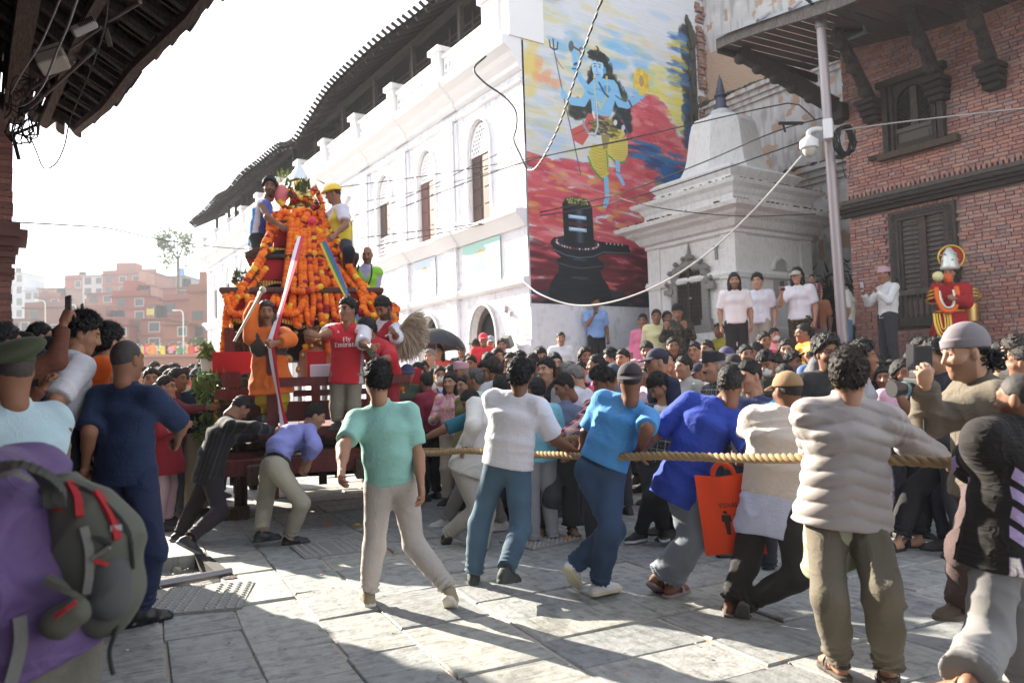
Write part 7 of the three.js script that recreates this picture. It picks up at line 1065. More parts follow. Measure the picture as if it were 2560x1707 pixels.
person({id:'checked',c:'B',H:1.68,d0:6.4,plant:'R',label:'black haired rope puller in an open checked shirt over a white tee',yaw:-150,hyaw:-100,hpitch:-35,pel:[1400,800],neck:[1440,500,0],head:[1415,410,-1],aL:[1530,640,1,1480,770,-1],aR:[1340,620,-1,1330,760,-1],lL:[1420,1010,-1,1430,1180,1,0,-170],lR:[1370,1010,-1,1310,1195,1,0,-120]},
{skin:'a',hair:'fringe',shoe:'shoe',shoeMat:mat(0.02,0.02,0.022,0.7,{vertexColors:true}),soleC:[30,30,30],pants:{m:cloth([0.014,0.014,0.016])},tops:[{name:'tee',m:cloth([0.68,0.68,0.72]),sleeve:0,loose:0.012},{name:'checked_shirt',m:cloth([0.85,0.85,0.85],{map:pat.check}),sleeve:1.8,hem:-0.12,loose:0.026,collar:0.04,vneck:0.07}]});
person({id:'royal',c:'B',H:1.7,d0:5.3,plant:'R',label:'rope puller in a royal blue tee and faded grey jeans carrying an orange bag',yaw:30,hyaw:25,hpitch:-10,pel:[1568,860],neck:[1740,475,0],head:[1800,395,0],aL:[1375,680,1,1318,755,1],aR:[1915,760,-1,1960,900,1],lL:[1590,1230,-1,1395,1440,1,30,40],lR:[1610,1230,-1,1475,1480,1,0,50]},
{skin:'d',hair:'short',curl:1.2,shoe:'slip',shoeMat:mat(0.26,0.19,0.2,0.75,{vertexColors:true}),pants:{m:denim([0.17,0.195,0.235]),fade:0.35,loose:0.018,wr:0.02,bunch:0.008,cuff:0.06,len:0.9},tops:[{m:cloth([0.018,0.05,0.36]),sleeve:0.9,sleeveLoose:0.03,loose:0.026,wr:0.016,hem:-0.24,flare:0.012,collar:0.035}]});
person({id:'hoodie',c:'C',H:1.66,d0:4.5,plant:'L',label:'rope puller in a cream hoodie, tan cap and untucked pale blue shirt',yaw:25,hyaw:-20,pel:[450,650],neck:[505,235,0],head:[520,150,0],aL:[310,400,1,290,470,1],aR:[640,420,1,660,500,1],lL:[320,1000,-1,240,1175,1,0,20],lR:[580,1050,-1,310,1185,1,60,20]},
{skin:'d',hair:'short',hat:'cap',hatName:'cap',hatBack:false,hatMat:cloth([0.27,0.17,0.085]),curl:1.2,shoe:'slip',shoeMat:mat(0.1,0.095,0.09,0.8,{vertexColors:true}),pants:{m:cloth([0.026,0.024,0.023]),loose:0.014,wr:0.014,bunch:0.01},tops:[{name:'long_shirt',m:cloth([0.50,0.54,0.74]),sleeve:0,hem:-0.3,loose:0.02,flare:0.03,wr:0.018,hemCurve:-0.03},{name:'hoodie',m:cloth([0.60,0.545,0.50]),sleeve:1.9,sleeveLoose:0.03,hem:-0.03,loose:0.042,collar:0.05,collarR:0.1,wr:0.02}]});
person({id:'photog',c:'C',H:1.8,d:4.15,label:'photographer in an olive brown jacket and grey beanie aiming his camera leftwards',yaw:-85,hyaw:-88,hpitch:-8,pel:[1470,720],neck:[1480,80,0],head:[1380,-35,0],aL:[1180,310,-1,1195,120,-1],aR:[1220,300,1,1180,160,1],lL:[1420,920,-1,1400,1160,1,0,-100],lR:[1600,900,1,1640,1190,1,0,-70]},
{skin:'c',hair:'short',hat:'beanie',hatName:'beanie',hatMat:cloth([0.19,0.17,0.185]),face:{beard:0.55},curl:1.1,cell:0.011,hcell:0.0045,headScale:1.04,shoe:'boot',shoeMat:mat(0.12,0.095,0.065,0.8,{vertexColors:true}),hairMat:hairM,pants:{m:cloth([0.075,0.045,0.045]),loose:0.03,wr:0.02,bunch:0.02,cuff:0.06},tops:[{name:'jacket',m:cloth([0.115,0.095,0.068]),sleeve:1.92,sleeveLoose:0.034,hem:-0.08,loose:0.04,collar:0.06,wr:0.02,freq:10}]});
person({id:'boy',c:'C',H:1.52,d:3.35,label:'boy in a black hoodie with large printed lettering pulling the rope end',yaw:-12,hyaw:-35,pel:[1620,940],neck:[1650,300,0],head:[1648,190,0],aL:[1455,500,1,1345,500,1],aR:[1800,560,1,1800,760,1],lL:[1500,1340,-1,1400,1560,-1,10,-30],lR:[1690,1320,0,1700,1600,0]},
{skin:'b',hair:'buzz',hairMat:mat(0.035,0.03,0.028,0.7),curl:1.2,cell:0.01,hcell:0.0045,shoe:'sandal',shoeMat:mat(0.25,0.17,0.1,0.8,{vertexColors:true}),pants:{m:denim([0.19,0.185,0.185]),loose:0.03,wr:0.02,bunch:0.01,cuff:0.075,len:0.92},tops:[{name:'hoodie',m:cloth([0.95,0.95,0.95],{map:shiftTex(canvasTex(1024,1024,(g)=>{
g.fillStyle='#1b1614';g.fillRect(0,0,1024,1024);const S=1024,X=u=>(u+0.5)*S,Y=v=>(0.7-v)*S;g.fillStyle='#b3a0cc';
for(let k=0;k<4;k++){const y=0.31-k*0.082;g.beginPath();g.moveTo(X(-0.15),Y(y));g.lineTo(X(-0.02),Y(y-0.1));g.lineTo(X(-0.02),Y(y-0.15));g.lineTo(X(-0.15),Y(y-0.05));g.fill();}
g.fillStyle='#e6e2de';g.beginPath();g.arc(X(0.06),Y(0.22),0.145*S,0,7);g.fill();g.fillStyle='#b8641f';g.beginPath();g.arc(X(0.08),Y(0.21),0.108*S,0,7);g.fill();g.fillStyle='#d9a53a';g.beginPath();g.arc(X(0.06),Y(-0.0),0.07*S,0,7);g.fill();
g.font='bold 118px sans-serif';g.lineWidth=10;g.strokeStyle='#b79bc0';g.fillStyle='#e9e6d8';g.strokeText('MO',X(-0.155),Y(-0.155));g.fillText('MO',X(-0.155),Y(-0.155));g.font='29px sans-serif';g.fillStyle='#b9a7b4';g.fillText('YOU KNOWTO',X(-0.15),Y(-0.19));g.fillText('CALL TEMPTA',X(-0.15),Y(-0.225));})),bumpScale:0.008}),seam:'front',print:1,sleeve:1.3,sleeveLoose:0.06,hem:-0.17,loose:0.065,collar:0.06,collarR:0.1,wr:0.02,freq:9,flare:0.03,label:'black hoodie printed with purple bars and the letters MO'}]});
person({id:'leaner',c:'E',H:1.68,d0:5.6,plant:'R',label:'rope puller in a white shirt and black trousers leaning back in slippers',yaw:-100,hyaw:-95,pel:[1180,1790],neck:[1240,1150,0],head:[1160,1020,0],aL:[1050,1400,-1,850,1410,-1],aR:[1000,1370,1,790,1380,1],lL:[880,1970,-1,770,2360,-1,0,-110],lR:[960,2000,1,935,2345,1,0,-70]},
{skin:'c',hair:'short',curl:1.2,shoe:'slip',shoeMat:mat(0.02,0.02,0.022,0.6,{vertexColors:true}),pants:{m:cloth([0.016,0.015,0.017]),loose:0.03,bunch:0.014,len:0.86},tops:[{m:cloth([0.62,0.62,0.68]),sleeve:0.9,sleeveLoose:0.03,loose:0.022,collar:0.05}]});
person({id:'jersey2',c:'D',H:1.66,d:6.1,label:'laughing rope puller in a blue jersey with pale blue sleeves behind the royal blue tee',yaw:-130,hyaw:-115,hpitch:-12,pel:[1640,1560],neck:[1640,1165,0],head:[1590,1010,0],aL:[1760,1400,-1,1650,1480,-1],aR:[1470,1380,-1,1500,1480,-1]},
{skin:'a',hair:'short',pants:{m:cloth([0.03,0.03,0.04])},shoe:'shoe',shoeMat:mat(0.05,0.08,0.1,0.7,{vertexColors:true}),tops:[{m:cloth([1,1,1],{vertexColors:true}),paintFn:(x,y)=>Math.abs(x)>0.19?[0.12,0.36,0.5]:y>0.28?[0.03,0.045,0.12]:[0.03,0.12,0.3],sleeve:0.9,sleeveLoose:0.028,loose:0.022}]});
{
const p0=at(1700+210/1.943,900+600/1.943,5.0),B=thing('carrier_bag','orange fabric carrier bag with black shop print held by the man in royal blue','bag',p0);
const tex=canvasTex(320,512,(g,w,h)=>{g.fillStyle='#e4481f';g.fillRect(0,0,w,h);g.fillStyle='#3a2a2a';g.save();g.translate(110,210);g.rotate(-0.06);g.font='bold 44px sans-serif';g.fillText('VISHAL SUITI',0,0,200);g.restore();g.beginPath();g.arc(140,240,12,0,7);g.fill();g.beginPath();g.moveTo(118,256);g.lineTo(166,256);g.lineTo(170,300);g.lineTo(158,306);g.lineTo(154,390);g.lineTo(132,390);g.lineTo(128,306);g.lineTo(114,300);g.fill();g.globalAlpha=0.75;for(let i=0;i<7;i++)g.fillRect(180+(i%2)*8,250+i*24+(i>3?10:0),i<1?120:95-(i%3)*12,i>3?9:5);});
const g=new THREE.BoxGeometry(0.37,0.5,0.05,16,20,2),p=g.attributes.position;for(let i=0;i<p.count;i++){let x=p.getX(i),y=p.getY(i),z=p.getZ(i);const t=0.5-y/0.5,e=Math.abs(x)/0.185;p.setXYZ(i,x*(0.95+0.1*t)+0.03*t,y-0.2-0.02*e*e*(t>0.9?-1:1)*-1,z*(1-e*e*0.8)*(1-0.5*Math.abs(t-0.6))+0.012*Math.sin(x*26+y*9)*(1-t*0.5)+0.02*noise(x*9,y*9));}g.computeVertexNormals();
const q=obj('bag_body',g,new THREE.MeshPhysicalMaterial({map:tex,roughness:0.8,bumpMap:weave,bumpScale:0.001,sheen:0.2}),B);B.quaternion.copy(camera.quaternion);B.rotateZ(0.12);B.rotateY(-0.25);q.castShadow=true;
obj('handle',[tube([V(-0.06,0.03,0),V(-0.05,0.1,0.01),V(0.0,0.14,0.02),V(0.06,0.1,0.01),V(0.08,0.03,0)],0.018,6)],cloth([0.7,0.075,0.02]),B);
}
{const f=scene.children.filter(o=>o.userData.label?.startsWith('photographer in')).pop(),c=[];for(let i=0;i<90;i++){const p=at(2000+rr(1420,1600)/3.1357,600+rr(860,1000)/3.1357,4.15+rr(-0.1,0.1)).sub(f.position);c.push(new THREE.TorusGeometry(rr(0.012,0.022),0.005,5,9).rotateX(rr(0,6)).rotateY(rr(0,6)).translate(p.x,p.y,p.z));}obj('curls',c,hairM,f);}
{const v=thing('video_camera','black video camera with flip screen held up behind the photographer','camera',at(2000+945/3.1357,600+915/3.1357,6));v.quaternion.copy(camera.quaternion);obj('camera_body',new RoundedBoxGeometry(0.15,0.17,0.1,2,0.012),M.black,v);obj('flip_screen',box(-0.1,-0.085,-0.11,0.1,-0.02,0.09),mat(0.02,0.02,0.022,0.25),v);obj('grip',rod(V(0.02,-0.08,0),V(0.04,-0.26,0.02),0.018),M.black,v);}
{
const c=thing('photo_camera','black photo camera with a long lens held by the man in the grey beanie','camera',at(2000+935/3.136,600+1150/3.136,4.05));c.quaternion.copy(camera.quaternion);c.rotateY(0.25);
obj('camera_body',new RoundedBoxGeometry(0.09,0.1,0.14,2,0.015),M.black,c);obj('prism_hump',new RoundedBoxGeometry(0.06,0.05,0.06,2,0.012).translate(-0.01,0.065,0),M.black,c);obj('lens',[new THREE.CylinderGeometry(0.038,0.034,0.13,20).rotateZ(Math.PI/2).translate(-0.1,-0.01,0),new THREE.CylinderGeometry(0.044,0.044,0.035,20).rotateZ(Math.PI/2).translate(-0.155,-0.01,0)],mat(0.02,0.02,0.022,0.35),c);obj('lens_ring',new THREE.CylinderGeometry(0.0395,0.0395,0.02,20).rotateZ(Math.PI/2).translate(-0.09,-0.01,0),mat(0.1,0.25,0.32,0.4),c);
obj('strap',[tube([V(0.02,-0.04,0.05),V(0.0,-0.16,0.04),V(0.04,-0.32,0.03),V(0.14,-0.4,0.03),V(0.26,-0.41,0.0),V(0.34,-0.36,-0.02)],0.007,5)],M.black,c);
}
// ---- ropes: three twisted strands each ----
function rope(lb,pts,r){const T=thing('pull_rope',lb,'rope',at(...pts[0])),c=new THREE.CatmullRomCurve3(pts.map(p=>at(...p).sub(T.position))),Ln=c.getLength(),N=Math.round(Ln*60);for(let s=0;s<3;s++){const q=[];for(let i=0;i<=N;i++){const t=i/N,p=c.getPointAt(t),tg=c.getTangentAt(t),u=V(0,1,0).cross(tg).normalize(),v=tg.clone().cross(u),a=t*Ln*42+s*2.094;q.push(p.addScaledVector(u,Math.cos(a)*r*0.55).addScaledVector(v,Math.sin(a)*r*0.55));}obj('strand',new THREE.TubeGeometry(new THREE.CatmullRomCurve3(q),N*2,r*0.6,6),mat(0.42-0.03*s,0.29-0.02*s,0.14,0.95,{bumpMap:grain,bumpScale:0.004}),T);}}
const RB=(x,y,d)=>[1000+x/2.1775,780+y/2.1775,d],RC=(x,y,d)=>[1700+x/1.943,900+y/1.943,d];
rope('nearer thick straw coloured rope pulled tight from the chariot to the boy',[[905,1118,9.2],[985,1128,8.4],RB(200,768,7.3),RB(340,755,6.9),RB(700,775,6.2),RB(860,778,5.9),RB(975,785,5.7),RB(1120,790,5.4),RB(1340,783,5.1),RB(1450,782,4.95),RC(150,472,4.7),RC(420,478,4.3),RC(700,478,3.95),RC(990,483,3.8),RC(1150,490,3.72),RC(1310,496,3.62),RC(1420,482,3.5),RC(1560,480,3.4)],0.026);
rope('farther thick straw coloured rope running behind the pullers in plain tees',[[960,1125,9.6],RB(420,745,8.2),RB(720,712,7.4),RB(870,690,7.1),RB(990,682,6.9),RB(1200,670,6.5),RC(100,335,6.1),RC(280,328,5.8),RC(620,318,5.35),RC(1040,312,5.05),RC(1210,312,4.9),RC(1320,320,4.7)],0.024);
// ---------- people riding on the chariot ----------
const ctr=t=>({cell:0.016,hcell:0.007,hairCell:0.0075,handCell:0.006,shoe:'shoe',shoeMat:mat(0.04,0.035,0.03,0.7,{vertexColors:true}),...t});
person({id:'tank',c:'K',H:1.72,d:10.5,label:'bearded man in a blue and white tank top standing high on the chariot',yaw:85,hyaw:165,pel:[300,800],neck:[370,415,0],head:[405,315,0],aR:[385,580,-1,500,660,-1],aL:[430,570,1,520,670,1],lR:[330,1000,-1,240,1180,1,0,70],lL:[300,1000,1,260,1190,1,0,80]},ctr({skin:'d',hair:'curly',face:{beard:0.35},curl:0.9,pants:{m:cloth([0.015,0.022,0.024]),loose:0.014,len:0.85},tops:[{name:'tank_top',m:cloth([1,1,1],{vertexColors:true}),paintFn:(x,y,z)=>z>0.02?[0.06,0.12,0.45]:z>-0.06?[0.62,0.64,0.75]:[0.05,0.2,0.5],sleeve:0,hem:-0.14,loose:0.014,vneck:0.03}]}));
person({id:'helmet',c:'K',H:1.66,d:10.4,label:'man in a yellow hard hat and yellow safety harness high on the chariot',yaw:-125,hyaw:-100,hpitch:-12,pel:[1045,790],neck:[1000,470,0],head:[965,360,0],aL:[1080,650,-1,985,740,-1],aR:[910,600,1,900,700,-1],lL:[1110,880,-1,1100,1080,1],lR:[1060,900,0,1050,1100,0]},ctr({skin:'b',hair:'short',hat:'helmet',hatName:'helmet',hatMat:mat(0.8,0.56,0.03,0.4),pants:{m:cloth([0.012,0.014,0.03])},tops:[{m:cloth([0.66,0.62,0.7]),sleeve:0.75,sleeveLoose:0.03,hem:0.0,loose:0.02},{name:'harness',m:cloth([0.72,0.56,0.05]),sleeve:0,hem:0.02,loose:0.026,wr:0.004,cell:0.012,vneck:0.1}]}));
person({id:'bald',c:'K',H:1.68,d:11,label:'bald man in a lilac shirt and green safety waistcoat behind the chariot',yaw:165,hyaw:175,hpitch:-15,pel:[1265,1340],neck:[1255,1010,0],head:[1270,915,0],aL:[1350,1180,0,1350,1330,0],aR:[1180,1180,0,1180,1320,0]},ctr({skin:'b',hair:'bald',hairMat:hairGrey,face:{beard:0.6},pants:{m:cloth([0.03,0.03,0.04])},tops:[{m:cloth([0.36,0.34,0.52]),sleeve:1.9,loose:0.016,collar:0.05,hem:-0.05},{name:'waistcoat',m:cloth([0.25,0.55,0.04]),sleeve:0.1,sleeveLoose:0.02,loose:0.024,vneck:0.09,hem:-0.05}]}));
{const t=tube([V(-0.09,0.02,0.0),V(-0.1,-0.15,0.07),V(-0.04,-0.3,0.1),V(0.04,-0.3,0.1),V(0.1,-0.15,0.07),V(0.09,0.02,0)],0.012,6),n=tag(obj('bead_necklace',t,M.black),'long dark bead necklace on the bald man in the lilac shirt','necklace');n.position.copy(at(560+1255/3.5625,380+1015/3.5625,10.86));const f=CF.clone().negate();n.rotation.y=Math.atan2(f.x,f.z);}
person({id:'jersey',c:'M',H:1.7,d:8.3,label:'smiling man in a red football shirt with white sleeves at the chariot rail',yaw:-172,hyaw:-150,pel:[1080,980],neck:[1095,520,0],head:[1092,425,0],aR:[935,605,-1,860,625,-1],aL:[1215,690,-1,1285,720,-1],lR:[1010,1160,0,1010,1300,0],lL:[1140,1160,0,1140,1300,0],hdR:[-0.7,0.3,-0.4],hzR:[0.5,0.3,-0.9]},ctr({skin:'b',hair:'thick',curlL:1.1,curlR:0.25,pants:{m:cloth([0.26,0.23,0.18])},tops:[{name:'football_shirt',m:cloth([1,1,1],{vertexColors:true}),paintFn:(x,y,z)=>Math.abs(x)>0.172||(Math.abs(x)>0.12&&y>0.44)?[0.66,0.64,0.68]:[0.58,0.018,0.032],sleeve:0.95,sleeveLoose:0.03,hem:-0.12,loose:0.024,flare:0.02,wr:0.01,cell:0.012,vneck:0.03}]}));
{
const f=scene.children.filter(o=>o.userData.label?.startsWith('smiling man in a red football')).pop(),tex=canvasTex(512,360,(g,w,h)=>{g.clearRect(0,0,w,h);g.fillStyle='#f4eef0';g.textAlign='center';g.font='bold 84px serif';g.fillText('Fly',256,232);g.font='bold 92px serif';g.fillText('Emirates',256,318);g.beginPath();g.moveTo(90,100);g.lineTo(118,52);g.lineTo(150,100);g.fill();g.fillStyle='#e3b9bd';g.beginPath();g.moveTo(385,48);g.lineTo(435,48);g.lineTo(430,92);g.lineTo(410,112);g.lineTo(390,92);g.fill();g.fillStyle='#a0404c';g.fillRect(398,66,24,20);});
const pr=new THREE.PlaneGeometry(0.36,0.25,16,4),p=pr.attributes.position;for(let i=0;i<p.count;i++)p.setZ(i,-Math.pow(Math.abs(p.getX(i)),2)*1.7);pr.computeVertexNormals();
const c=at(520+1085/3.1365,640+640/3.1365,8.3-0.17),o=obj('shirt_print',pr,new THREE.MeshStandardMaterial({map:tex,transparent:true,alphaTest:0.4,roughness:0.8}),f);o.position.copy(c).sub(f.position);const d=CF.clone().negate();o.rotation.y=Math.atan2(d.x,d.z)-0.1;
}
person({id:'sadhu',c:'M',H:1.68,d:8.35,label:'shouting long haired holy man in orange robes raising a staff on the chariot',yaw:168,hyaw:160,pel:[485,870],neck:[465,555,0],head:[455,445,0],aR:[335,470,0,395,320,0],aL:[640,655,-1,520,685,-1],lL:[560,1080,0,570,1240,0],lR:[470,1080,0,460,1240,0]},ctr({skin:'b',hair:'long',hairMat:mat(0.045,0.02,0.014,0.6),face:{shout:1,beard:0.7},curl:1.2,pants:{m:cloth([0.45,0.32,0.02]),skirt:0.35,skirtW:0.19},tops:[{name:'robe',m:cloth([0.68,0.15,0.02]),sleeve:1.7,sleeveLoose:0.034,hem:-0.2,loose:0.026,flare:0.06,wr:0.02},{name:'sash',m:cloth([0.06,0.05,0.05]),sleeve:0,hem:0.1,loose:0.03,vneck:0.1}]}));
tag(obj('staff',[rod(at(520+425/3.1365,640+270/3.1365,8.15),at(520+205/3.1365,640+670/3.1365,8.1),0.014),new THREE.SphereGeometry(0.035,8,6).translate(...at(520+428/3.1365,640+262/3.1365,8.15).toArray())],mat(0.55,0.47,0.36,0.5)),'pale wooden staff held up by the shouting man in orange','staff');
person({id:'redvest',c:'M',H:1.68,d:9,label:'bearded man in a red waistcoat and white shirt waving a fly whisk',yaw:-160,hyaw:-150,hpitch:-30,pel:[1350,820],neck:[1375,500,0],head:[1372,410,-1],aL:[1475,640,-1,1455,600,-1],aR:[1300,640,0,1290,760,-1]},ctr({skin:'b',hair:'thick',face:{beard:0.3},curl:1.2,pants:{m:cloth([0.05,0.03,0.03])},tops:[{m:cloth([0.66,0.66,0.72]),sleeve:1.2,sleeveLoose:0.03,loose:0.012,collar:0.05},{name:'waistcoat',m:cloth([0.36,0.01,0.022]),sleeve:0,loose:0.028,hem:-0.06,vneck:0.05}]}));
person({id:'redlean',c:'M',H:1.64,d:8.7,label:'dark haired person in a red shirt leaning at the right post of the chariot',yaw:-135,hyaw:-130,hpitch:-20,pel:[1400,900],neck:[1290,660,-1],head:[1245,585,0],aL:[1430,800,-1,1345,810,-1],aR:[1290,760,-1,1300,720,-1]},ctr({skin:'b',hair:'thick',curl:1.2,pants:{m:cloth([0.3,0.02,0.03])},tops:[{m:cloth([0.48,0.014,0.028]),sleeve:1.1,sleeveLoose:0.034,loose:0.03,hem:-0.08}]}));
person({id:'waver',c:'M',H:1.66,d:10.6,label:'masked man in black waving his open hand at the left side of the chariot',yaw:-160,hyaw:-150,pel:[230,860],neck:[228,540,0],head:[222,440,0],aR:[170,740,-1,150,660,0],aL:[300,680,0,310,800,0],hdR:[-0.1,1,-0.05],hzR:[0.1,0,1]},ctr({skin:'b',hair:'short',mask:[0.6,0.6,0.62],curlR:0.12,pants:{m:cloth([0.03,0.03,0.04])},tops:[{m:cloth([0.014,0.014,0.018]),sleeve:1.7,sleeveLoose:0.03,loose:0.024}]}));
person({id:'sider',c:'M',H:1.66,d:9.9,label:'person in a brown patterned shirt seated behind the orange robed man',yaw:175,hyaw:-170,pel:[320,860],neck:[320,580,0],head:[318,500,0]},ctr({skin:'b',hair:'short',pants:{m:cloth([0.03,0.03,0.04])},tops:[{m:cloth([0.7,0.45,0.4],{map:pat.camo}),sleeve:1.8,loose:0.024}]}));
{
const g0=at(520+1470/3.1365,640+595/3.1365,8.8),W=thing('fly_whisk','big pale brown yak hair fly whisk swung by the man in the red waistcoat','fly whisk',g0),r2=camR0,dn=V(0,-1,0);
obj('grip',rod(r2.clone().multiplyScalar(-0.12).add(V(0,-0.05,0)),r2.clone().multiplyScalar(0.05).add(V(0,0.02,0)),0.014,0.02),mat(0.7,0.68,0.62,0.3,{metalness:0.6}),W);
const l=[[],[]];for(let i=0;i<2200;i++){const a=rr(-0.55,1.75),q=rr(0.24,0.4)*(1-0.12*Math.abs(a-0.5)),dz=rr(-0.2,0.2)*Math.sqrt(rnd()),e=r2.clone().multiplyScalar(Math.cos(a)*q*0.95+0.03).add(V(0,0.08-Math.sin(a)*q*1.05,0)).addScaledVector(CF,dz),s=r2.clone().multiplyScalar(0.04).add(V(rr(-0.02,0.02),rr(-0.02,0.02),rr(-0.02,0.02))),m=s.clone().lerp(e,0.55).add(V(0,0.1,0));l[i%3?0:1].push(new THREE.TubeGeometry(new THREE.QuadraticBezierCurve3(s,m,e.add(V(0,-rr(0,0.1),0))),5,0.0034,3));}
obj('hair_tuft',l[0],mat(0.62,0.5,0.36,0.85),W).userData.kind='stuff';obj('hair_tuft',l[1],mat(0.36,0.25,0.18,0.85),W).userData.kind='stuff';
}
const WH=[0.68,0.66,0.68],BK=[0.014,0.014,0.016],NV=[0.02,0.026,0.06];
crowd('D',300,340,15.6,'man in a light blue tee raising a phone below the mural',{floor:1.48,yaw:165,pr:'phone',t:[0.26,0.42,0.75],p:BK,skin:'b',phone:'phone raised by the man in the light blue tee below the mural'});
crowd('D',1462,138,12.3,'long haired man in a plain white tee and black trousers before the shrine corner',{floor:1.48,yaw:-168,hair:'long',hy:0,t:[0.74,0.70,0.70],p:BK,skin:'a',face:{beard:0.5}});
crowd('D',1655,138,12.6,'short haired man in a loose white top and beige trousers before the shrine',{floor:1.48,yaw:-150,hair:'thick',t:[0.72,0.71,0.78],p:[0.42,0.36,0.32],skin:'c'});
crowd('D',1990,88,12.3,'man in a pale cap and white tee filming with a raised phone by the shrine',{floor:1.48,yaw:-140,pr:'phone',hair:'long',hat:'cap',ht:[0.42,0.40,0.33],t:[0.74,0.72,0.78],p:cloth([0.9,0.9,0.9],{map:pat.camo,color:new THREE.Color(1,0.9,0.5)}),skin:'c',phone:'phone raised by the man in the pale cap by the shrine'});
crowd('D',2140,250,12.9,'woman in pale trousers standing behind the man in the pale cap',{floor:1.48,yaw:-150,hair:'bun',t:[0.5,0.2,0.1],p:[0.4,0.28,0.36],skin:'b'});
crowd('D',2118,152,12.7,'small child in red checks carried above the man in the pale cap',{s:0.52,yaw:-140,t:'plaid',p:[0.3,0.1,0.1],skin:'a',hair:'short',cat:'child'});
crowd('D',695,482,14.2,'woman in a pink kurta by the shrine wall',{floor:0.95,yaw:-160,g:'kurta',hair:'bun',t:[0.75,0.20,0.34],p:[0.5,0.15,0.25],skin:'b'});
crowd('D',808,443,13.9,'woman with a pale yellow shawl beside the woman in pink',{floor:0.95,yaw:-170,g:'sari',hair:'bun',t:[0.66,0.62,0.42],t2:[0.70,0.66,0.36],p:[0.6,0.55,0.35],skin:'b'});
crowd('D',900,458,13.9,'dark haired woman between the yellow shawl and the camouflage jacket',{floor:0.95,yaw:170,hair:'bun',t:[0.1,0.08,0.07],skin:'b'});
crowd('D',985,402,13.4,'person in a camouflage jacket holding both hands before the face',{floor:0.95,yaw:-160,g:'jacket',pr:'phone',pl:'phone',hair:'fringe',t:[0.05,0.05,0.05],t2:'camo',skin:'a',hp:-20});
crowd('D',1335,560,13.2,'person in an olive yellow kurta half hidden at the shrine steps',{floor:0.78,yaw:-120,g:'kurta',hair:'bun',t:[0.38,0.34,0.04],skin:'b'});
crowd('G',1750,388,14,'woman in a white collared shirt standing at the foot of the mural wall',{floor:0.78,yaw:175,g:'half',hair:'bun',t:[0.74,0.74,0.78],p:[0.3,0.3,0.33],skin:'a'});
crowd('E',335,285,11.9,'man in a beige shirt and jeans hidden behind the grey pole',{floor:1.48,yaw:-60,g:'half',hair:'short',t:[0.58,0.56,0.50],p:[0.12,0.18,0.28],skin:'b'});
crowd('E',655,185,11.4,'man in a patterned topi and white striped shirt lifting a camera',{floor:1.48,yaw:-100,g:'shirt',pr:'phone',pl:'phone',hair:'short',hat:'topi',ht:'topi',t:'stripe',p:[0.03,0.03,0.04],skin:'b',phone:'small camera held up in both hands by the man in the topi',phoneM:mat(0.5,0.5,0.55,0.4)});
crowd('D',945,678,12.2,'man filming straight at the viewer with a phone before his face',{yaw:180,pr:'phone',pl:'down',hair:'short',t:NV,skin:'b',phone:'phone held before the face of the man in navy in the middle of the crowd'});
crowd('D',1125,712,12,'round faced woman with glasses in the right crowd',{yaw:-150,hair:'bun',gl:1,t:[0.15,0.16,0.2],skin:'a'});
crowd('D',635,838,10.4,'old man in a pale pink topi turned towards the chariot',{yaw:-80,g:'shirt',hat:'topi',ht:'topi',hair:'short',hm:hairGrey,t:[0.3,0.28,0.3],skin:'b'});
crowd('D',525,776,11.6,'smiling short haired boy looking left above the blue tee',{yaw:-140,hair:'short',t:[0.5,0.45,0.5],skin:'a'});
crowd('D',300,818,10.6,'woman in bright pink with a bun filming with a raised phone',{yaw:-95,pr:'phone',hair:'bun',g:'kurta',t:[0.85,0.12,0.25],skin:'a',phone:'phone raised by the woman in bright pink'});
crowd('D',810,752,7.6,'tall youth in a navy cap and navy tee looking left',{yaw:-100,hat:'cap',ht:[0.025,0.025,0.05],t:[0.012,0.018,0.05],p:BK,skin:'a'});
crowd('D',1035,832,9,'man in a pale grey shirt looking left behind the navy cap',{yaw:-115,g:'shirt',hair:'short',t:[0.42,0.41,0.38],skin:'a'});
crowd('D',1165,888,10.2,'person in a dark navy cap with bowed head in the right crowd',{yaw:-90,hat:'cap',ht:[0.02,0.02,0.035],t:[0.3,0.3,0.28],skin:'b',hp:-15});
crowd('D',1285,748,6.7,'old man in a black topi and checked shirt looking towards the chariot',{yaw:-105,g:'shirt',hat:'topi',ht:[0.02,0.02,0.022],hair:'short',hm:hairGrey,t:'check',skin:'a',face:{stache:1}});
crowd('D',1455,806,8.6,'person in a black cap with a pale pink badge in the right crowd',{yaw:160,hat:'cap',ht:[0.018,0.017,0.02],t:[0.1,0.1,0.12],skin:'b'});
crowd('D',1560,738,11.4,'short haired boy looking out from the crowd below the white tees',{yaw:175,hair:'short',t:[0.5,0.08,0.1],skin:'b',cat:'child'});
crowd('D',1712,632,12,'dark haired person standing behind the kids below the white tees',{yaw:170,hair:'short',t:[0.3,0.05,0.06],skin:'b'});
crowd('D',1708,664,11.2,'small child with a fringe in front of the white tees',{yaw:-160,hair:'fringe',t:[0.4,0.05,0.07],skin:'b',cat:'child',s:0.8});
crowd('D',1800,600,11.8,'girl in pale pink dungarees with a phone beside her face',{yaw:165,g:'kurta',hair:'bun',t:[0.75,0.35,0.4],skin:'a',mask:1,s:0.86});
crowd('D',2040,562,10.9,'woman with an orange shawl and red sleeves filming with a white phone',{yaw:-95,g:'sari',pr:'reach',hair:'bun',gl:1,t:[0.55,0.03,0.04],t2:[0.85,0.25,0.02],skin:'b',phone:'white phone held out by the woman in orange',phoneM:mat(0.75,0.75,0.78,0.3),floor:0.3});
crowd('D',2105,732,9.6,'child in a yellow cap and blue patterned top facing away',{yaw:-20,hat:'cap',ht:[0.62,0.52,0.16],t:[0.08,0.15,0.4],skin:'b',cat:'child',s:0.95});
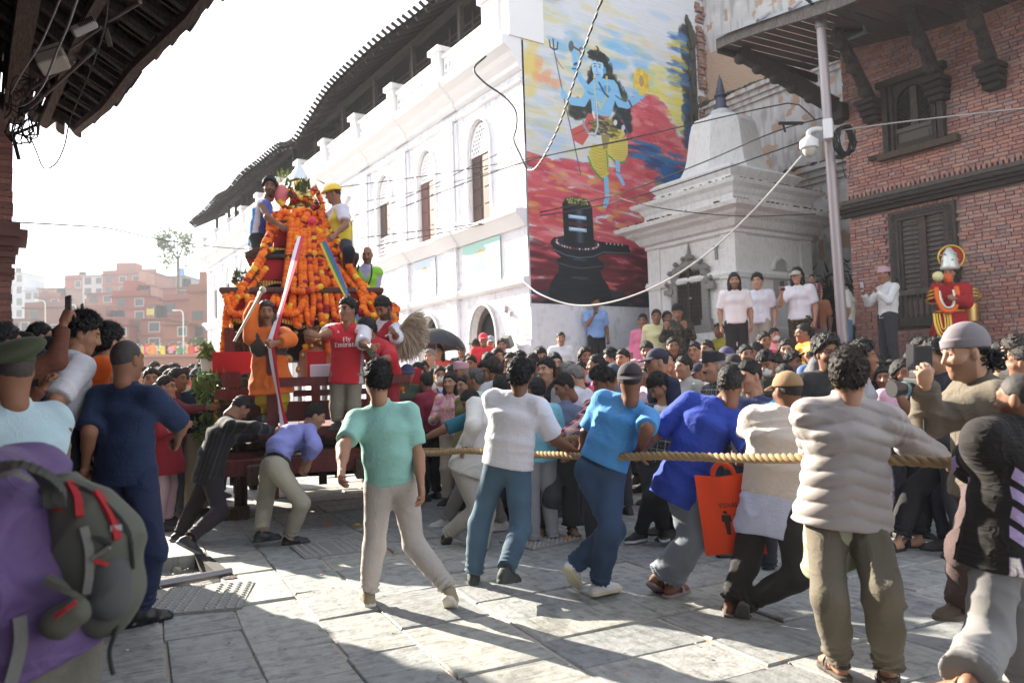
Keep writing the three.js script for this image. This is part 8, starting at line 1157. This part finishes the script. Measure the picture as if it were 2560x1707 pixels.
crowd('D',2245,650,6.5,'curly haired man in a dark grey tee facing the viewer on the right',{yaw:178,hair:'curly',g:'tee',t:[0.025,0.026,0.028],p:BK,skin:'b',face:{beard:0.6}});
crowd('D',1722,788,7.9,'youth with thick hair and a mask looking down behind the laughing man',{yaw:-150,hair:'fringe',mask:1,t:[0.03,0.03,0.03],skin:'b',hp:-20});
crowd('D',1885,900,8.4,'dark haired person bending beside the yellow cap',{yaw:-40,hair:'short',t:[0.5,0.5,0.52],skin:'b',hp:-20});
crowd('D',440,886,8.6,'person in a slate blue cap seen from behind near the sky blue tee',{yaw:-30,hat:'cap',ht:[0.05,0.07,0.11],t:[0.1,0.12,0.16],skin:'b'});
crowd('D',120,902,8.2,'grey haired man in a white shirt behind the grey blue shirt',{yaw:-60,g:'half',hair:'short',hm:hairGrey,t:[0.6,0.6,0.68],skin:'c',hp:-15});
crowd('D',45,885,8.8,'person with silver grey hair beside the man in the white shirt',{yaw:-40,hair:'short',hm:hairGrey,t:[0.35,0.35,0.36],skin:'c'});
crowd('D',730,905,9.2,'woman with bowed head between the two navy caps',{yaw:-110,hair:'bun',t:[0.5,0.45,0.55],skin:'b'});
crowd('D',930,868,9.8,'bald man looking left behind the navy cap youth',{yaw:-90,hair:'bald',hm:hairGrey,t:[0.3,0.2,0.2],skin:'b'});
crowd('D',1400,745,11,'person in a dark violet cap behind the black topi',{yaw:150,hat:'cap',ht:[0.06,0.05,0.12],t:[0.2,0.18,0.25],skin:'b'});
crowd('D',2060,1180,5.6,'person in a hot pink top glimpsed behind the puffer jacket',{yaw:-30,hair:'short',t:[0.85,0.14,0.36],skin:'b',s:0.8});
crowd('E',490,775,6.7,'curly haired youth in a grey tee behind the puffer jacket',{yaw:120,hair:'curly',t:[0.4,0.4,0.42],skin:'b'});
crowd('E',655,985,7.6,'dark haired girl in the shade behind the pink printed tee',{yaw:-150,hair:'long',t:[0.25,0.05,0.07],skin:'b',cat:'child'});
crowd('E',790,938,7.0,'smiling girl in a pale pink tee with a blue umbrella print',{yaw:172,hair:'long',t:[0.72,0.46,0.6],p:[0.05,0.05,0.07],skin:'b',cat:'child'});
crowd('E',715,930,7.8,'person stretching a fist up above the girl in pale pink',{yaw:-150,pr:'up',hair:'short',t:[0.3,0.12,0.1],skin:'b',s:0.8});
crowd('E',945,752,7.4,'man with cropped hair looking at a camera screen on the right',{yaw:-160,hair:'short',t:[0.03,0.035,0.05],skin:'b'});
crowd('E',1065,765,6.4,'curly haired man holding a black video camera on the right',{yaw:-90,pr:'phone',hair:'curly',g:'tee',t:[0.02,0.024,0.035],skin:'a'});
crowd('E',1290,960,6.2,'dark haired child low behind the leaning puller',{yaw:-120,hair:'short',t:[0.12,0.16,0.2],skin:'b',s:0.8,cat:'child'});
crowd('E',1670,740,6.8,'brown haired person in beige at the right edge behind the beanie',{yaw:-30,hair:'thick',hm:hairBrown,t:[0.45,0.38,0.3],skin:'c'});
crowd('E',1735,830,6.3,'person in a grey jacket at the right edge behind the shaven boy',{yaw:-50,hair:'short',hm:hairDust,g:'shirt',t:[0.3,0.28,0.27],skin:'b'});
crowd('E',160,735,8,'short haired man beside the yellow cap facing right',{yaw:110,hair:'short',t:[0.1,0.1,0.11],skin:'b',s:0.9});
crowd('G',905,388,15.2,'man in a red cap and red tee before the nearer arched door',{floor:0.52,yaw:178,hat:'cap',ht:[0.6,0.03,0.06],t:[0.66,0.03,0.04],skin:'b',fat:1.2});
crowd('G',985,418,15.6,'man in a grey cap behind the red capped man',{floor:0.52,yaw:170,hat:'cap',ht:[0.3,0.3,0.32],t:[0.5,0.5,0.5],skin:'c'});
crowd('G',1105,458,15,'slim man in a black tee right of the red capped man',{floor:0.52,yaw:175,hair:'short',t:BK,skin:'b'});
crowd('G',665,508,14.8,'elderly man in a dark jacket against the white pilaster',{floor:0.52,yaw:-170,g:'jacket',hair:'bald',hm:hairGrey,t:[0.3,0.3,0.3],t2:[0.02,0.02,0.024],skin:'b'});
crowd('G',825,462,15.4,'man in a black hat in the shade of the arched door',{floor:0.52,yaw:-160,hat:'brimhat',ht:BK,g:'jacket',t:[0.1,0.08,0.08],t2:[0.06,0.05,0.05],skin:'b'});
const umb=crowd('G',418,528,13.6,'woman in a coral red top under the black umbrella',{floor:0.52,yaw:-170,g:'kurta',pr:'chest',hair:'long',t:[0.72,0.12,0.1],skin:'c'});
{const b=at(1000+410/4.356,740+355/4.356,13.5),U=thing('umbrella','open black umbrella held above the woman in coral red','umbrella',b),c=[];const pts=[[0,0.0]];for(let i=1;i<=8;i++){const a=i/8*1.25;pts.push([0.56*Math.sin(a),-0.5*(1-Math.cos(a))]);}const g=lathe(pts,16),p=g.attributes.position;for(let i=0;i<p.count;i++){const a=Math.atan2(p.getZ(i),p.getX(i)),r=Math.hypot(p.getX(i),p.getZ(i));p.setY(i,p.getY(i)+0.1*r*r*Math.abs(Math.sin(a*4))*0.9);}g.computeVertexNormals();obj('canopy',g,mat(0.02,0.022,0.028,0.6,{side:THREE.DoubleSide}),U);obj('shaft',rod(V(0,0.05,0),V(0,-0.8,0),0.008),M.steel,U);for(let k=0;k<8;k++){const a=(k+0.0)/8*Math.PI*2;obj('rib',rod(V(0,-0.02,0),V(Math.cos(a)*0.53,-0.34,Math.sin(a)*0.53),0.004),M.steel,U);}U.rotation.z=-0.12;}
crowd('G',318,568,14.2,'woman with pale grey hair eating beside the coral red top',{yaw:-165,pr:'chest',hair:'bun',hm:hairGrey,t:[0.3,0.27,0.22],skin:'c'});
crowd('G',660,672,10.4,'old man in a pink patterned topi and yellow scarf',{yaw:-120,g:'shirt',hat:'topi',ht:'topi',hair:'short',hm:hairGrey,t:[0.7,0.36,0.03],skin:'b'});
crowd('G',280,830,10.2,'young man in a maroon shirt seen from behind near the chariot',{yaw:-50,g:'shirt',hair:'short',t:[0.24,0.02,0.05],p:BK,skin:'b'});
crowd('G',430,758,11.2,'person in a white face mask and blue jacket near the chariot',{yaw:165,g:'jacket',hair:'short',mask:1,t:[0.7,0.7,0.72],t2:[0.03,0.08,0.4],skin:'a'});
crowd('G',545,828,9.7,'woman with long black hair in a pink floral shirt and pale trousers',{yaw:-160,g:'shirt',pr:'chest',hair:'long',t:'floral',p:[0.62,0.55,0.46],skin:'c'});
crowd('G',345,790,12,'dark haired person behind the maroon shirt',{yaw:-130,hair:'short',t:[0.2,0.2,0.3],skin:'b'});
crowd('G',820,782,8.5,'grey haired man in a pale mint shirt turned away from the camera',{yaw:-70,hair:'short',hm:mat(0.08,0.075,0.07,0.6),t:[0.44,0.60,0.52],skin:'b',fat:1.15});
crowd('G',930,692,8.7,'moustached man in a white tee with a small chest badge',{yaw:-150,hair:'thick',face:{stache:1},t:[0.68,0.64,0.68],skin:'b'});
crowd('G',1010,655,9.8,'woman with brown hair tied back behind the moustached man',{yaw:-40,hair:'bun',hm:hairBrown,t:[0.6,0.6,0.62],skin:'b'});
crowd('G',955,605,11.6,'dark haired person facing away in front of the red tee',{yaw:-20,hair:'short',t:[0.15,0.14,0.15],skin:'b'});
crowd('G',1200,608,11.4,'woman in black shading her eyes right of the black tee',{yaw:-170,pr:'phone',hair:'bun',t:[0.03,0.03,0.03],skin:'c',phone:'phone held up by the woman in black by the white wall'});
crowd('G',1442,618,11.6,'dark haired man in bottle green facing the wall',{yaw:40,g:'shirt',hair:'short',t:[0.015,0.07,0.045],skin:'b'});
crowd('G',1378,672,10.4,'dark haired person in white facing the chariot near the bottle green shirt',{yaw:-60,hair:'short',t:[0.66,0.66,0.64],skin:'b'});
crowd('G',1585,660,8.8,'youth with slicked hair in an open black shirt looking left',{yaw:-140,g:'vest',hair:'thick',t:[0.34,0.18,0.11],t2:[0.02,0.02,0.022],skin:'c'});
crowd('G',1682,610,10.2,'bearded youth in a black jacket and white shirt facing the camera',{yaw:170,g:'jacket',hair:'short',face:{beard:0.4},t:[0.7,0.7,0.72],t2:[0.02,0.02,0.024],skin:'c'});
crowd('G',1480,880,7.4,'person in a pale aqua tee behind the white tee puller',{yaw:-30,hair:'short',t:[0.20,0.50,0.62],p:[0.3,0.3,0.32],skin:'b',s:0.95});
crowd('G',190,715,12.4,'woman with tied hair and a white shawl near the chariot corner',{yaw:-150,g:'sari',hair:'bun',t:[0.5,0.3,0.1],t2:[0.7,0.68,0.66],skin:'c'});
crowd('G',75,720,11.6,'person in a navy cap and green top beside the chariot garlands',{yaw:160,hat:'cap',ht:[0.03,0.04,0.1],t:[0.06,0.09,0.06],skin:'a'});
crowd('G',120,880,10.8,'woman in a white dress with a dark sash beside the chariot',{yaw:-170,g:'kurta',hair:'bun',t:[0.72,0.72,0.76],skin:'b'});
crowd('G',1830,715,9.6,'woman with long hair in lavender left of the raised pink phone',{yaw:-90,hair:'long',t:[0.4,0.34,0.5],skin:'b'});
crowd('F',535,838,5.9,'young man with glasses in a dark top behind the white tee on the left',{floor:0.42,yaw:70,gl:1,hair:'short',g:'tee',t:[0.02,0.022,0.035],skin:'b'});
crowd('F',705,700,6.4,'dark haired person behind the spiky haired man on the left',{floor:0.42,yaw:60,hair:'short',t:[0.1,0.08,0.08],skin:'b'});
crowd('F',260,790,5.5,'person in navy with a bowed head under the raised brown sleeve',{floor:0.42,yaw:30,hair:'short',t:[0.012,0.014,0.025],skin:'b'});
crowd('F',40,690,4.2,'person in a brown shirt lifting both arms to film at the left edge',{floor:0.42,yaw:40,pr:'up',pl:'phone',g:'shirt',hair:'short',t:[0.14,0.05,0.03],skin:'b',phone:'black phone held high at the left edge of the crowd'});
crowd('F',420,690,6.6,'person on the left with a hand raised holding a phone',{floor:0.42,yaw:50,pr:'up',hair:'short',t:[0.2,0.1,0.08],skin:'c',s:0.96,phone:'phone raised above the left crowd beside the spiky hair'});
crowd('F',570,760,7,'person with raised hand and phone left of the spiky haired man',{floor:0.42,yaw:60,pr:'up',hair:'short',t:[0.3,0.2,0.2],skin:'c',s:0.98});
crowd('F',1740,1245,8.6,'woman with glasses and tied hair in a dark red dress by the navy uniform',{yaw:90,g:'kurta',pr:'chest',hair:'bun',gl:1,t:[0.26,0.012,0.025],p:[0.5,0.35,0.4],skin:'a'});
crowd('F',1860,1168,9.4,'short haired man in maroon reaching towards the chariot',{yaw:95,pr:'reach',g:'shirt',hair:'short',t:[0.13,0.02,0.03],skin:'b'});
crowd('F',2085,1150,9.6,'man in a navy cap and navy top with an orange collar touching the chariot',{yaw:110,pr:'reach',hat:'cap',ht:[0.03,0.04,0.09],g:'shirt',t:[0.012,0.02,0.05],skin:'b',p:[0.3,0.25,0.16]});
crowd('F',1740,1140,11.4,'dark haired person behind the woman with glasses',{yaw:80,hair:'short',t:[0.15,0.05,0.05],skin:'b'});
crowd('F',1830,1120,13,'dark haired person far behind the maroon shirt',{yaw:100,hair:'short',t:[0.1,0.1,0.12],skin:'b'});
crowd('F',1580,1165,10,'woman holding up a phone beside the navy uniform',{yaw:150,pr:'phone',hair:'bun',t:[0.5,0.2,0.2],skin:'a',phone:'phone held up beside the shoulder of the navy uniform'});
crowd('F',1500,1160,12.5,'pale faced person in the gap beside the shaven head',{yaw:170,hair:'short',t:[0.5,0.4,0.4],skin:'c'});
crowd('F',2190,1215,10.6,'person in white close to the potted plant of the chariot',{yaw:-170,hair:'short',hm:hairGrey,t:[0.7,0.68,0.66],skin:'c'});
crowd('F',1670,1160,15,'person with a pale scarf in the middle of the square',{yaw:120,hair:'bun',g:'sari',t:[0.5,0.2,0.2],t2:[0.6,0.5,0.4],skin:'b'});
crowd('F',2010,1130,16,'person in red far behind the navy cap',{yaw:150,hair:'short',t:[0.5,0.06,0.05],skin:'b'});
crowd('F',960,960,7.2,'person in grey with glasses glimpsed between the two young men',{floor:0.42,yaw:80,hair:'short',gl:1,t:[0.3,0.28,0.3],skin:'b'});
crowd('F',350,940,5.0,'person with long dark hair below the raised brown sleeve on the left',{floor:0.42,yaw:60,hair:'long',t:[0.02,0.02,0.03],skin:'b',s:0.97});
const far=[['pink',[0.8,0.3,0.4]],['yellow',[0.75,0.55,0.08]],['white',[0.7,0.7,0.72]],['red',[0.6,0.06,0.06]],['blue',[0.15,0.25,0.6]],['orange',[0.75,0.25,0.04]],['black',[0.03,0.03,0.03]],['green',[0.1,0.3,0.12]]];
const nth=['first','second','third','fourth','fifth','sixth','seventh'],cnt={};
const lab=(cn,w)=>{const k=cn+w;cnt[k]=(cnt[k]||0)+1;return nth[cnt[k]-1];};
for(let i=0;i<26;i++){const x=1330+i*29+rr(-8,8),[cn,cc]=far[(i*5)%8];crowd('F',x,905+rr(-18,26),61.5+rr(0,5),lab(cn,'T')+' tiny figure in '+cn+' from the left on the far terrace',{floor:4.15,s:rr(0.9,1.04),yaw:pick([180,150,-150,120]),hair:pick(['short','bun']),g:pick(['tee','kurta']),t:cc,skin:pick(['a','b','c']),group:'tiny figures on the far terrace'});}
for(let i=0;i<34;i++){const[cn,cc]=far[(i*3)%8];crowd('F',1460+i*22,1120,rr(19,52),lab(cn,'S')+' distant person in '+cn+' from the left in the far square',{s:rr(0.9,1.03),yaw:pick([180,160,-160,130]),hair:pick(['short','bun']),g:pick(['tee','kurta']),t:cc,skin:pick(['a','b','c']),group:'distant people filling the square'}).position.y=0;}
const HR=['short','bun','thick','short','long','curly','fringe'];
[['G',20,960,10.6,'cream top',[0.66,0.6,0.5]],['G',250,700,13,'mustard top',[0.6,0.4,0.05]],['G',560,740,12.6,'sky blue top',[0.25,0.45,0.7]],['G',770,640,13,'white top',[0.7,0.7,0.7]],['G',1060,560,13.2,'peach top',[0.75,0.4,0.28]],['G',1300,600,12.6,'lemon top',[0.7,0.65,0.25]],['G',1530,560,12.4,'violet top',[0.3,0.18,0.5]],['G',1620,720,9.4,'grey top',[0.4,0.4,0.42]],['G',1960,700,9.8,'red checked top','plaid'],['G',1130,850,8.4,'rust top',[0.5,0.16,0.05]],['G',700,860,9.2,'olive top',[0.2,0.2,0.07]],
['D',210,760,12.2,'pale blue top',[0.4,0.55,0.72]],['D',420,770,12.6,'magenta top',[0.6,0.05,0.3]],['D',730,720,12.4,'white shirt',[0.72,0.72,0.74]],['D',880,790,11,'orange top',[0.8,0.28,0.04]],['D',1230,700,12.3,'pink shawl',[0.75,0.3,0.4]],['D',1340,860,9.4,'striped shirt','stripe'],['D',1640,720,11.6,'turquoise top',[0.08,0.4,0.42]],['D',1900,700,11.4,'yellow top',[0.72,0.55,0.1]],['D',1960,790,9.8,'white tee',[0.7,0.7,0.72]],['D',1800,830,8.6,'red tee',[0.55,0.04,0.05]],['D',2330,780,7.6,'blue tee',[0.06,0.16,0.42]],
['E',560,880,7.8,'maroon top',[0.25,0.02,0.05]],['E',880,860,8.2,'lilac top',[0.45,0.38,0.6]],['E',1180,850,6.9,'grey hood',[0.3,0.3,0.32]],['E',1560,800,7.4,'khaki top',[0.36,0.3,0.18]],
['F',1440,1130,14,'rose top',[0.7,0.25,0.3]],['F',1620,1110,17,'sunlit white top',[0.72,0.7,0.68]],['F',1800,1180,10.4,'teal top',[0.05,0.28,0.3]],['F',1930,1160,12,'beige top',[0.55,0.45,0.32]],['F',2120,1120,14,'scarlet top',[0.65,0.06,0.04]],['F',2240,1180,12,'ochre top',[0.6,0.4,0.08]]]
.forEach(([c,x,y,d,nm,t],i)=>crowd(c,x,y,d,'onlooker in a '+nm+' '+{G:'between the chariot and the mural wall',D:'packed below the shrine platform',E:'in the shade below the brick house',F:'in the square left of the chariot'}[c],{yaw:[-130,165,-100,-160,150][i%5]+(c==='F'?200:0),hair:HR[i%7],g:['tee','shirt','kurta','half'][i%4],t,skin:'abcb'[i%4]}));
// ---------- costumed performer by the brick house ----------
person({id:'costume',c:'E',H:1.66,d:11.2,floor:1.48,label:'performer in red and gold costume with orange painted face and tall silver crown',yaw:-160,hyaw:-140,pel:[1190,640],neck:[1190,330,0],head:[1175,262,0],aR:[1050,440,0,1090,330,-1],aL:[1310,490,-1,1220,460,-1]},
{cell:0.016,hcell:0.007,hairCell:0.008,skin:'a',hair:'long',curl:1.1,shoe:'shoe',shoeMat:mat(0.3,0.02,0.02,0.7,{vertexColors:true}),pants:{m:cloth([0.4,0.012,0.02]),skirt:0.08,skirtW:0.2},tops:[{name:'robe',m:cloth([0.42,0.014,0.022]),sleeve:1.9,sleeveLoose:0.04,hem:-0.3,loose:0.03,flare:0.1}]});
{
const f=scene.children.filter(o=>o.userData.label?.startsWith('performer in red')).pop(),gd=mat(0.75,0.5,0.08,0.4,{metalness:0.5}),px=(x,y,d=11.2)=>at(2000+x/3.1357,600+y/3.1357,d).sub(f.position),q=new THREE.Quaternion().setFromAxisAngle(V(0,1,0),Math.atan2(-CF.x,-CF.z)-0.3);
const put=(n,g,p,m)=>{const o=obj(n,g,m,f);o.position.copy(p);o.quaternion.copy(q);return o;};
put('crown',lathe([[0.1,0],[0.13,0.02],[0.125,0.06],[0.11,0.1],[0.11,0.16],[0.075,0.26],[0.03,0.33],[0,0.34]],16),px(1180,235,11.2),mat(0.72,0.74,0.68,0.35,{metalness:0.4}));put('halo',[new THREE.TorusGeometry(0.17,0.014,8,30).translate(0.04,0.2,-0.06)],px(1180,235,11.2),gd);put('halo_disc',new THREE.CylinderGeometry(0.165,0.165,0.01,28).rotateX(Math.PI/2).translate(0.04,0.2,-0.07),px(1180,235,11.2),cloth([0.4,0.04,0.02]));
put('crown_jewels',Array.from({length:14},(_,i)=>new THREE.SphereGeometry(0.018,6,5).translate(0.11*Math.sin(i*0.45-3),0.05+0.09*(i%3),0.11*Math.cos(i*0.45-3)+0.0)),px(1180,235,11.2),mat(0.3,0.5,0.45,0.2));
put('face_paint',new THREE.SphereGeometry(0.075,14,10).scale(0.85,1.05,0.75),px(1162,300,11.1),mat(0.75,0.12,0.03,0.6));put('mace_ball',new THREE.SphereGeometry(0.075,12,10),px(1085,285,11.05),mat(0.75,0.7,0.35,0.4));
const loop=(w,h,r,o=0)=>tube([V(-w,0,0),V(-w*0.95,-h*0.5,0.05),V(-w*0.4,-h*0.95,0.08),V(w*0.4,-h*0.95,0.08),V(w*0.95,-h*0.5,0.05),V(w,0,0)],r,7);
put('orange_garland',loop(0.13,0.36,0.035),px(1150,370,11.0),mat(0.85,0.16,0.02));put('gold_necklace',loop(0.09,0.26,0.02),px(1152,395,10.98),mat(0.7,0.68,0.6,0.3,{metalness:0.6}));
put('gold_apron',[loop(0.1,0.36,0.02),loop(0.065,0.3,0.013),loop(0.03,0.24,0.012)],px(1115,575,10.98),gd);put('gold_belt',[new THREE.TorusGeometry(0.19,0.018,8,26).scale(1,0.75,1).rotateX(Math.PI/2)],px(1180,560,11.18),gd);
put('gold_hem',[new THREE.TorusGeometry(0.25,0.014,8,30).scale(1,0.85,1).rotateX(Math.PI/2)],px(1195,900,11.2),gd);
for(const[x,y,n]of[[1350,400,'gold_shoulder'],[1055,410,'gold_shoulder']])put(n,[0,1,2].map(k=>new THREE.TorusGeometry(0.07+k*0.018,0.014,6,16).rotateX(1.2).translate(0,-k*0.06,0)),px(x,y,11.15),gd);
const bg=thing('brass_vessel','small brass bucket hanging at the side of the costumed performer','vessel',at(2000+1350/3.1357,600+645/3.1357,11.1));obj('bucket',lathe([[0.07,0],[0.09,0.02],[0.1,0.26],[0.11,0.27],[0.095,0.26],[0.06,0.02],[0,0.02]],16),M.brass,bg);obj('handle',new THREE.TorusGeometry(0.1,0.006,5,16,Math.PI).translate(0,0.27,0),M.brass,bg);
}
scene.traverse(o=>{if(o.isMesh){o.castShadow=true;o.receiveShadow=true;}});
renderer.render(scene,camera);
